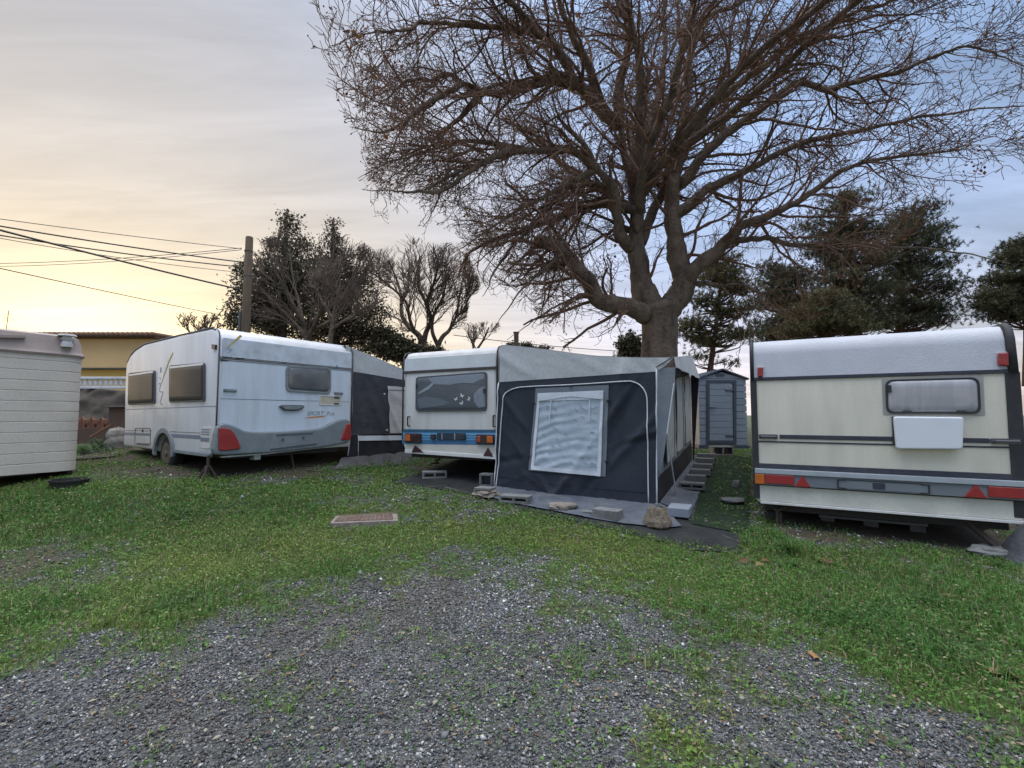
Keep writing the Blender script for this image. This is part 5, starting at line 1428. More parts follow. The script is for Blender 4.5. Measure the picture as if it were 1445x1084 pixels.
spec = [  # photo polyline, radius start / end in photo px, depth offset start / end, twig density
 ([(912, 446), (890, 432), (866, 424), (849, 415), (832, 388), (813, 367), (787, 346), (770, 341), (759, 342)], 13.5, 7, -.2, -1.6, 1.2),
 ([(808, 366), (794, 370), (779, 377)], 6, 3.5, -.9, -1.1, .8),
 ([(921, 446), (912, 420), (905, 394), (902, 359), (900, 323), (897, 272), (883, 223), (874, 177)], 22, 9, 0, .4, .6),
 ([(890, 350), (881, 333), (873, 300), (863, 263), (840, 238), (822, 206), (800, 180)], 10, 6, .1, -1.5, 1.0),
 ([(838, 238), (810, 213), (775, 211), (735, 216), (690, 222), (650, 236), (610, 262)], 6.5, 2.5, -.9, -3.2, 1.2),
 ([(868, 272), (845, 262), (815, 264), (785, 288), (750, 300), (720, 330)], 5, 2, 0, -1.5, 1.0),
 ([(878, 300), (862, 292), (842, 287), (815, 290), (785, 288)], 4, 2, 0, .6, .8),
 ([(874, 178), (845, 155), (815, 127), (788, 114), (760, 120), (728, 126), (690, 137), (674, 133), (653, 115), (639, 104), (613, 114), (586, 115), (555, 130)], 10, 3, .4, -2.6, 1.3),
 ([(874, 180), (872, 126), (883, 86), (889, 46), (877, 6), (870, -60), (860, -130)], 9, 4, .4, .8, .8),
 ([(848, 160), (830, 86), (814, 57), (797, 11), (775, -50), (760, -110)], 8, 3.5, .2, -1.5, .9),
 ([(812, 124), (797, 103), (777, 69), (757, 51), (717, 43), (668, 41), (624, 37), (590, 31), (568, 43), (535, 44)], 7.5, 2.5, -.4, -3.6, 1.3),
 ([(760, 52), (735, 20), (700, -15), (655, -45), (600, -70)], 5, 2, -2, -4, 1.0),
 ([(930, 446), (945, 430), (961, 401), (960, 371), (956, 342), (947, 314), (948, 270), (958, 220), (968, 170), (973, 130), (977, 90), (985, 45), (1012, 17), (1043, 6), (1090, -30)], 20, 5, 0, .5, .7),
 ([(964, 398), (975, 385), (994, 363), (1013, 345), (1032, 326), (1055, 314), (1100, 298), (1150, 270), (1200, 240), (1250, 225), (1320, 215)], 13, 3, 0, -2.2, 1.1),
 ([(1020, 342), (1046, 340), (1079, 339), (1130, 345), (1190, 338), (1262, 346), (1330, 352), (1383, 362)], 5, 1.6, -.6, -2.5, 1.1),
 ([(900, 318), (912, 240), (925, 170), (937, 109), (943, 57), (937, 17), (945, -60)], 9, 4, 0, 1.5, .8),
 ([(958, 230), (980, 185), (1000, 146), (1015, 120), (1029, 86), (1035, 29), (1060, -40)], 8, 3, .3, 1.2, .9),
 ([(1006, 140), (1043, 120), (1080, 94), (1132, 57), (1173, 35), (1228, 16), (1269, 0), (1330, -30)], 7, 2.6, .5, -1.8, 1.2),
 ([(960, 260), (990, 215), (1040, 180), (1091, 145), (1126, 124), (1165, 130), (1208, 120), (1263, 107), (1296, 90), (1329, 78), (1380, 72), (1413, 80)], 8, 2, .2, -2.4, 1.2),
 ([(955, 300), (1000, 265), (1060, 235), (1130, 200), (1210, 180), (1300, 160), (1380, 150), (1440, 150)], 8, 2, 0, 1.6, 1.1),
 ([(905, 340), (920, 300), (938, 250), (952, 190), (965, 120), (955, 40), (960, -50)], 9, 4, .3, 3.0, .8),
 ([(895, 330), (870, 320), (850, 330), (830, 345), (800, 352), (770, 375)], 4, 1.5, .3, 1.2, .8),
 ([(866, 420), (845, 424), (820, 421), (795, 432), (765, 446), (740, 462)], 4, 1.2, -.4, -1.4, .5),
 ([(842, 238), (795, 258), (740, 285), (695, 315), (660, 345)], 5, 1.6, -.8, -3.0, 1.0),
 ([(805, 262), (765, 300), (725, 345), (695, 385), (690, 405)], 4, 1.4, -.6, -2.2, .9),
 ([(800, 356), (770, 385), (738, 410), (712, 442)], 3.5, 1.3, -1.2, -2.2, .9),
 ([(720, 213), (670, 240), (620, 270), (575, 275), (545, 268)], 4.5, 1.4, -2.4, -4.2, .8),
 ([(650, 120), (600, 150), (555, 180), (525, 185)], 4, 1.2, -2.4, -4.0, .9),
 ([(745, 214), (680, 200), (620, 205), (560, 225), (530, 238)], 4.5, 1.4, -1.4, -1.0, 1.3),
 ([(690, 125), (640, 175), (600, 215), (560, 245)], 4, 1.2, -2, -1.5, .9),
 ([(968, 400), (990, 404), (1020, 406), (1060, 412), (1090, 430)], 5, 1.5, 0, -.8, .9),
]
for pts, r0, r1, d0, d1, dens in spec:
    P, rd = limb(pts, r0 * PX, r1 * PX, d0, d1)
    w = np.cumsum(RNG.normal(0, .02, P.shape), 0); w -= np.linspace(0, 1, len(P))[:, None] * w[-1]
    P = P + w
    stub = len(pts) == 9 and pts[-1] == (759, 342) or len(pts) == 3
    if not stub:
        rd = rd * np.linspace(1, .45, len(rd)); ex = grow(P[-1], P[-1] - P[-3], .55, rd[-1], .006, 5, RNG, .12, (0, 0, .05)); P = np.vstack([P, ex[0][1:]]); rd = np.concatenate([rd, ex[1][1:]])
    P = np.vstack([P[:1] - (P[1:2] - P[:1]) * .6, P]); rd = np.concatenate([rd[:1] * .1, rd])
    trunkT.add(P, rd * (1 + .05 * np.sin(np.arange(len(P)) * .7 + r0)), 12); limbs.append((P, rd, dens))
# limbs reaching towards and away from the viewer, out of the crotch
top = tl(905, 300)
for k, (dx, dy, dz, L) in enumerate(((-.5, -.9, .75, 6.0), (.35, -1, .8, 6.5), (.9, -.6, .5, 6.5), (-.6, .9, .8, 6), (.6, .9, .7, 6.5), (0, .8, 1.2, 6), (-.95, .25, .45, 6.5), (.0, -.5, 1.3, 6.5))):
    P, rd = grow(top + np.array([0, 0, .5 * (k % 3)]), (dx, dy, dz), L, .14, .045, 16, RNG, .10, (0, 0, .03))
    trunkT.add(P, rd, 8); limbs.append((P, rd, 1.1))
trunkT.build('trunk', M['bark'], BT)
ctr = tl(940, 130); RX = 8.3
zlow = lambda x: tl(900, 440)[2] - .2 + (0.105 * max(0, abs(x) - 1.0)) ** 1.0 * 2.2
edge_l = [(-200, 500), (0, 522), (60, 525), (110, 505), (170, 480), (220, 492), (280, 497), (310, 520), (340, 590), (370, 640), (410, 690), (440, 720), (475, 750), (500, 800)]
ey = [e[1] for e in edge_l]; 
def inside(p):
    x, y, z = p
    # crown outline as a solid of revolution around the trunk: reach as a function of height
    reach = np.interp(z, ZR, RR_)
    return math.hypot(x, y * .9) < reach * (1 + .07 * math.sin(3.1 * math.atan2(y, x) + 1) + .05 * math.sin(7 * math.atan2(y, x))) and z > 2.1
ZR = [tl(900, yy)[2] for yy, xx in edge_l][::-1]; RR_ = [abs(tl(xx, yy)[0]) + .25 for yy, xx in edge_l][::-1]
ZR.append(ZR[-1] + 4); RR_.append(5.0)
twT = Tubes(); tips = []
def fan(P, rd, spacing, l0, l1, rfac, nseg, wob, upw, rng, dens=1.0, start=.12, maxr=1e9):
    out = []
    seg = np.linalg.norm(np.diff(P, axis=0), axis=1); s = np.concatenate([[0], np.cumsum(seg)]); L = s[-1]
    n = int(L / spacing * dens + rng.random())
    for _ in range(n):
        t = L * (start + (1 - start) * rng.random() ** .85); i = min(len(P) - 2, int(np.searchsorted(s, t) - 1)); f = (t - s[i]) / (seg[i] + 1e-9)
        p = P[i] + (P[i + 1] - P[i]) * f; tan = unit(P[i + 1] - P[i])
        side = rng.normal(0, 1, 3); side -= tan * (side @ tan); side = unit(side)
        outw = unit(np.array([p[0], p[1], .0]) + 1e-6)
        d = tan * (.55 + .5 * rng.random()) + side * (.75 + .3 * rng.random()) + outw * .25 + np.array([0, 0, upw])
        ln = (l0 + (l1 - l0) * rng.random()) * (1.1 - .5 * t / L)
        r = min(maxr, rd[i] * rfac)
        Q, q = grow(p, d, ln, r, max(.0035, r * .30), nseg, rng, wob, (outw[0] * .06, outw[1] * .06, rng.normal(0.02, .12)))
        Q, q = cut_inside(Q, q, inside)
        if Q is not None: out.append((Q, q))
    return out
lv1 = []
for P, rd, dens in limbs: lv1 += fan(P, rd, .27, 1.4, 3.4, .42, 10, .19, .06, RNG, dens, .10, .055)
for P, rd in lv1: twT.add(P, rd, 5)
lv2 = []
for P, rd in lv1: lv2 += fan(P, rd, .24, .5, 1.4, .58, 7, .26, .04, RNG, 1.0, .1, .016)
for P, rd, dens in limbs: lv2 += fan(P, rd, .20, .4, 1.3, .3, 7, .26, .1, RNG, 1.0, .1, .010)
for P, rd in lv2: twT.add(P, np.maximum(rd, .0070), 3)
lv3 = []
for P, rd in lv2: lv3 += fan(P, rd, .22, .18, .55, .72, 5, .28, .10, RNG, 1.0, .15, .008)
for P, rd in lv3: twT.add(P, np.maximum(rd, .0058), 3); tips.append(P[-1])
print('plane tree twigs', len(lv1), len(lv2), len(lv3))
# thin shoots sprouting straight from the bark
P, rd = limb([(929, 520), (931, 470), (928, 440)], .44, .40)
for Q, q, dn in [(P, rd, 2.0)] + [l for l in limbs[:16]]:
    for S, s_ in fan(Q, q * 0 + .012, .075, .15, .7, .7, 6, .38, .15, RNG, 1.0, .0, .008):
        k = int(np.argmin(np.linalg.norm(Q - S[0], axis=1))); d0 = unit(S[1] - S[0]) * q[k] * .8; twT.add(S + d0, np.maximum(s_, .0055), 3); tips.append(S[-1] + d0)
twT.build('crown', M['twig'], BT)
# hanging buds, seed balls and a few dead leaves at twig ends
tips = np.array(tips); 
def leaf_quads(C, size, rng, up=None, aspect=.6, fold_=True):
    n = len(C); a = rng.normal(0, 1, (n, 3)); a /= np.linalg.norm(a, axis=1)[:, None]
    r = rng.normal(0, 1, (n, 3)); b = np.cross(a, r); b /= np.linalg.norm(b, axis=1)[:, None]
    s = (size * (.6 + .8 * rng.random(n)))[:, None]
    V = np.stack([C - a * s * .5, C + b * s * aspect * .5, C + a * s * .5, C - b * s * aspect * .5], 1).reshape(-1, 3)
    F = np.arange(4 * n).reshape(-1, 4)
    return V, F
sel = tips[RNG.random(len(tips)) < .55]; V, F = leaf_quads(sel, .055, RNG, aspect=.5)
base = np.array([.075, .045, .03]); tint = np.repeat(base * (.6 + .9 * RNG.random((len(sel), 1))) , 4, 0)
np_mesh('bud', V, F, M['dryleaf'], BT, tint)['kind'] = 'stuff'
cl = tips[RNG.integers(0, len(tips), 300)]; cl = cl[RNG.random(300) < .8]
C_ = np.repeat(cl, 7, 0) + RNG.normal(0, .10, (len(cl) * 7, 3)); V, F = leaf_quads(C_, .085, RNG, aspect=.7)
tint = np.repeat(np.array([.17, .075, .03]) * (.5 + .9 * RNG.random((len(C_), 1))), 4, 0)
np_mesh('dead_leaves', V, F, M['dryleaf'], BT, tint)['kind'] = 'stuff'

# ---- smaller bare trees
def bare_tree(name, lab, trunks, Y, crown_c, crown_r, n1, mat='twig_grey', seed=1, root=None, group=None):
    rng = np.random.default_rng(seed)
    x0, y0 = root; b = at(x0, y0, Y); base = np.array([b.x, Y, T(b.x, Y)])
    th = thing(name, lab, 'tree', base, 0, group)
    px = Y / FPX
    cc = np.array(at(crown_c[0], crown_c[1], Y)) - base; rx, rz = crown_r[0] * px, crown_r[1] * px
    def ins(p): return ((p[0] - cc[0]) / rx) ** 2 + ((p[1] - cc[1]) / rx) ** 2 + ((p[2] - cc[2]) / rz) ** 2 < 1 + .15 * math.sin(p[0] * 3 + p[2] * 2)
    tr, cr = Tubes(), Tubes(); L0 = []
    for pts, r0, r1 in trunks:
        P = np.array(smooth_line([np.array(at(x, y, Y + dy)) - base for x, y, dy in pts], 4)); rd = np.linspace(r0 * px, r1 * px, len(P)); tr.add(P, rd, 9); L0.append((P, rd))
    tr.build('trunk', M['bark'], th)
    def fan2(P, rd, n, l0, l1, rf_, nseg, wob, upw, mn):
        out = []
        for _ in range(n):
            t = .2 + .8 * rng.random(); i = min(len(P) - 2, int(t * (len(P) - 1))); p = P[i]; tan = unit(P[i + 1] - P[i])
            side = rng.normal(0, 1, 3); side -= tan * (side @ tan); side = unit(side); ow = unit(p - cc * np.array([1, 1, .6]))
            d = tan * .75 + side * .95 + ow * .7 + np.array([0, 0, upw]); r = rd[i] * rf_
            Q, q = grow(p, d, l0 + (l1 - l0) * rng.random(), r, max(mn, r * .3), nseg, rng, wob, tuple(ow * .08)); Q, q = cut_inside(Q, q, ins)
            if Q is not None: out.append((Q, np.maximum(q, mn)))
        return out
    s = rx
    a1 = []; [a1.extend(fan2(P, np.minimum(rd, .07), n1, s * .45, s * 1.05, .45, 11, .10, .18, .012)) for P, rd in L0]
    a2 = []; [a2.extend(fan2(P, rd, 8, s * .2, s * .45, .5, 7, .11, .15, .009)) for P, rd in a1]
    a3 = []; [a3.extend(fan2(P, rd, 4, s * .08, s * .24, .65, 4, .13, .10, .0075)) for P, rd in a2]
    for l, k in ((a1, 4), (a2, 3), (a3, 3)):
        for P, rd in l: cr.add(P, rd, k)
    cr.build('crown', M[mat], th)
    print(name, len(a1), len(a2), len(a3))
    return th
bare_tree('bare_tree', 'bare rounded tree with twin crooked trunks between the evergreen and the big tree',
          [([(596, 530, 0), (597, 495, 0), (592, 475, 0), (578, 462, .3), (567, 445, .5), (566, 420, .6), (560, 395, .8), (548, 368, .9)], 5.6, .9),
           ([(597, 490, 0), (601, 470, 0), (608, 450, -.3), (600, 425, -.4), (590, 400, -.5), (592, 360, -.6)], 4.4, .8),
           ([(585, 470, 0), (578, 450, -.4), (572, 425, -.5), (545, 400, -.9), (524, 385, -1)], 2.8, .8),
           ([(566, 430, .5), (575, 405, 1.2), (578, 375, 1.5), (572, 350, 1.6)], 2.4, .7),
           ([(601, 428, -.4), (612, 400, -1), (618, 372, -1.4), (612, 350, -1.6)], 2.4, .7),
           ([(614, 525, 0), (617, 494, 0), (624, 476, 0), (634, 466, .3), (644, 445, .4), (648, 420, .5), (652, 395, .6)], 4.4, .8),
           ([(618, 488, 0), (610, 468, -.2), (612, 445, -.4), (625, 420, -.6), (630, 390, -.8)], 3.2, .8),
           ([(642, 450, .4), (655, 435, .2), (664, 415, 0)], 2.0, .7)],
          21, (590, 408), (84, 72), 12, seed=3, root=(603, 500))
bare_tree('bare_tree', 'wide brown bare tree whose twigs mingle with the evergreens behind the left caravan',
          [([(436, 530, 0), (434, 490, 0), (427, 450, 0), (415, 400, .3), (408, 350, .5)], 4, .8), ([(434, 480, 0), (452, 440, -.3), (470, 395, -.5), (478, 350, -.6)], 3.5, .8),
           ([(433, 475, 0), (405, 445, .3), (375, 415, .5), (350, 395, .6)], 3, .7), ([(435, 470, 0), (470, 450, .3), (505, 420, .5), (530, 395, .6)], 3, .7), ([(430, 460, 0), (395, 395, -.6), (375, 350, -.9)], 3, .7), ([(440, 455, 0), (490, 410, -.6), (510, 365, -.8)], 3, .7)],
          17.6, (440, 410), (112, 84), 6, seed=18, root=(436, 500))
bare_tree('bare_tree', 'slender pale bare tree in front of the dense evergreen',
          [([(462, 520, 0), (466, 480, 0), (470, 455, 0), (474, 430, 0), (480, 405, 0)], 4, 2), ([(468, 466, 0), (480, 456, -.2), (496, 448, -.4), (515, 436, -.5)], 2.5, 1.2), ([(471, 452, 0), (458, 430, .2), (445, 405, .4)], 2, 1)],
          14, (475, 415), (75, 60), 5, seed=8, root=(462, 500))
bare_tree('bare_shrub', 'small bare shrub with fine twigs left of the wooden pole',
          [([(283, 500, 0), (283, 478, 0), (279, 462, 0)], 2, 1), ([(284, 495, 0), (292, 472, 0), (300, 452, 0)], 2, 1), ([(282, 495, 0), (270, 474, 0), (262, 458, 0)], 2, 1)],
          15, (280, 464), (36, 26), 4, seed=12, root=(283, 500))
bare_tree('bare_tree', 'low bare tree with thin upright twigs just right of the bare twin trunk tree',
          [([(668, 520, 0), (668, 490, 0), (660, 470, 0)], 2, 1), ([(668, 500, 0), (682, 480, 0), (690, 462, 0)], 2, 1)], 24, (676, 478), (46, 26), 5, seed=15, root=(668, 505))

# ---- leafy evergreens
def crown_leaves(th, Y, blobs, n, size, col, rng, aspect=.55, per=22, spread=.15, depth=.75):
    """blobs: (px, py, rx, ry) in photo px -> leaf clumps through their volume"""
    base = np.array(th.location); px = Y / FPX; Cs = []; tot = sum(b[2] * b[3] for b in blobs)
    for bx, by, rx, ry in blobs:
        c = np.array(at(bx, by, Y)) - base; m = max(1, int(n / per * rx * ry / tot))
        d = rng.normal(0, 1, (m, 3)); d /= np.linalg.norm(d, axis=1)[:, None]; r = rng.random((m, 1)) ** .45
        Cs.append(c + d * r * np.array([rx * px, min(rx, ry * 1.6) * px * depth, ry * px]))
    C0 = np.concatenate(Cs)
    sh = .45 + 1.0 * rng.random((len(C0), 1)); hue = rng.random((len(C0), 1))
    C = np.repeat(C0, per, 0) + rng.normal(0, spread, (len(C0) * per, 3)) * np.array([1, 1, .75])
    V, F = leaf_quads(C, size, rng, aspect=aspect)
    a, b = np.array(col[0]), np.array(col[1])
    t = (a * (1 - hue) + b * hue) * sh; t = np.repeat(t, per, 0) * (.75 + .5 * rng.random((len(C), 1)))
    np_mesh('crown', V, F, M['leaf'], th, np.repeat(t, 4, 0))
    return C0
def ev_branches(th, trunk_pts, Y, C0, r0, rng, mat, step=5, rb=.03):
    base = np.array(th.location); px = Y / FPX
    P = np.array(smooth_line([np.array(at(x, y, Y)) - base for x, y in trunk_pts], 5)); rd = np.linspace(r0 * px, r0 * px * .25, len(P))
    tr = Tubes(); tr.add(P, rd, 10)
    tr.build('trunk', M[mat], th)
    br = Tubes()
    for c in C0[::step]:
        zt_ = c[2] - .45 * np.hypot(c[0] - P[0][0], c[1]) - .1; i = int(np.clip(np.searchsorted(P[:, 2], zt_), 1, len(P) - 1)); p = P[i]
        mid = p * .45 + c * .55 + rng.normal(0, .12, 3) - np.array([0, 0, .12])
        br.add(np.array(smooth_line([p, mid, c], 3)), np.linspace(min(rb, rd[i] * .5), .008, 7), 4)
    br.build('branches', M[mat], th)['kind'] = 'stuff'
def evergreen(name, lab, Y, trunk_pts, blobs, n, size, col, r0, seed, mat='bark', group=None, step=5, **kw):
    rng = np.random.default_rng(seed); x, y = trunk_pts[0]; b = at(x, y, Y)
    th = thing(name, lab, 'tree', (b.x, Y, T(b.x, Y)), 0, group)
    C0 = crown_leaves(th, Y, blobs, n, size, col, rng, **kw); ev_branches(th, trunk_pts, Y, C0, r0, rng, mat, step)
    return th
G1 = ((.050, .058, .034), (.115, .095, .055))
evergreen('evergreen_tree', 'dark dense evergreen tree with a tall spire, right behind the wooden pole', 19,
          [(398, 520), (398, 440), (402, 380), (404, 300)],
          [(404, 312, 9, 22), (418, 316, 5, 18), (404, 345, 24, 18), (395, 375, 45, 24), (378, 405, 55, 32), (362, 440, 44, 36), (420, 400, 50, 36), (405, 450, 70, 32), (345, 385, 16, 20), (332, 440, 14, 20), (336, 410, 10, 12), (430, 350, 16, 18), (328, 462, 10, 10)],
          22000, .11, G1, 8, 21, group='evergreen trees behind the caravans')
evergreen('evergreen_tree', 'dark evergreen tree with a ragged thin top, right of the spired one', 20.5,
          [(474, 520), (472, 440), (470, 380), (470, 310)],
          [(470, 318, 9, 10), (470, 340, 18, 14), (462, 365, 32, 20), (486, 362, 18, 16), (480, 400, 50, 30), (450, 420, 50, 30), (500, 440, 50, 34), (470, 470, 70, 26), (520, 470, 38, 26), (545, 490, 34, 16), (500, 392, 26, 18)],
          24000, .11, ((.060, .056, .038), (.125, .092, .060)), 8, 22, group='evergreen trees behind the caravans')
evergreen('evergreen_shrub', 'low dark bushy tree under the twin trunk tree', 20, [(570, 530), (570, 490), (570, 470)], [(560, 492, 36, 14), (590, 500, 40, 12), (545, 478, 20, 12)], 9000, .15, G1, 4, 23)
evergreen('conifer', 'small dark leafy tree peeping out left of the thick plane tree trunk', 20, [(890, 530), (890, 500), (891, 470)], [(888, 485, 14, 16), (898, 495, 14, 12), (884, 499, 10, 8)], 2600, .16, G1, 3, 24)
evergreen('distant_bush', 'tiny far dark bush above the roof of the small white caravan', 34, [(742, 500), (742, 490), (742, 486)], [(742, 489, 10, 4), (765, 493, 14, 3), (722, 488, 6, 3)], 1500, .16, G1, 2, 25)

def pine(name, lab, Y, trunk_pts, blobs, n, col, r0, seed, group, needle=.15, per=26, trunk='pine_bark'):
    """flat needle pads: bunches of thin needles fanned round short shoots"""
    rng = np.random.default_rng(seed); x, y = trunk_pts[0]; b = at(x, y, Y)
    th = thing(name, lab, 'pine tree', (b.x, Y, T(b.x, Y)), 0, group); base = np.array(th.location); px = Y / FPX
    Cs = []; tot = sum(q[2] * q[3] for q in blobs)
    for bx, by, rx, ry in blobs:
        c = np.array(at(bx, by, Y)) - base; m = max(1, int(n * 2.5 * rx * ry / tot / 10))
        d = rng.normal(0, 1, (m, 3)); d /= np.linalg.norm(d, axis=1)[:, None]; r = rng.random((m, 1)) ** .4
        pads = c + d * r * np.array([rx * px, rx * px * .8, ry * px])
        C = np.repeat(pads, 10, 0) + rng.normal(0, 1, (m * 10, 3)) * np.array([.34, .34, .10]); Cs.append(C)
    C0 = np.concatenate(Cs); m = len(C0)
    sh = .5 + .9 * rng.random((m, 1)); hue = rng.random((m, 1))
    axis = rng.normal(0, .5, (m, 3)) + np.array([0, 0, .55]); axis /= np.linalg.norm(axis, axis=1)[:, None]
    A = np.repeat(axis, per, 0); S = np.repeat(C0, per, 0) + A * (rng.random((m * per, 1)) * .16 - .06)
    D = A * .6 + rng.normal(0, .62, (m * per, 3)); D /= np.linalg.norm(D, axis=1)[:, None]
    W = np.cross(D, rng.normal(0, 1, (m * per, 3))); W /= np.linalg.norm(W, axis=1)[:, None]
    L = (needle * (.6 + .6 * rng.random((m * per, 1)))); wv_ = .010
    V = np.stack([S - W * wv_, S + W * wv_, S + D * L], 1).reshape(-1, 3); F = np.arange(3 * m * per).reshape(-1, 3)
    a, b2 = np.array(col[0]), np.array(col[1]); t = np.repeat((a * (1 - hue) + b2 * hue) * sh, per, 0) * (.8 + .4 * rng.random((m * per, 1)))
    np_mesh('crown', V, F, M['leaf'], th, np.repeat(t, 3, 0))
    ev_branches(th, trunk_pts, Y, C0[::10], r0, rng, trunk, 1, .035)
    return th
GP = ((.058, .068, .036), (.125, .115, .055)); GPy = ((.066, .078, .038), (.16, .135, .058))
PG = 'pines behind the cream caravan'
pine('pine_tree', 'slim pine with a thin leaning reddish trunk, just right of the plane tree', 20, [(1000, 540), (1003, 515), (1009, 470), (1015, 420), (1018, 375)],
     [(1020, 372, 24, 10), (1012, 390, 34, 12), (1035, 405, 22, 14), (990, 425, 18, 10), (1030, 440, 30, 10), (980, 458, 24, 10), (1000, 480, 26, 8), (1042, 470, 22, 10), (965, 470, 10, 8), (985, 505, 12, 5), (1030, 512, 10, 4)], 900, GPy, 5, 31, PG, per=24)
pine('pine_tree', 'bluish green pine with two rounded tops, between the slim pine and the tall pine', 25, [(1108, 540), (1106, 480), (1102, 420), (1098, 375)],
     [(1092, 380, 18, 12), (1122, 385, 18, 12), (1104, 400, 38, 14), (1090, 425, 32, 16), (1125, 425, 26, 16), (1100, 455, 40, 14), (1085, 475, 34, 10), (1130, 468, 30, 14)], 1350, ((.050, .070, .046), (.095, .105, .060)), 5, 32, PG)
pine('pine_tree', 'tall dark pine, the highest behind the cream caravan', 23, [(1212, 545), (1210, 470), (1209, 400), (1196, 330), (1190, 270)],
     [(1190, 285, 34, 16), (1175, 318, 44, 18), (1215, 330, 40, 18), (1165, 350, 32, 16), (1205, 365, 56, 18), (1180, 395, 48, 18), (1220, 410, 46, 18), (1195, 440, 56, 18), (1170, 462, 40, 12), (1225, 455, 40, 12)], 2100, GP, 7, 33, PG)
pine('pine_tree', 'broad dark pine with drooping boughs on the right of the tall pine', 24, [(1270, 545), (1270, 470), (1272, 400), (1282, 330), (1292, 285)],
     [(1292, 300, 26, 14), (1278, 325, 40, 16), (1318, 325, 18, 12), (1290, 350, 50, 14), (1265, 375, 44, 16), (1318, 372, 34, 10), (1290, 400, 56, 14), (1330, 408, 28, 8), (1280, 430, 58, 14), (1325, 438, 36, 8), (1260, 455, 44, 12), (1310, 452, 36, 8)], 2000, ((.052, .066, .036), (.105, .105, .052)), 7, 34, PG)
pine('pine_tree', 'low yellowish pine in front of the tall dark pine', 20, [(1158, 545), (1158, 500), (1160, 440), (1162, 415)],
     [(1165, 422, 22, 10), (1145, 440, 26, 10), (1180, 440, 24, 10), (1160, 458, 44, 10), (1120, 466, 26, 8), (1200, 462, 28, 8)], 800, GPy, 4, 35, PG)
pine('pine_tree', 'pine cut by the right edge, with layered flat boughs', 21, [(1450, 545), (1450, 480), (1448, 400), (1452, 335)],
     [(1446, 345, 20, 10), (1430, 362, 22, 9), (1455, 370, 34, 10), (1420, 392, 34, 9), (1460, 400, 40, 12), (1405, 415, 30, 7), (1440, 425, 44, 10), (1395, 432, 26, 6), (1430, 445, 44, 7), (1475, 440, 40, 12)], 1500, GP, 6, 36, PG)
# ------------------------------------------------------------------ ground cover map (grass, bare soil, gravel), in yard metres
CTRL = """20,700,1,0 150,700,1,0 280,700,.9,0 60,740,1,0 30,800,.1,.8 95,790,.4,.5 160,780,.85,0 250,760,1,0 330,740,1,0 400,700,1,0 450,685,.9,0 430,740,1,0
520,765,1,0 600,705,.45,0 560,700,.4,.0 650,715,.5,0 610,745,.9,0 560,690,.6,0 700,765,.8,0 760,755,.95,0 850,775,1,0 930,795,1,0 1000,795,.9,0 1040,800,.8,.2 1100,772,1,0
1200,785,.9,.1 1290,775,.6,.4 1100,850,1,0 1200,880,1,0 1300,850,1,0 1400,850,1,0 1420,930,1,0 1330,950,.95,0 1250,940,.85,0 1180,920,.8,0 1100,900,.75,0 1030,880,.6,0
960,850,.7,0 880,820,.85,0 800,800,.5,0 720,805,.3,0 640,790,.45,0 560,790,.75,0 480,790,.95,0 400,800,.9,0 330,800,.95,0 250,820,.9,0 270,850,1,0 220,870,.8,0 120,850,.75,0
50,870,.95,0 40,930,.7,0 130,920,.35,0 220,910,.25,0 320,880,.3,0 400,850,.5,0 450,850,.25,0 200,960,.05,0 300,960,0,0 20,980,.05,0 100,1050,0,0 400,920,0,0 500,880,.05,0
600,850,0,0 700,850,.1,0 600,950,0,0 500,1040,0,0 700,1040,.05,0 800,900,.1,0 870,910,.5,0 900,870,.35,0 950,940,.35,0 1050,950,.25,0 1030,990,.2,0 960,1000,.3,0 880,980,.1,0
800,980,.05,0 860,1060,.2,0 960,1050,.5,0 1030,1040,.4,0 1130,1000,.2,0 1150,950,.15,0 1250,1000,.4,0 1350,990,.7,0 1430,1000,.85,0 1400,1030,.5,0 1300,1060,.15,0 1200,1060,.15,0
330,668,.05,.95 420,665,.05,.95 250,662,.2,.8 200,655,.25,.7 140,648,.25,.7 380,680,.5,.4 300,682,.8,.2 470,668,.6,.4 1150,752,.1,.9 1250,750,0,1 1350,755,0,1 1430,770,.1,.9 1080,750,.9,.1 620,662,.3,.6 680,668,.2,.8 540,668,.6,.3 1015,735,.42,.3 1035,730,.5,.3 1010,700,.36,.3 1035,700,.42,.3 1020,670,.36,.3 1040,665,.42,.3 1020,650,.4,.3"""
cp = np.array([[float(v) for v in t.split(',')] for t in CTRL.split()])
cg = np.array([list(gpt(a, b).xy) for a, b in cp[:, :2]])
extra = np.array([[-9, 12, .5, .4], [0, 13, .5, .4], [6, 12, .5, .4], [10, 8, .7, .2], [-10, 6, 1, 0], [-6, 3, .2, 0], [6, 3.2, .9, 0], [5, 2.2, .3, 0], [-4, 2, 0, 0], [0, 1, 0, 0], [4, 7.5, .0, 1], [5.5, 6.5, 0, 1], [-4.5, 9.5, .1, .9], [-6, 9, .3, .6], [-3.6, 9.0, .1, .9]])
cg = np.vstack([cg, extra[:, :2]]); cw = np.vstack([cp[:, 2:], extra[:, 2:]])
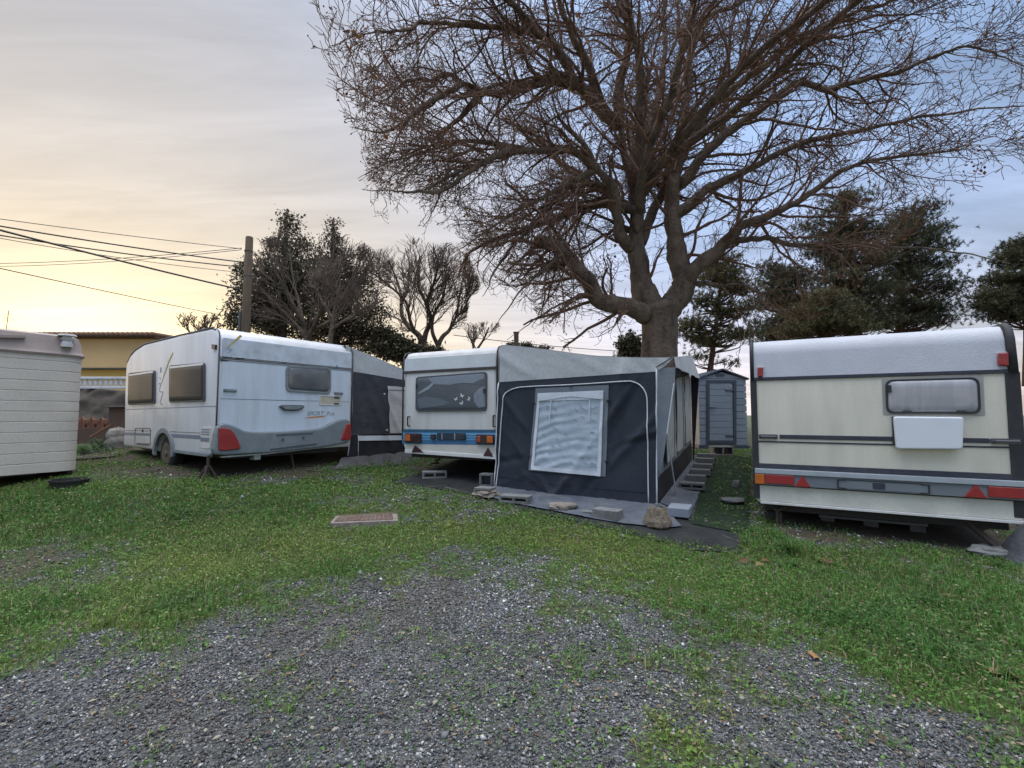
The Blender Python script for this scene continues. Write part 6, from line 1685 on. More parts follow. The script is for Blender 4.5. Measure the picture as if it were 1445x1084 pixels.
# smooth value noise on a numpy grid
def vnoise(x, y, seed):
    rng = np.random.default_rng(seed); G = rng.random((256, 256)); xi = np.floor(x).astype(int); yi = np.floor(y).astype(int); fx = x - xi; fy = y - yi
    fx = fx * fx * (3 - 2 * fx); fy = fy * fy * (3 - 2 * fy); a = G[xi % 256, yi % 256]; b = G[(xi + 1) % 256, yi % 256]; c = G[xi % 256, (yi + 1) % 256]; d = G[(xi + 1) % 256, (yi + 1) % 256]
    return (a * (1 - fx) + b * fx) * (1 - fy) + (c * (1 - fx) + d * fx) * fy
def fbm(x, y, seed, o=4): return sum(vnoise(x * 2 ** k, y * 2 ** k, seed + k) * .5 ** k for k in range(o)) / sum(.5 ** k for k in range(o))
def cover(x, y):
    x = np.asarray(x, float); y = np.asarray(y, float); out = np.zeros((x.size, 2)); xf, yf = x.ravel(), y.ravel()
    xw = xf + .25 * (fbm(xf * 2, yf * 2, 3) - .5); yw = yf + .25 * (fbm(xf * 2, yf * 2, 13) - .5)
    for s in range(0, x.size, 20000):
        e = min(x.size, s + 20000); d2 = (xw[s:e, None] - cg[None, :, 0]) ** 2 + (yw[s:e, None] - cg[None, :, 1]) ** 2
        w = 1 / (d2 + .006) ** 1.7; out[s:e] = (w @ cw) / w.sum(1)[:, None]
    g, so = out[:, 0], out[:, 1]
    nz = fbm(xf * 3.2, yf * 3.2, 23) - .5; n2 = fbm(xf * 9, yf * 9, 33, 3) - .5
    n3 = fbm(xf * 24, yf * 24, 43, 2) - .5; g = np.clip((g + .85 * nz + .75 * n2 + .5 * n3 - .46) * 1.7 + .5, 0, 1); g = np.maximum(g, .10 * np.clip((fbm(xf * 1.1, yf * 1.1, 53) - .35) * 4, 0, 1)); so = np.clip((so + .5 * nz - .45) * 2.5 + .5, 0, 1)
    return g.reshape(x.shape), (so * (1 - g * .6)).reshape(x.shape)

def axis_pts(f0, f1, st, far):
    fine = np.arange(f0, f1 + 1e-6, st); g = []; v = st
    x = f1
    while x < far: v *= 1.35; x += v; g.append(x)
    lo = []; v = st; x = f0
    while x > -far: v *= 1.35; x -= v; lo.append(x)
    return np.concatenate([lo[::-1], fine, g])
xs = axis_pts(-8, 8, .035, 400); ys = axis_pts(1.2, 10.5, .035, 400)
X, Y = np.meshgrid(xs, ys); Z = terrain_np(X, Y)
near = (np.abs(X) < 9) & (Y > .5) & (Y < 12)
gr = np.full(X.shape, .6); so = np.full(X.shape, .3)
a, b = cover(X[near], Y[near]); gr[near] = a; so[near] = b
bump = .020 * (fbm(X * 1.7, Y * 1.7, 51) - .5) + .012 * (fbm(X * 7, Y * 7, 61) - .5) + .010 * (vnoise(X * 26, Y * 26, 71) - .5) * (1 - gr) + .012 * gr * (fbm(X * 11, Y * 11, 81) - .5)
Z = Z + np.where(near, bump, 0)
nx, ny = len(xs), len(ys); V = np.stack([X, Y, Z], -1).reshape(-1, 3)
i, j = np.meshgrid(np.arange(nx - 1), np.arange(ny - 1)); k = (j * nx + i).ravel(); F = np.stack([k, k + 1, k + 1 + nx, k + nx], 1)
cov = np.stack([gr.ravel(), so.ravel(), np.zeros(gr.size)], 1)

def ground_mat():
    m, nt, bs = new_mat('yard_ground'); L = nt.links
    tc = N(nt, 'ShaderNodeTexCoord'); at_ = N(nt, 'ShaderNodeAttribute', attribute_name='tint'); sp_ = N(nt, 'ShaderNodeSeparateColor'); L.new(at_.outputs['Color'], sp_.inputs[0])
    # gravel: chips in several greys
    vo = N(nt, 'ShaderNodeTexVoronoi', Scale=105.0); L.new(tc.outputs['Object'], vo.inputs['Vector'])
    sv = N(nt, 'ShaderNodeSeparateColor'); L.new(vo.outputs['Color'], sv.inputs[0])
    cr_ = N(nt, 'ShaderNodeValToRGB'); e = cr_.color_ramp.elements; e[0].position = 0; e[0].color = (.028, .031, .036, 1); e[1].position = 1; e[1].color = (.30, .30, .30, 1)
    for p_, c_ in ((.35, (.075, .078, .085, 1)), (.65, (.11, .113, .118, 1)), (.88, (.17, .168, .16, 1))):
        q = cr_.color_ramp.elements.new(p_); q.color = c_
    L.new(sv.outputs[0], cr_.inputs[0])
    nz = N(nt, 'ShaderNodeTexNoise', Scale=1.6, Detail=6.0); L.new(tc.outputs['Object'], nz.inputs['Vector'])
    dm = N(nt, 'ShaderNodeMix', data_type='RGBA'); dm.inputs[7].default_value = (.055, .062, .040, 1)
    mr = N(nt, 'ShaderNodeMapRange'); mr.inputs[1].default_value = .42; mr.inputs[2].default_value = .7; mr.inputs[4].default_value = .6; L.new(nz.outputs['Fac'], mr.inputs[0]); L.new(mr.outputs[0], dm.inputs[0]); L.new(cr_.outputs[0], dm.inputs[6])
    # thatch under the grass, and soil
    n2 = N(nt, 'ShaderNodeTexNoise', Scale=38.0, Detail=6.0); L.new(tc.outputs['Object'], n2.inputs['Vector'])
    th = N(nt, 'ShaderNodeMix', data_type='RGBA'); th.inputs[6].default_value = (.034, .050, .014, 1); th.inputs[7].default_value = (.11, .125, .04, 1); L.new(n2.outputs['Fac'], th.inputs[0])
    sl_ = N(nt, 'ShaderNodeMix', data_type='RGBA'); sl_.inputs[6].default_value = (.038, .027, .019, 1); sl_.inputs[7].default_value = (.12, .092, .066, 1); L.new(n2.outputs['Fac'], sl_.inputs[0])
    m1 = N(nt, 'ShaderNodeMix', data_type='RGBA'); L.new(sp_.outputs[1], m1.inputs[0]); L.new(dm.outputs[2], m1.inputs[6]); L.new(sl_.outputs[2], m1.inputs[7])
    m2 = N(nt, 'ShaderNodeMix', data_type='RGBA'); L.new(sp_.outputs[0], m2.inputs[0]); L.new(m1.outputs[2], m2.inputs[6]); L.new(th.outputs[2], m2.inputs[7])
    L.new(m2.outputs[2], bs.inputs['Base Color']); bs.inputs['Roughness'].default_value = .92; bs.inputs['Specular IOR Level'].default_value = .25
    bp = N(nt, 'ShaderNodeBump', Strength=.9, Distance=.012); L.new(vo.outputs['Distance'], bp.inputs['Height']); bp.invert = True
    b2 = N(nt, 'ShaderNodeBump', Strength=.5, Distance=.02); L.new(n2.outputs['Fac'], b2.inputs['Height']); L.new(bp.outputs['Normal'], b2.inputs['Normal']); L.new(b2.outputs['Normal'], bs.inputs['Normal'])
    return m
GR = np_mesh('ground', V, F, ground_mat(), None, cov, True); tag(GR, None, None, None, 'structure')

# where nothing grows: under the caravans, awnings and sheets
def in_rect(x, y, loc, rot, u0, u1, v0, v1):
    c, s = math.cos(rot), math.sin(rot); dx, dy = x - loc.x, y - loc.y; u = dx * c + dy * s; v = -dx * s + dy * c
    return (u > u0) & (u < u1) & (v > v0) & (v < v1)
def in_poly(x, y, pts):
    P = [gpt(*p) for p in pts]; ins = np.zeros(x.shape, bool); j = len(P) - 1
    for i in range(len(P)):
        c = ((P[i].y > y) != (P[j].y > y)) & (x < (P[j].x - P[i].x) * (y - P[i].y) / (P[j].y - P[i].y + 1e-12) + P[i].x); ins ^= c; j = i
    return ins
def blocked(x, y):
    b = in_rect(x, y, A_LOC, A_ROT, .15, A_W + 2.3, .25, 4.2) | in_rect(x, y, B_LOC, B_ROT, .1, B_W + D_ + .02, .15, 4.3) | in_rect(x, y, AW_LOC, B_ROT, -.1, D_ + .5, -.12, 3.3)
    b |= in_rect(x, y, C_LOC, C_ROT, C_U0 + .1, C_U0 + C_W, .22, 4.6) | in_rect(x, y, M_LOC, M_ROT, 0, M_LEN, .02, 2.1)
    b |= in_poly(x, y, [(552, 682), (600, 688), (663, 698), (715, 712), (800, 730), (870, 745), (930, 759), (985, 772), (1040, 774), (1042, 757), (985, 738), (860, 715), (700, 672), (600, 668)])
    b |= in_poly(x, y, [(466, 746), (560, 741), (562, 721), (474, 727)])
    return b
def scatter(n, x0, x1, y0, y1, prob, rng):
    x = rng.uniform(x0, x1, n); y = rng.uniform(y0, y1, n)
    k = (np.abs(x) < y * 1.13 + .35); x, y = x[k], y[k]
    p = prob(x, y); k = rng.random(len(x)) < p; x, y = x[k], y[k]; k = ~blocked(x, y); return x[k], y[k]
def gz(x, y):
    g, _ = cover(x, y)
    return terrain_np(x, y) + .020 * (fbm(x * 1.7, y * 1.7, 51) - .5) + .012 * (fbm(x * 7, y * 7, 61) - .5) + .012 * g * (fbm(x * 11, y * 11, 81) - .5)

rng = np.random.default_rng(5)
# lush spots: darker, taller
lush_px = [(1230, 880, .42), (1290, 905, .3), (1180, 870, .3), (270, 852, .34), (860, 905, .16), (1000, 880, .2), (60, 855, .25), (750, 830, .0), (140, 730, .7), (60, 715, .6), (260, 720, .5), (400, 715, .4), (960, 960, .15), (1300, 830, .6), (1400, 870, .5), (1110, 780, .25), (1080, 760, .2), (340, 770, .2), (480, 800, .2), (1320, 930, .3)]
yel_px = [(400, 775, .5), (840, 790, .35), (500, 730, .3), (290, 800, .4), (1000, 1000, .3), (460, 960, .15), (160, 880, .3), (570, 830, .25), (800, 770, .3), (640, 740, .25)]
def spot(px, x, y):
    s = np.zeros(x.shape)
    for a, b, r in px:
        if r == 0: continue
        p = gpt(a, b); s = np.maximum(s, np.exp(-((x - p.x) ** 2 + (y - p.y) ** 2) / (2 * r * r)))
    return s
def blades(n, prob, hmin, hmax, wid, name, seed, leafy=False):
    rng = np.random.default_rng(seed)
    x, y = scatter(n, -9, 9, 1.9, 11, prob, rng); m = len(x); z = gz(x, y) - .004
    lu, ye = spot(lush_px, x, y), spot(yel_px, x, y); pt = fbm(x * 1.3, y * 1.3, 91); pf = fbm(x * 6, y * 6, 95)
    far = np.clip(y / 5, .9, 1.8)
    h = (hmin + (hmax - hmin) * rng.random(m) ** 1.6) * (.65 + .8 * lu + .7 * pf); w = wid * (.6 + .8 * rng.random(m)) * far
    th = rng.uniform(0, 2 * np.pi, m); ln = rng.random(m) * (1.1 if not leafy else 1.4)
    dx, dy = np.cos(th), np.sin(th); sx, sy = -dy, dx
    base = np.stack([x, y, z], 1); side = np.stack([sx, sy, np.zeros(m)], 1); lean = np.stack([dx, dy, np.zeros(m)], 1)
    H = h[:, None]; Wd = w[:, None]; LN = ln[:, None]; up = np.array([[0, 0, 1.0]])
    if not leafy:
        mid = base + up * H * .55 + lean * H * .30 * LN; tip = base + up * H * (1 - .38 * LN) + lean * H * .95 * LN
        Vv = np.stack([base - side * Wd, base + side * Wd, mid + side * Wd * .8, mid - side * Wd * .8, tip + side * Wd * .1, tip - side * Wd * .1], 1).reshape(-1, 3)
        o = np.arange(m)[:, None] * 6; Ff = np.concatenate([o + np.array([[0, 1, 2, 3]]), o + np.array([[3, 2, 4, 5]])], 0); kv = 6
    else:
        c = base + up * H; r = Wd; t1 = lean * r + up * r * (rng.random((m, 1)) - .4) * .9; t2 = side * r + up * r * (rng.random((m, 1)) - .5) * .8
        Vv = np.stack([c - t1, c + t2 * .8, c + t1, c - t2 * .8], 1).reshape(-1, 3); Ff = np.arange(4 * m).reshape(-1, 4); kv = 4
    g1, g2, yl, br = np.array([.062, .148, .028]), np.array([.128, .262, .050]), np.array([.28, .30, .07]), np.array([.27, .215, .13])
    v = rng.random((m, 1)); col = g1 * (1 - v) + g2 * v
    yk = np.clip(ye * .75 + (pt - .5) * 1.2, 0, 1)[:, None] * rng.random((m, 1)); col = col * (1 - yk) + yl * yk
    dk = (lu * .6)[:, None]; col = col * (1 - dk) + np.array([.050, .130, .030]) * (.6 + .9 * v) * dk
    dead = (rng.random((m, 1)) < .14); col = np.where(dead, br * (.5 + .8 * v), col); col = col * (.68 + .38 * pf[:, None] + .35 * fbm(x * 14, y * 14, 97)[:, None])
    np_mesh(name, Vv, Ff, M['grassblade'], None, np.repeat(col, kv, 0))
    o = bpy.data.objects[-1] if False else None
    return m
def pg(x, y):
    g, s = cover(x, y); return np.clip(g * np.clip(4.2 / y, .3, 1) + .01 * (1 - s), 0, 1)
def pl(x, y):
    g, s = cover(x, y); return np.clip(g, 0, 1) * np.clip(4.0 / y, .35, 1) * np.clip(.25 + 1.3 * fbm(x * 1.1, y * 1.1, 44), 0, 1)
n1 = blades(740000, pg, .009, .068, .0029, 'grass', 101)
n2_ = blades(400000, pl, .008, .046, .0098, 'clover', 102, True)
print('blades', n1, n2_)
for nm in ('grass', 'clover'): tag(bpy.data.objects[nm], None, None, None, 'stuff')

# gravel chips
def pgv(x, y):
    g, s = cover(x, y); return np.clip((1 - g) ** 1.2 * (1 - .9 * s) * np.clip((3.2 / y) ** 2, .05, 1), 0, 1)
rng = np.random.default_rng(77); x, y = scatter(520000, -6, 6, 1.9, 8.5, pgv, rng); m = len(x)
oct_ = np.array([[1, 0, 0], [-.9, .2, .1], [.1, 1, 0], [-.1, -1, .1], [0, .1, .8], [.1, 0, -.8]]); of = np.array([[0, 2, 4], [2, 1, 4], [1, 3, 4], [3, 0, 4], [2, 0, 5], [1, 2, 5], [3, 1, 5], [0, 3, 5]])
s = .0038 + .0065 * rng.random(m) ** 2.6 + (rng.random(m) < .012) * .012 * rng.random(m) + (rng.random(m) < .12) * .003; s *= np.clip(y / 3.6, .85, 1.7)
th = rng.uniform(0, 6.283, m); c_, s_ = np.cos(th), np.sin(th); Vb = oct_[None] + rng.normal(0, .22, (m, 6, 3)); Vb *= np.stack([1 + .5 * rng.random(m), np.ones(m), np.full(m, .75) + .4 * rng.random(m)], 1)[:, None]
tz = rng.normal(0, .35, m)
xx = Vb[..., 0] * c_[:, None] - Vb[..., 1] * s_[:, None]; yy = Vb[..., 0] * s_[:, None] + Vb[..., 1] * c_[:, None]; zz = Vb[..., 2] + xx * tz[:, None]
Vv = np.stack([xx, yy, zz], -1) * s[:, None, None] + np.stack([x, y, gz(x, y) + s * .45], 1)[:, None]
v = rng.random((m, 1)); col = np.array([.118, .122, .130]) * (.30 + 1.25 * v) ; lt = rng.random((m, 1)); col = np.where(lt > .78, np.array([.27, .27, .27]) * (.6 + .7 * v), col); col = np.where(lt > .92, np.array([.52, .51, .49]) * (.5 + .7 * v), col); col = np.where(lt < .12, np.array([.15, .125, .095]) * (.5 + .9 * v), col)
pa = fbm(x * .9, y * 1.4, 131)[:, None]; pb = np.clip((fbm(x * 1.6, y * 1.6, 141)[:, None] - .5) * 4, 0, 1); col = col * (.62 + .8 * pa); col = col * (1 - pb * .5) + np.array([.13, .11, .085]) * (.5 + .8 * v) * pb * .5
Ff = (of[None] + (np.arange(m) * 6)[:, None, None]).reshape(-1, 3)
o = np_mesh('gravel', Vv.reshape(-1, 3), Ff, M['pebble'], None, np.repeat(col, 6, 0)); tag(o, None, None, None, 'stuff')
print('gravel', m)

# ferny weeds
def weeds(name, spots, lab, n, hgt, col, seed, rosette=False):
    rng = np.random.default_rng(seed); tb = []; Vs = []; Fs = []; Ts = []; nn = 0
    for px, py, rad in spots:
        p = gpt(px, py)
        for _ in range(int(n * rad)):
            a = rng.uniform(0, 6.28); r = abs(rng.normal(0, rad * .6)); x, y = p.x + r * math.cos(a), p.y + r * math.sin(a) * .7; z = T(x, y)
            d = rng.uniform(0, 6.28); L = hgt * (.5 + .8 * rng.random()); dx, dy = math.cos(d), math.sin(d); sh = .6 + .8 * rng.random()
            for k in range(9):
                t = (k + .5) / 9; c = np.array([x + dx * L * .55 * t, y + dy * L * .55 * t, z + L * (t * .85 - .35 * t * t)])
                for sg in (-1, 1):
                    s = .30 * L * (1 - t * .75) * (.8 + .4 * rng.random()); q = np.array([-dy * sg, dx * sg, .25 + .3 * rng.random()]); e = np.array([dx, dy, .3])
                    Vs.append([c, c + q * s * .5 + e * s * .22, c + q * s + e * s * .3, c + q * s * .45 - e * s * .05]); Ts += [np.array(col) * sh * (.8 + .4 * rng.random())] * 4
    V = np.array(Vs).reshape(-1, 3); return tag(np_mesh(name, V, np.arange(len(V)).reshape(-1, 4), M['grassblade'], None, np.array(Ts)), lab[0], lab[1], None, lab[2] if len(lab) > 2 else None)
weeds('weeds', [(1225, 885, .50), (1290, 905, .42), (1170, 868, .36), (1330, 925, .3), (1120, 800, .2), (1060, 750, .14), (1095, 770, .22), (1410, 800, .2), (265, 852, .32), (225, 862, .22), (1250, 870, .5), (1300, 850, .5), (120, 715, .6), (260, 725, .5)], (None, None, 'stuff'), 300, .085, (.058, .135, .034), 7)
o = weeds('weed_plant', [(120, 640, .55), (140, 634, .4), (110, 625, .4)], ('leafy dark green weed clump on the soil behind the cream trailer', 'plant'), 60, .34, (.035, .07, .025), 9)
# tufts of longer grass
def tuft(px, py, n, L, lab, seed, col=(.06, .12, .025)):
    rng = np.random.default_rng(seed); p = gpt(px, py); b = MB(); Vs = []; Fs = []; k = 0; Ts = []
    for _ in range(n):
        a = rng.uniform(0, 6.28); r = .05 * rng.random(); x0 = np.array([r * math.cos(a), r * math.sin(a), 0]); l = L * (.5 + .6 * rng.random()); d = np.array([math.cos(a), math.sin(a), 0]); s = np.array([-d[1], d[0], 0]); le = .3 + .7 * rng.random(); w = .004
        pts = [x0 + d * l * le * t * t + np.array([0, 0, l * (t - .45 * le * t * t)]) for t in (0, .35, .7, 1)]
        for i, q in enumerate(pts): ww = w * (1 - .28 * i); Vs += [q - s * ww, q + s * ww]
        for i in range(3): Fs.append([k + 2 * i, k + 2 * i + 1, k + 2 * i + 3, k + 2 * i + 2])
        k += 8; Ts += [np.array(col) * (.6 + .9 * rng.random())] * 8
    o = np_mesh('grass_tuft', np.array(Vs), np.array(Fs), M['grassblade'], None, np.array(Ts)); o.location = (p.x, p.y, T(p.x, p.y)); tag(o, lab, 'grass tuft', 'tufts of long grass')
tuft(1118, 783, 90, .26, 'long arching grass tuft beside the left jack of the cream caravan', 3)
tuft(392, 742, 26, .16, 'sparse long grass tuft in the lawn left of the drain cover', 4, (.08, .13, .03))
tuft(600, 706, 20, .12, 'small tuft of grass at the left tip of the black ground sheet', 6)
tuft(985, 772, 16, .14, 'thin grass tuft at the lawn edge in front of the slate grey slab', 8, (.09, .12, .04))
tuft(1052, 770, 24, .16, 'grass tuft at the right end of the black ground sheet', 9)
# fallen leaves
def dead_leaf(px, py, s, col, lab, seed, name='fallen_leaf'):
    rr = random.Random(seed); p = gpt(px, py); pts = []; n = 11
    for k in range(n):
        a = 2 * math.pi * k / n; r = s * (.62 + .38 * abs(math.cos(a * 2.5))) * (.9 + .2 * rr.random()); pts.append((r * math.cos(a), r * math.sin(a) * .75))
    V = [(0, 0, .012)] + [(x, y, .008 + .35 * abs(x) * rr.random() + .25 * abs(y)) for x, y in pts]; F = [(0, 1 + k, 1 + (k + 1) % n) for k in range(n)]
    o = np_mesh(name, np.array(V), np.array(F), M['dryleaf'], None, np.tile(np.array(col), (len(V), 1))); o.location = (p.x, p.y, T(p.x, p.y) + .012); o.rotation_euler = (rr.uniform(-.3, .3), rr.uniform(-.3, .3), rr.uniform(0, 6.28)); tag(o, lab, 'leaf', 'dead leaves on the ground')
dead_leaf(1147, 931, .042, (.40, .21, .10), 'single orange-brown fallen leaf at the edge of the gravel', 1)
dead_leaf(1340, 845, .05, (.32, .24, .13), 'pale straw coloured leaf lying in the grass on the right', 2)
LV = [(1063, 797, 'curled brown leaf of the heap in front of the black ground sheet, its leftmost'), (1072, 800, 'brown leaf in the middle of the leaf heap in front of the black ground sheet'), (1050, 795, 'small dark brown leaf left of the leaf heap near the ground sheet'), (1080, 794, 'pale brown leaf at the right of the leaf heap near the ground sheet'),
      (1158, 793, 'tan leaf below the left part of the cream caravan'), (1166, 796, 'tan leaf just right of another below the cream caravan'), (1185, 792, 'brown leaf lying alone at the soil edge under the cream caravan'), (1405, 955, 'brown leaf in the grass near the right edge'), (1425, 960, 'brown leaf nearest to the right edge'),
      (300, 856, None)]
for i, (x, y, l) in enumerate(LV):
    if l: dead_leaf(x, y, .04 + .01 * (i % 3), ((.20, .11, .06), (.26, .18, .10), (.14, .08, .05))[i % 3], l, 10 + i)
rr = random.Random(44)
V, F, TT = [], [], []
for i in range(900):
    px, py = rr.uniform(0, 1445), rr.uniform(690, 1060); p = gpt(px, py)
    if bool(blocked(np.array([p.x]), np.array([p.y]))[0]): continue
    s = rr.uniform(.006, .02); a = rr.uniform(0, 6.28); c, sn = math.cos(a), math.sin(a); k = len(V)
    for x, y, z in ((-s, 0, 0), (0, s * .5, s * .3), (s, 0, .1 * s), (0, -s * .5, s * .2)): V.append((p.x + x * c - y * sn, p.y + x * sn + y * c, T(p.x, p.y) + .012 + z))
    F.append((k, k + 1, k + 2, k + 3)); cl_ = rr.choice(((.22, .14, .08), (.3, .24, .15), (.13, .08, .05), (.36, .33, .25))); TT += [cl_] * 4
o = np_mesh('leaf_litter', np.array(V), np.array(F), M['dryleaf'], None, np.array(TT)); tag(o, None, None, None, 'stuff')
# a few fallen twigs
TW = [((1178, 698 + 60), (1215, 776 - 10), None)]
def twig(a, b, r, lab):
    p, q = gpt(*a), gpt(*b); P = [p.lerp(q, t / 6) + Vector((.02 * ns(t, 1), .02 * ns(t, 2), .015 + .01 * ns(t, 3))) for t in range(7)]
    o = MB().tube(P, [r * (1 - .1 * i) for i in range(7)], 5).build('fallen_twig', M['wood_old'], None); tag(o, lab, 'twig', 'twigs on the ground')
twig((1018, 756), (1046, 768), .006, 'pale thin stick lying on the right part of the black ground sheet')
twig((596, 690), (632, 686), .008, 'dark twig at the left tip of the black ground sheet')
twig((628, 689), (662, 697), .012, 'brown stick along the front edge of the sheet under the small white caravan')
twig((570, 1000 - 40), (618, 950), .004, 'thin dark twig on the gravel')
twig((592, 698), (620, 699), .006, 'short dark twig on the gravelly grass in front of the small white caravan')
twig((432, 664), (462, 669), .012, 'dark stick on the soil under the left caravan')

# ------------------------------------------------------------------ sky, sun, camera
SUN_AZ = math.atan2(115 - CX, FPX)       # left of straight ahead
SUN_EL = R(2.6)
sd = Vector((math.sin(SUN_AZ) * math.cos(SUN_EL), math.cos(SUN_AZ) * math.cos(SUN_EL), math.sin(SUN_EL)))
W = bpy.data.worlds.new('World'); SC.world = W; W.use_nodes = True
nt = W.node_tree; L = nt.links; bg = nt.nodes['Background']; out = nt.nodes['World Output']
sky = N(nt, 'ShaderNodeTexSky'); sky.sky_type = 'NISHITA'; sky.sun_disc = False; sky.sun_elevation = SUN_EL; sky.sun_rotation = SUN_AZ; sky.air_density = 1.0; sky.dust_density = 2.0; sky.ozone_density = 2.0
L.new(sky.outputs[0], bg.inputs[0]); bg.inputs[1].default_value = SKY_STRENGTH
# thin high cloud: streaks lit by the low sun
tc = N(nt, 'ShaderNodeTexCoord')
sx = N(nt, 'ShaderNodeSeparateXYZ'); L.new(tc.outputs['Generated'], sx.inputs[0])
def math_(op, a, b=None, c=None):
    n = N(nt, 'ShaderNodeMath', operation=op)
    for i, v in enumerate((a, b, c)):
        if v is None: continue
        if isinstance(v, (int, float)): n.inputs[i].default_value = v
        else: L.new(v, n.inputs[i])
    return n.outputs[0]
zc = math_('MAXIMUM', sx.outputs[2], .02)
zp_ = math_('ADD', zc, .12)
cx_ = math_('DIVIDE', sx.outputs[0], zp_); cy_ = math_('DIVIDE', sx.outputs[1], zp_)
cv = N(nt, 'ShaderNodeCombineXYZ'); L.new(cx_, cv.inputs[0]); L.new(cy_, cv.inputs[1])
mp_ = N(nt, 'ShaderNodeMapping'); mp_.inputs['Rotation'].default_value = (0, 0, R(-34)); mp_.inputs['Scale'].default_value = (.55, 1.5, 1); L.new(cv.outputs[0], mp_.inputs[0])
cn = N(nt, 'ShaderNodeTexNoise', Scale=1.15, Detail=7.0, Roughness=.52, Distortion=.35); L.new(mp_.outputs[0], cn.inputs['Vector'])
mp2 = N(nt, 'ShaderNodeMapping'); mp2.inputs['Rotation'].default_value = (0, 0, R(-46)); mp2.inputs['Scale'].default_value = (.45, 2.1, 1); L.new(cv.outputs[0], mp2.inputs[0])
cn2 = N(nt, 'ShaderNodeTexNoise', Scale=2.1, Detail=8.0, Roughness=.6, Distortion=.6); L.new(mp2.outputs[0], cn2.inputs['Vector'])
dt = N(nt, 'ShaderNodeVectorMath', operation='DOT_PRODUCT'); L.new(tc.outputs['Generated'], dt.inputs[0]); dt.inputs[1].default_value = sd
dsun = math_('MAXIMUM', dt.outputs['Value'], 0)
# more cloud towards the sun, clearer away from it
amt = math_('ADD', math_('MULTIPLY', math_('SUBTRACT', cn.outputs['Fac'], .5), 1.5), math_('MULTIPLY_ADD', dsun, .95, .02))
amt = math_('ADD', amt, math_('MULTIPLY', math_('SUBTRACT', cn2.outputs['Fac'], .5), .55))
am = N(nt, 'ShaderNodeMapRange'); am.interpolation_type = 'SMOOTHSTEP'; am.inputs[1].default_value = -.35; am.inputs[2].default_value = .7; am.inputs[3].default_value = .45; am.inputs[4].default_value = .97; L.new(amt, am.inputs[0])
# cloud light: grey lilac towards the sun, blue veil away from it, cream low down, yellow round the sun
low = math_('POWER', math_('SUBTRACT', 1.0, math_('MINIMUM', zc, 1.0)), 4.8)
tow = N(nt, 'ShaderNodeMapRange'); tow.interpolation_type = 'SMOOTHSTEP'; tow.inputs[1].default_value = .38; tow.inputs[2].default_value = .97; L.new(dt.outputs['Value'], tow.inputs[0])
mV = N(nt, 'ShaderNodeMix', data_type='RGBA'); mV.inputs[6].default_value = (.35, .50, .80, 1); mV.inputs[7].default_value = (.48, .46, .46, 1); L.new(tow.outputs[0], mV.inputs[0])
mL = N(nt, 'ShaderNodeMix', data_type='RGBA'); mL.inputs[6].default_value = (.94, .80, .74, 1); mL.inputs[7].default_value = (.98, .83, .66, 1); L.new(tow.outputs[0], mL.inputs[0])
mA = N(nt, 'ShaderNodeMix', data_type='RGBA'); L.new(mV.outputs[2], mA.inputs[6]); L.new(mL.outputs[2], mA.inputs[7]); L.new(low, mA.inputs[0])
gl = math_('POWER', dsun, 7.0)
mB = N(nt, 'ShaderNodeMix', data_type='RGBA'); L.new(math_('MULTIPLY', gl, low), mB.inputs[0]); L.new(mA.outputs[2], mB.inputs[6]); mB.inputs[7].default_value = (1.22, .90, .34, 1)
g2 = math_('MULTIPLY', math_('POWER', dsun, 120.0), .9)
mC = N(nt, 'ShaderNodeMix', data_type='RGBA'); mC.blend_type = 'ADD'; mC.inputs[0].default_value = 1; L.new(mB.outputs[2], mC.inputs[6])
gc = N(nt, 'ShaderNodeMix', data_type='RGBA'); gc.inputs[6].default_value = (0, 0, 0, 1); gc.inputs[7].default_value = (1, .85, .5, 1); L.new(g2, gc.inputs[0]); L.new(gc.outputs[2], mC.inputs[7])
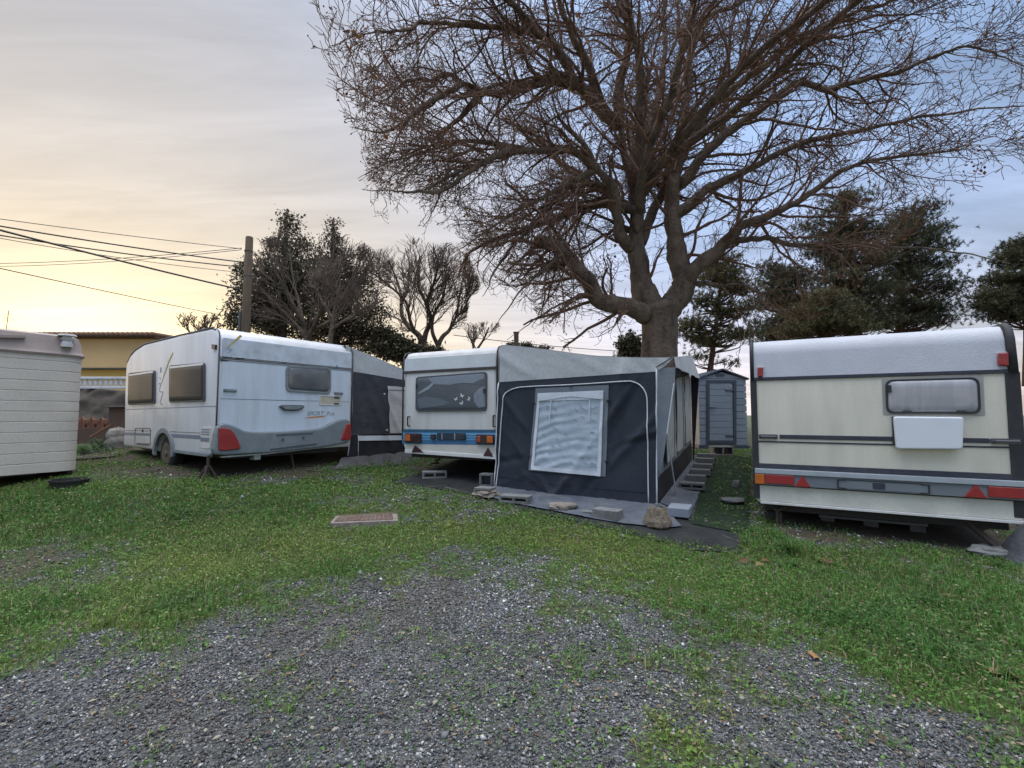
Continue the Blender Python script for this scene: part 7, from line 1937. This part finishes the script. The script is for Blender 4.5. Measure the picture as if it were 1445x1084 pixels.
st = math_('MULTIPLY_ADD', math_('SUBTRACT', cn2.outputs['Fac'], .5), .62, 1.0)
# veil boosted high overhead, above the view: added light for the ground
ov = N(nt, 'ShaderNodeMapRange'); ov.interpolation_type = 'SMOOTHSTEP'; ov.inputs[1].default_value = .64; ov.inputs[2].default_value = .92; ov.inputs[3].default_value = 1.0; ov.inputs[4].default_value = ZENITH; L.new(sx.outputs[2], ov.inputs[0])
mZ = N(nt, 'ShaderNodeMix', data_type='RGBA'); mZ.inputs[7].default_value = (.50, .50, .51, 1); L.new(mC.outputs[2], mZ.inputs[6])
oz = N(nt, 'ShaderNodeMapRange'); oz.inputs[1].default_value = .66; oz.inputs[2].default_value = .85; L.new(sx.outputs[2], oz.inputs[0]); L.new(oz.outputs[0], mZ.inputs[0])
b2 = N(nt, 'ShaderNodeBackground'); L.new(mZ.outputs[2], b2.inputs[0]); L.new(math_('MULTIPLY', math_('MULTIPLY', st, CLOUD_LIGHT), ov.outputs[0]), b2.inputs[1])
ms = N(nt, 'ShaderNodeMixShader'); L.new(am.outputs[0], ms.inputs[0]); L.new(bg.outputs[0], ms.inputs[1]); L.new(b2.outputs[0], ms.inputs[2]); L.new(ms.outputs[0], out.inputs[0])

su = bpy.data.lights.new('sun', 'SUN'); su.energy = .6; su.angle = R(10); su.color = (1.0, .80, .55)
so_ = bpy.data.objects.new('sun', su); COL.objects.link(so_); so_.rotation_euler = sd.to_track_quat('Z', 'Y').to_euler()

cam = bpy.data.cameras.new('camera'); co = bpy.data.objects.new('camera', cam); COL.objects.link(co)
co.location = CAM; co.rotation_euler = (R(90) + PITCH, 0, 0); cam.sensor_width = 36; cam.lens = 36 * FPX / 1445; cam.clip_end = 3000; cam.clip_start = .05
SC.camera = co
SC.view_settings.view_transform = 'Standard'; SC.view_settings.look = 'None'; SC.view_settings.exposure = EXPOSURE; SC.view_settings.gamma = 1
SC.view_settings.use_curve_mapping = False
SC.cycles.max_bounces = 6; SC.cycles.transparent_max_bounces = 12
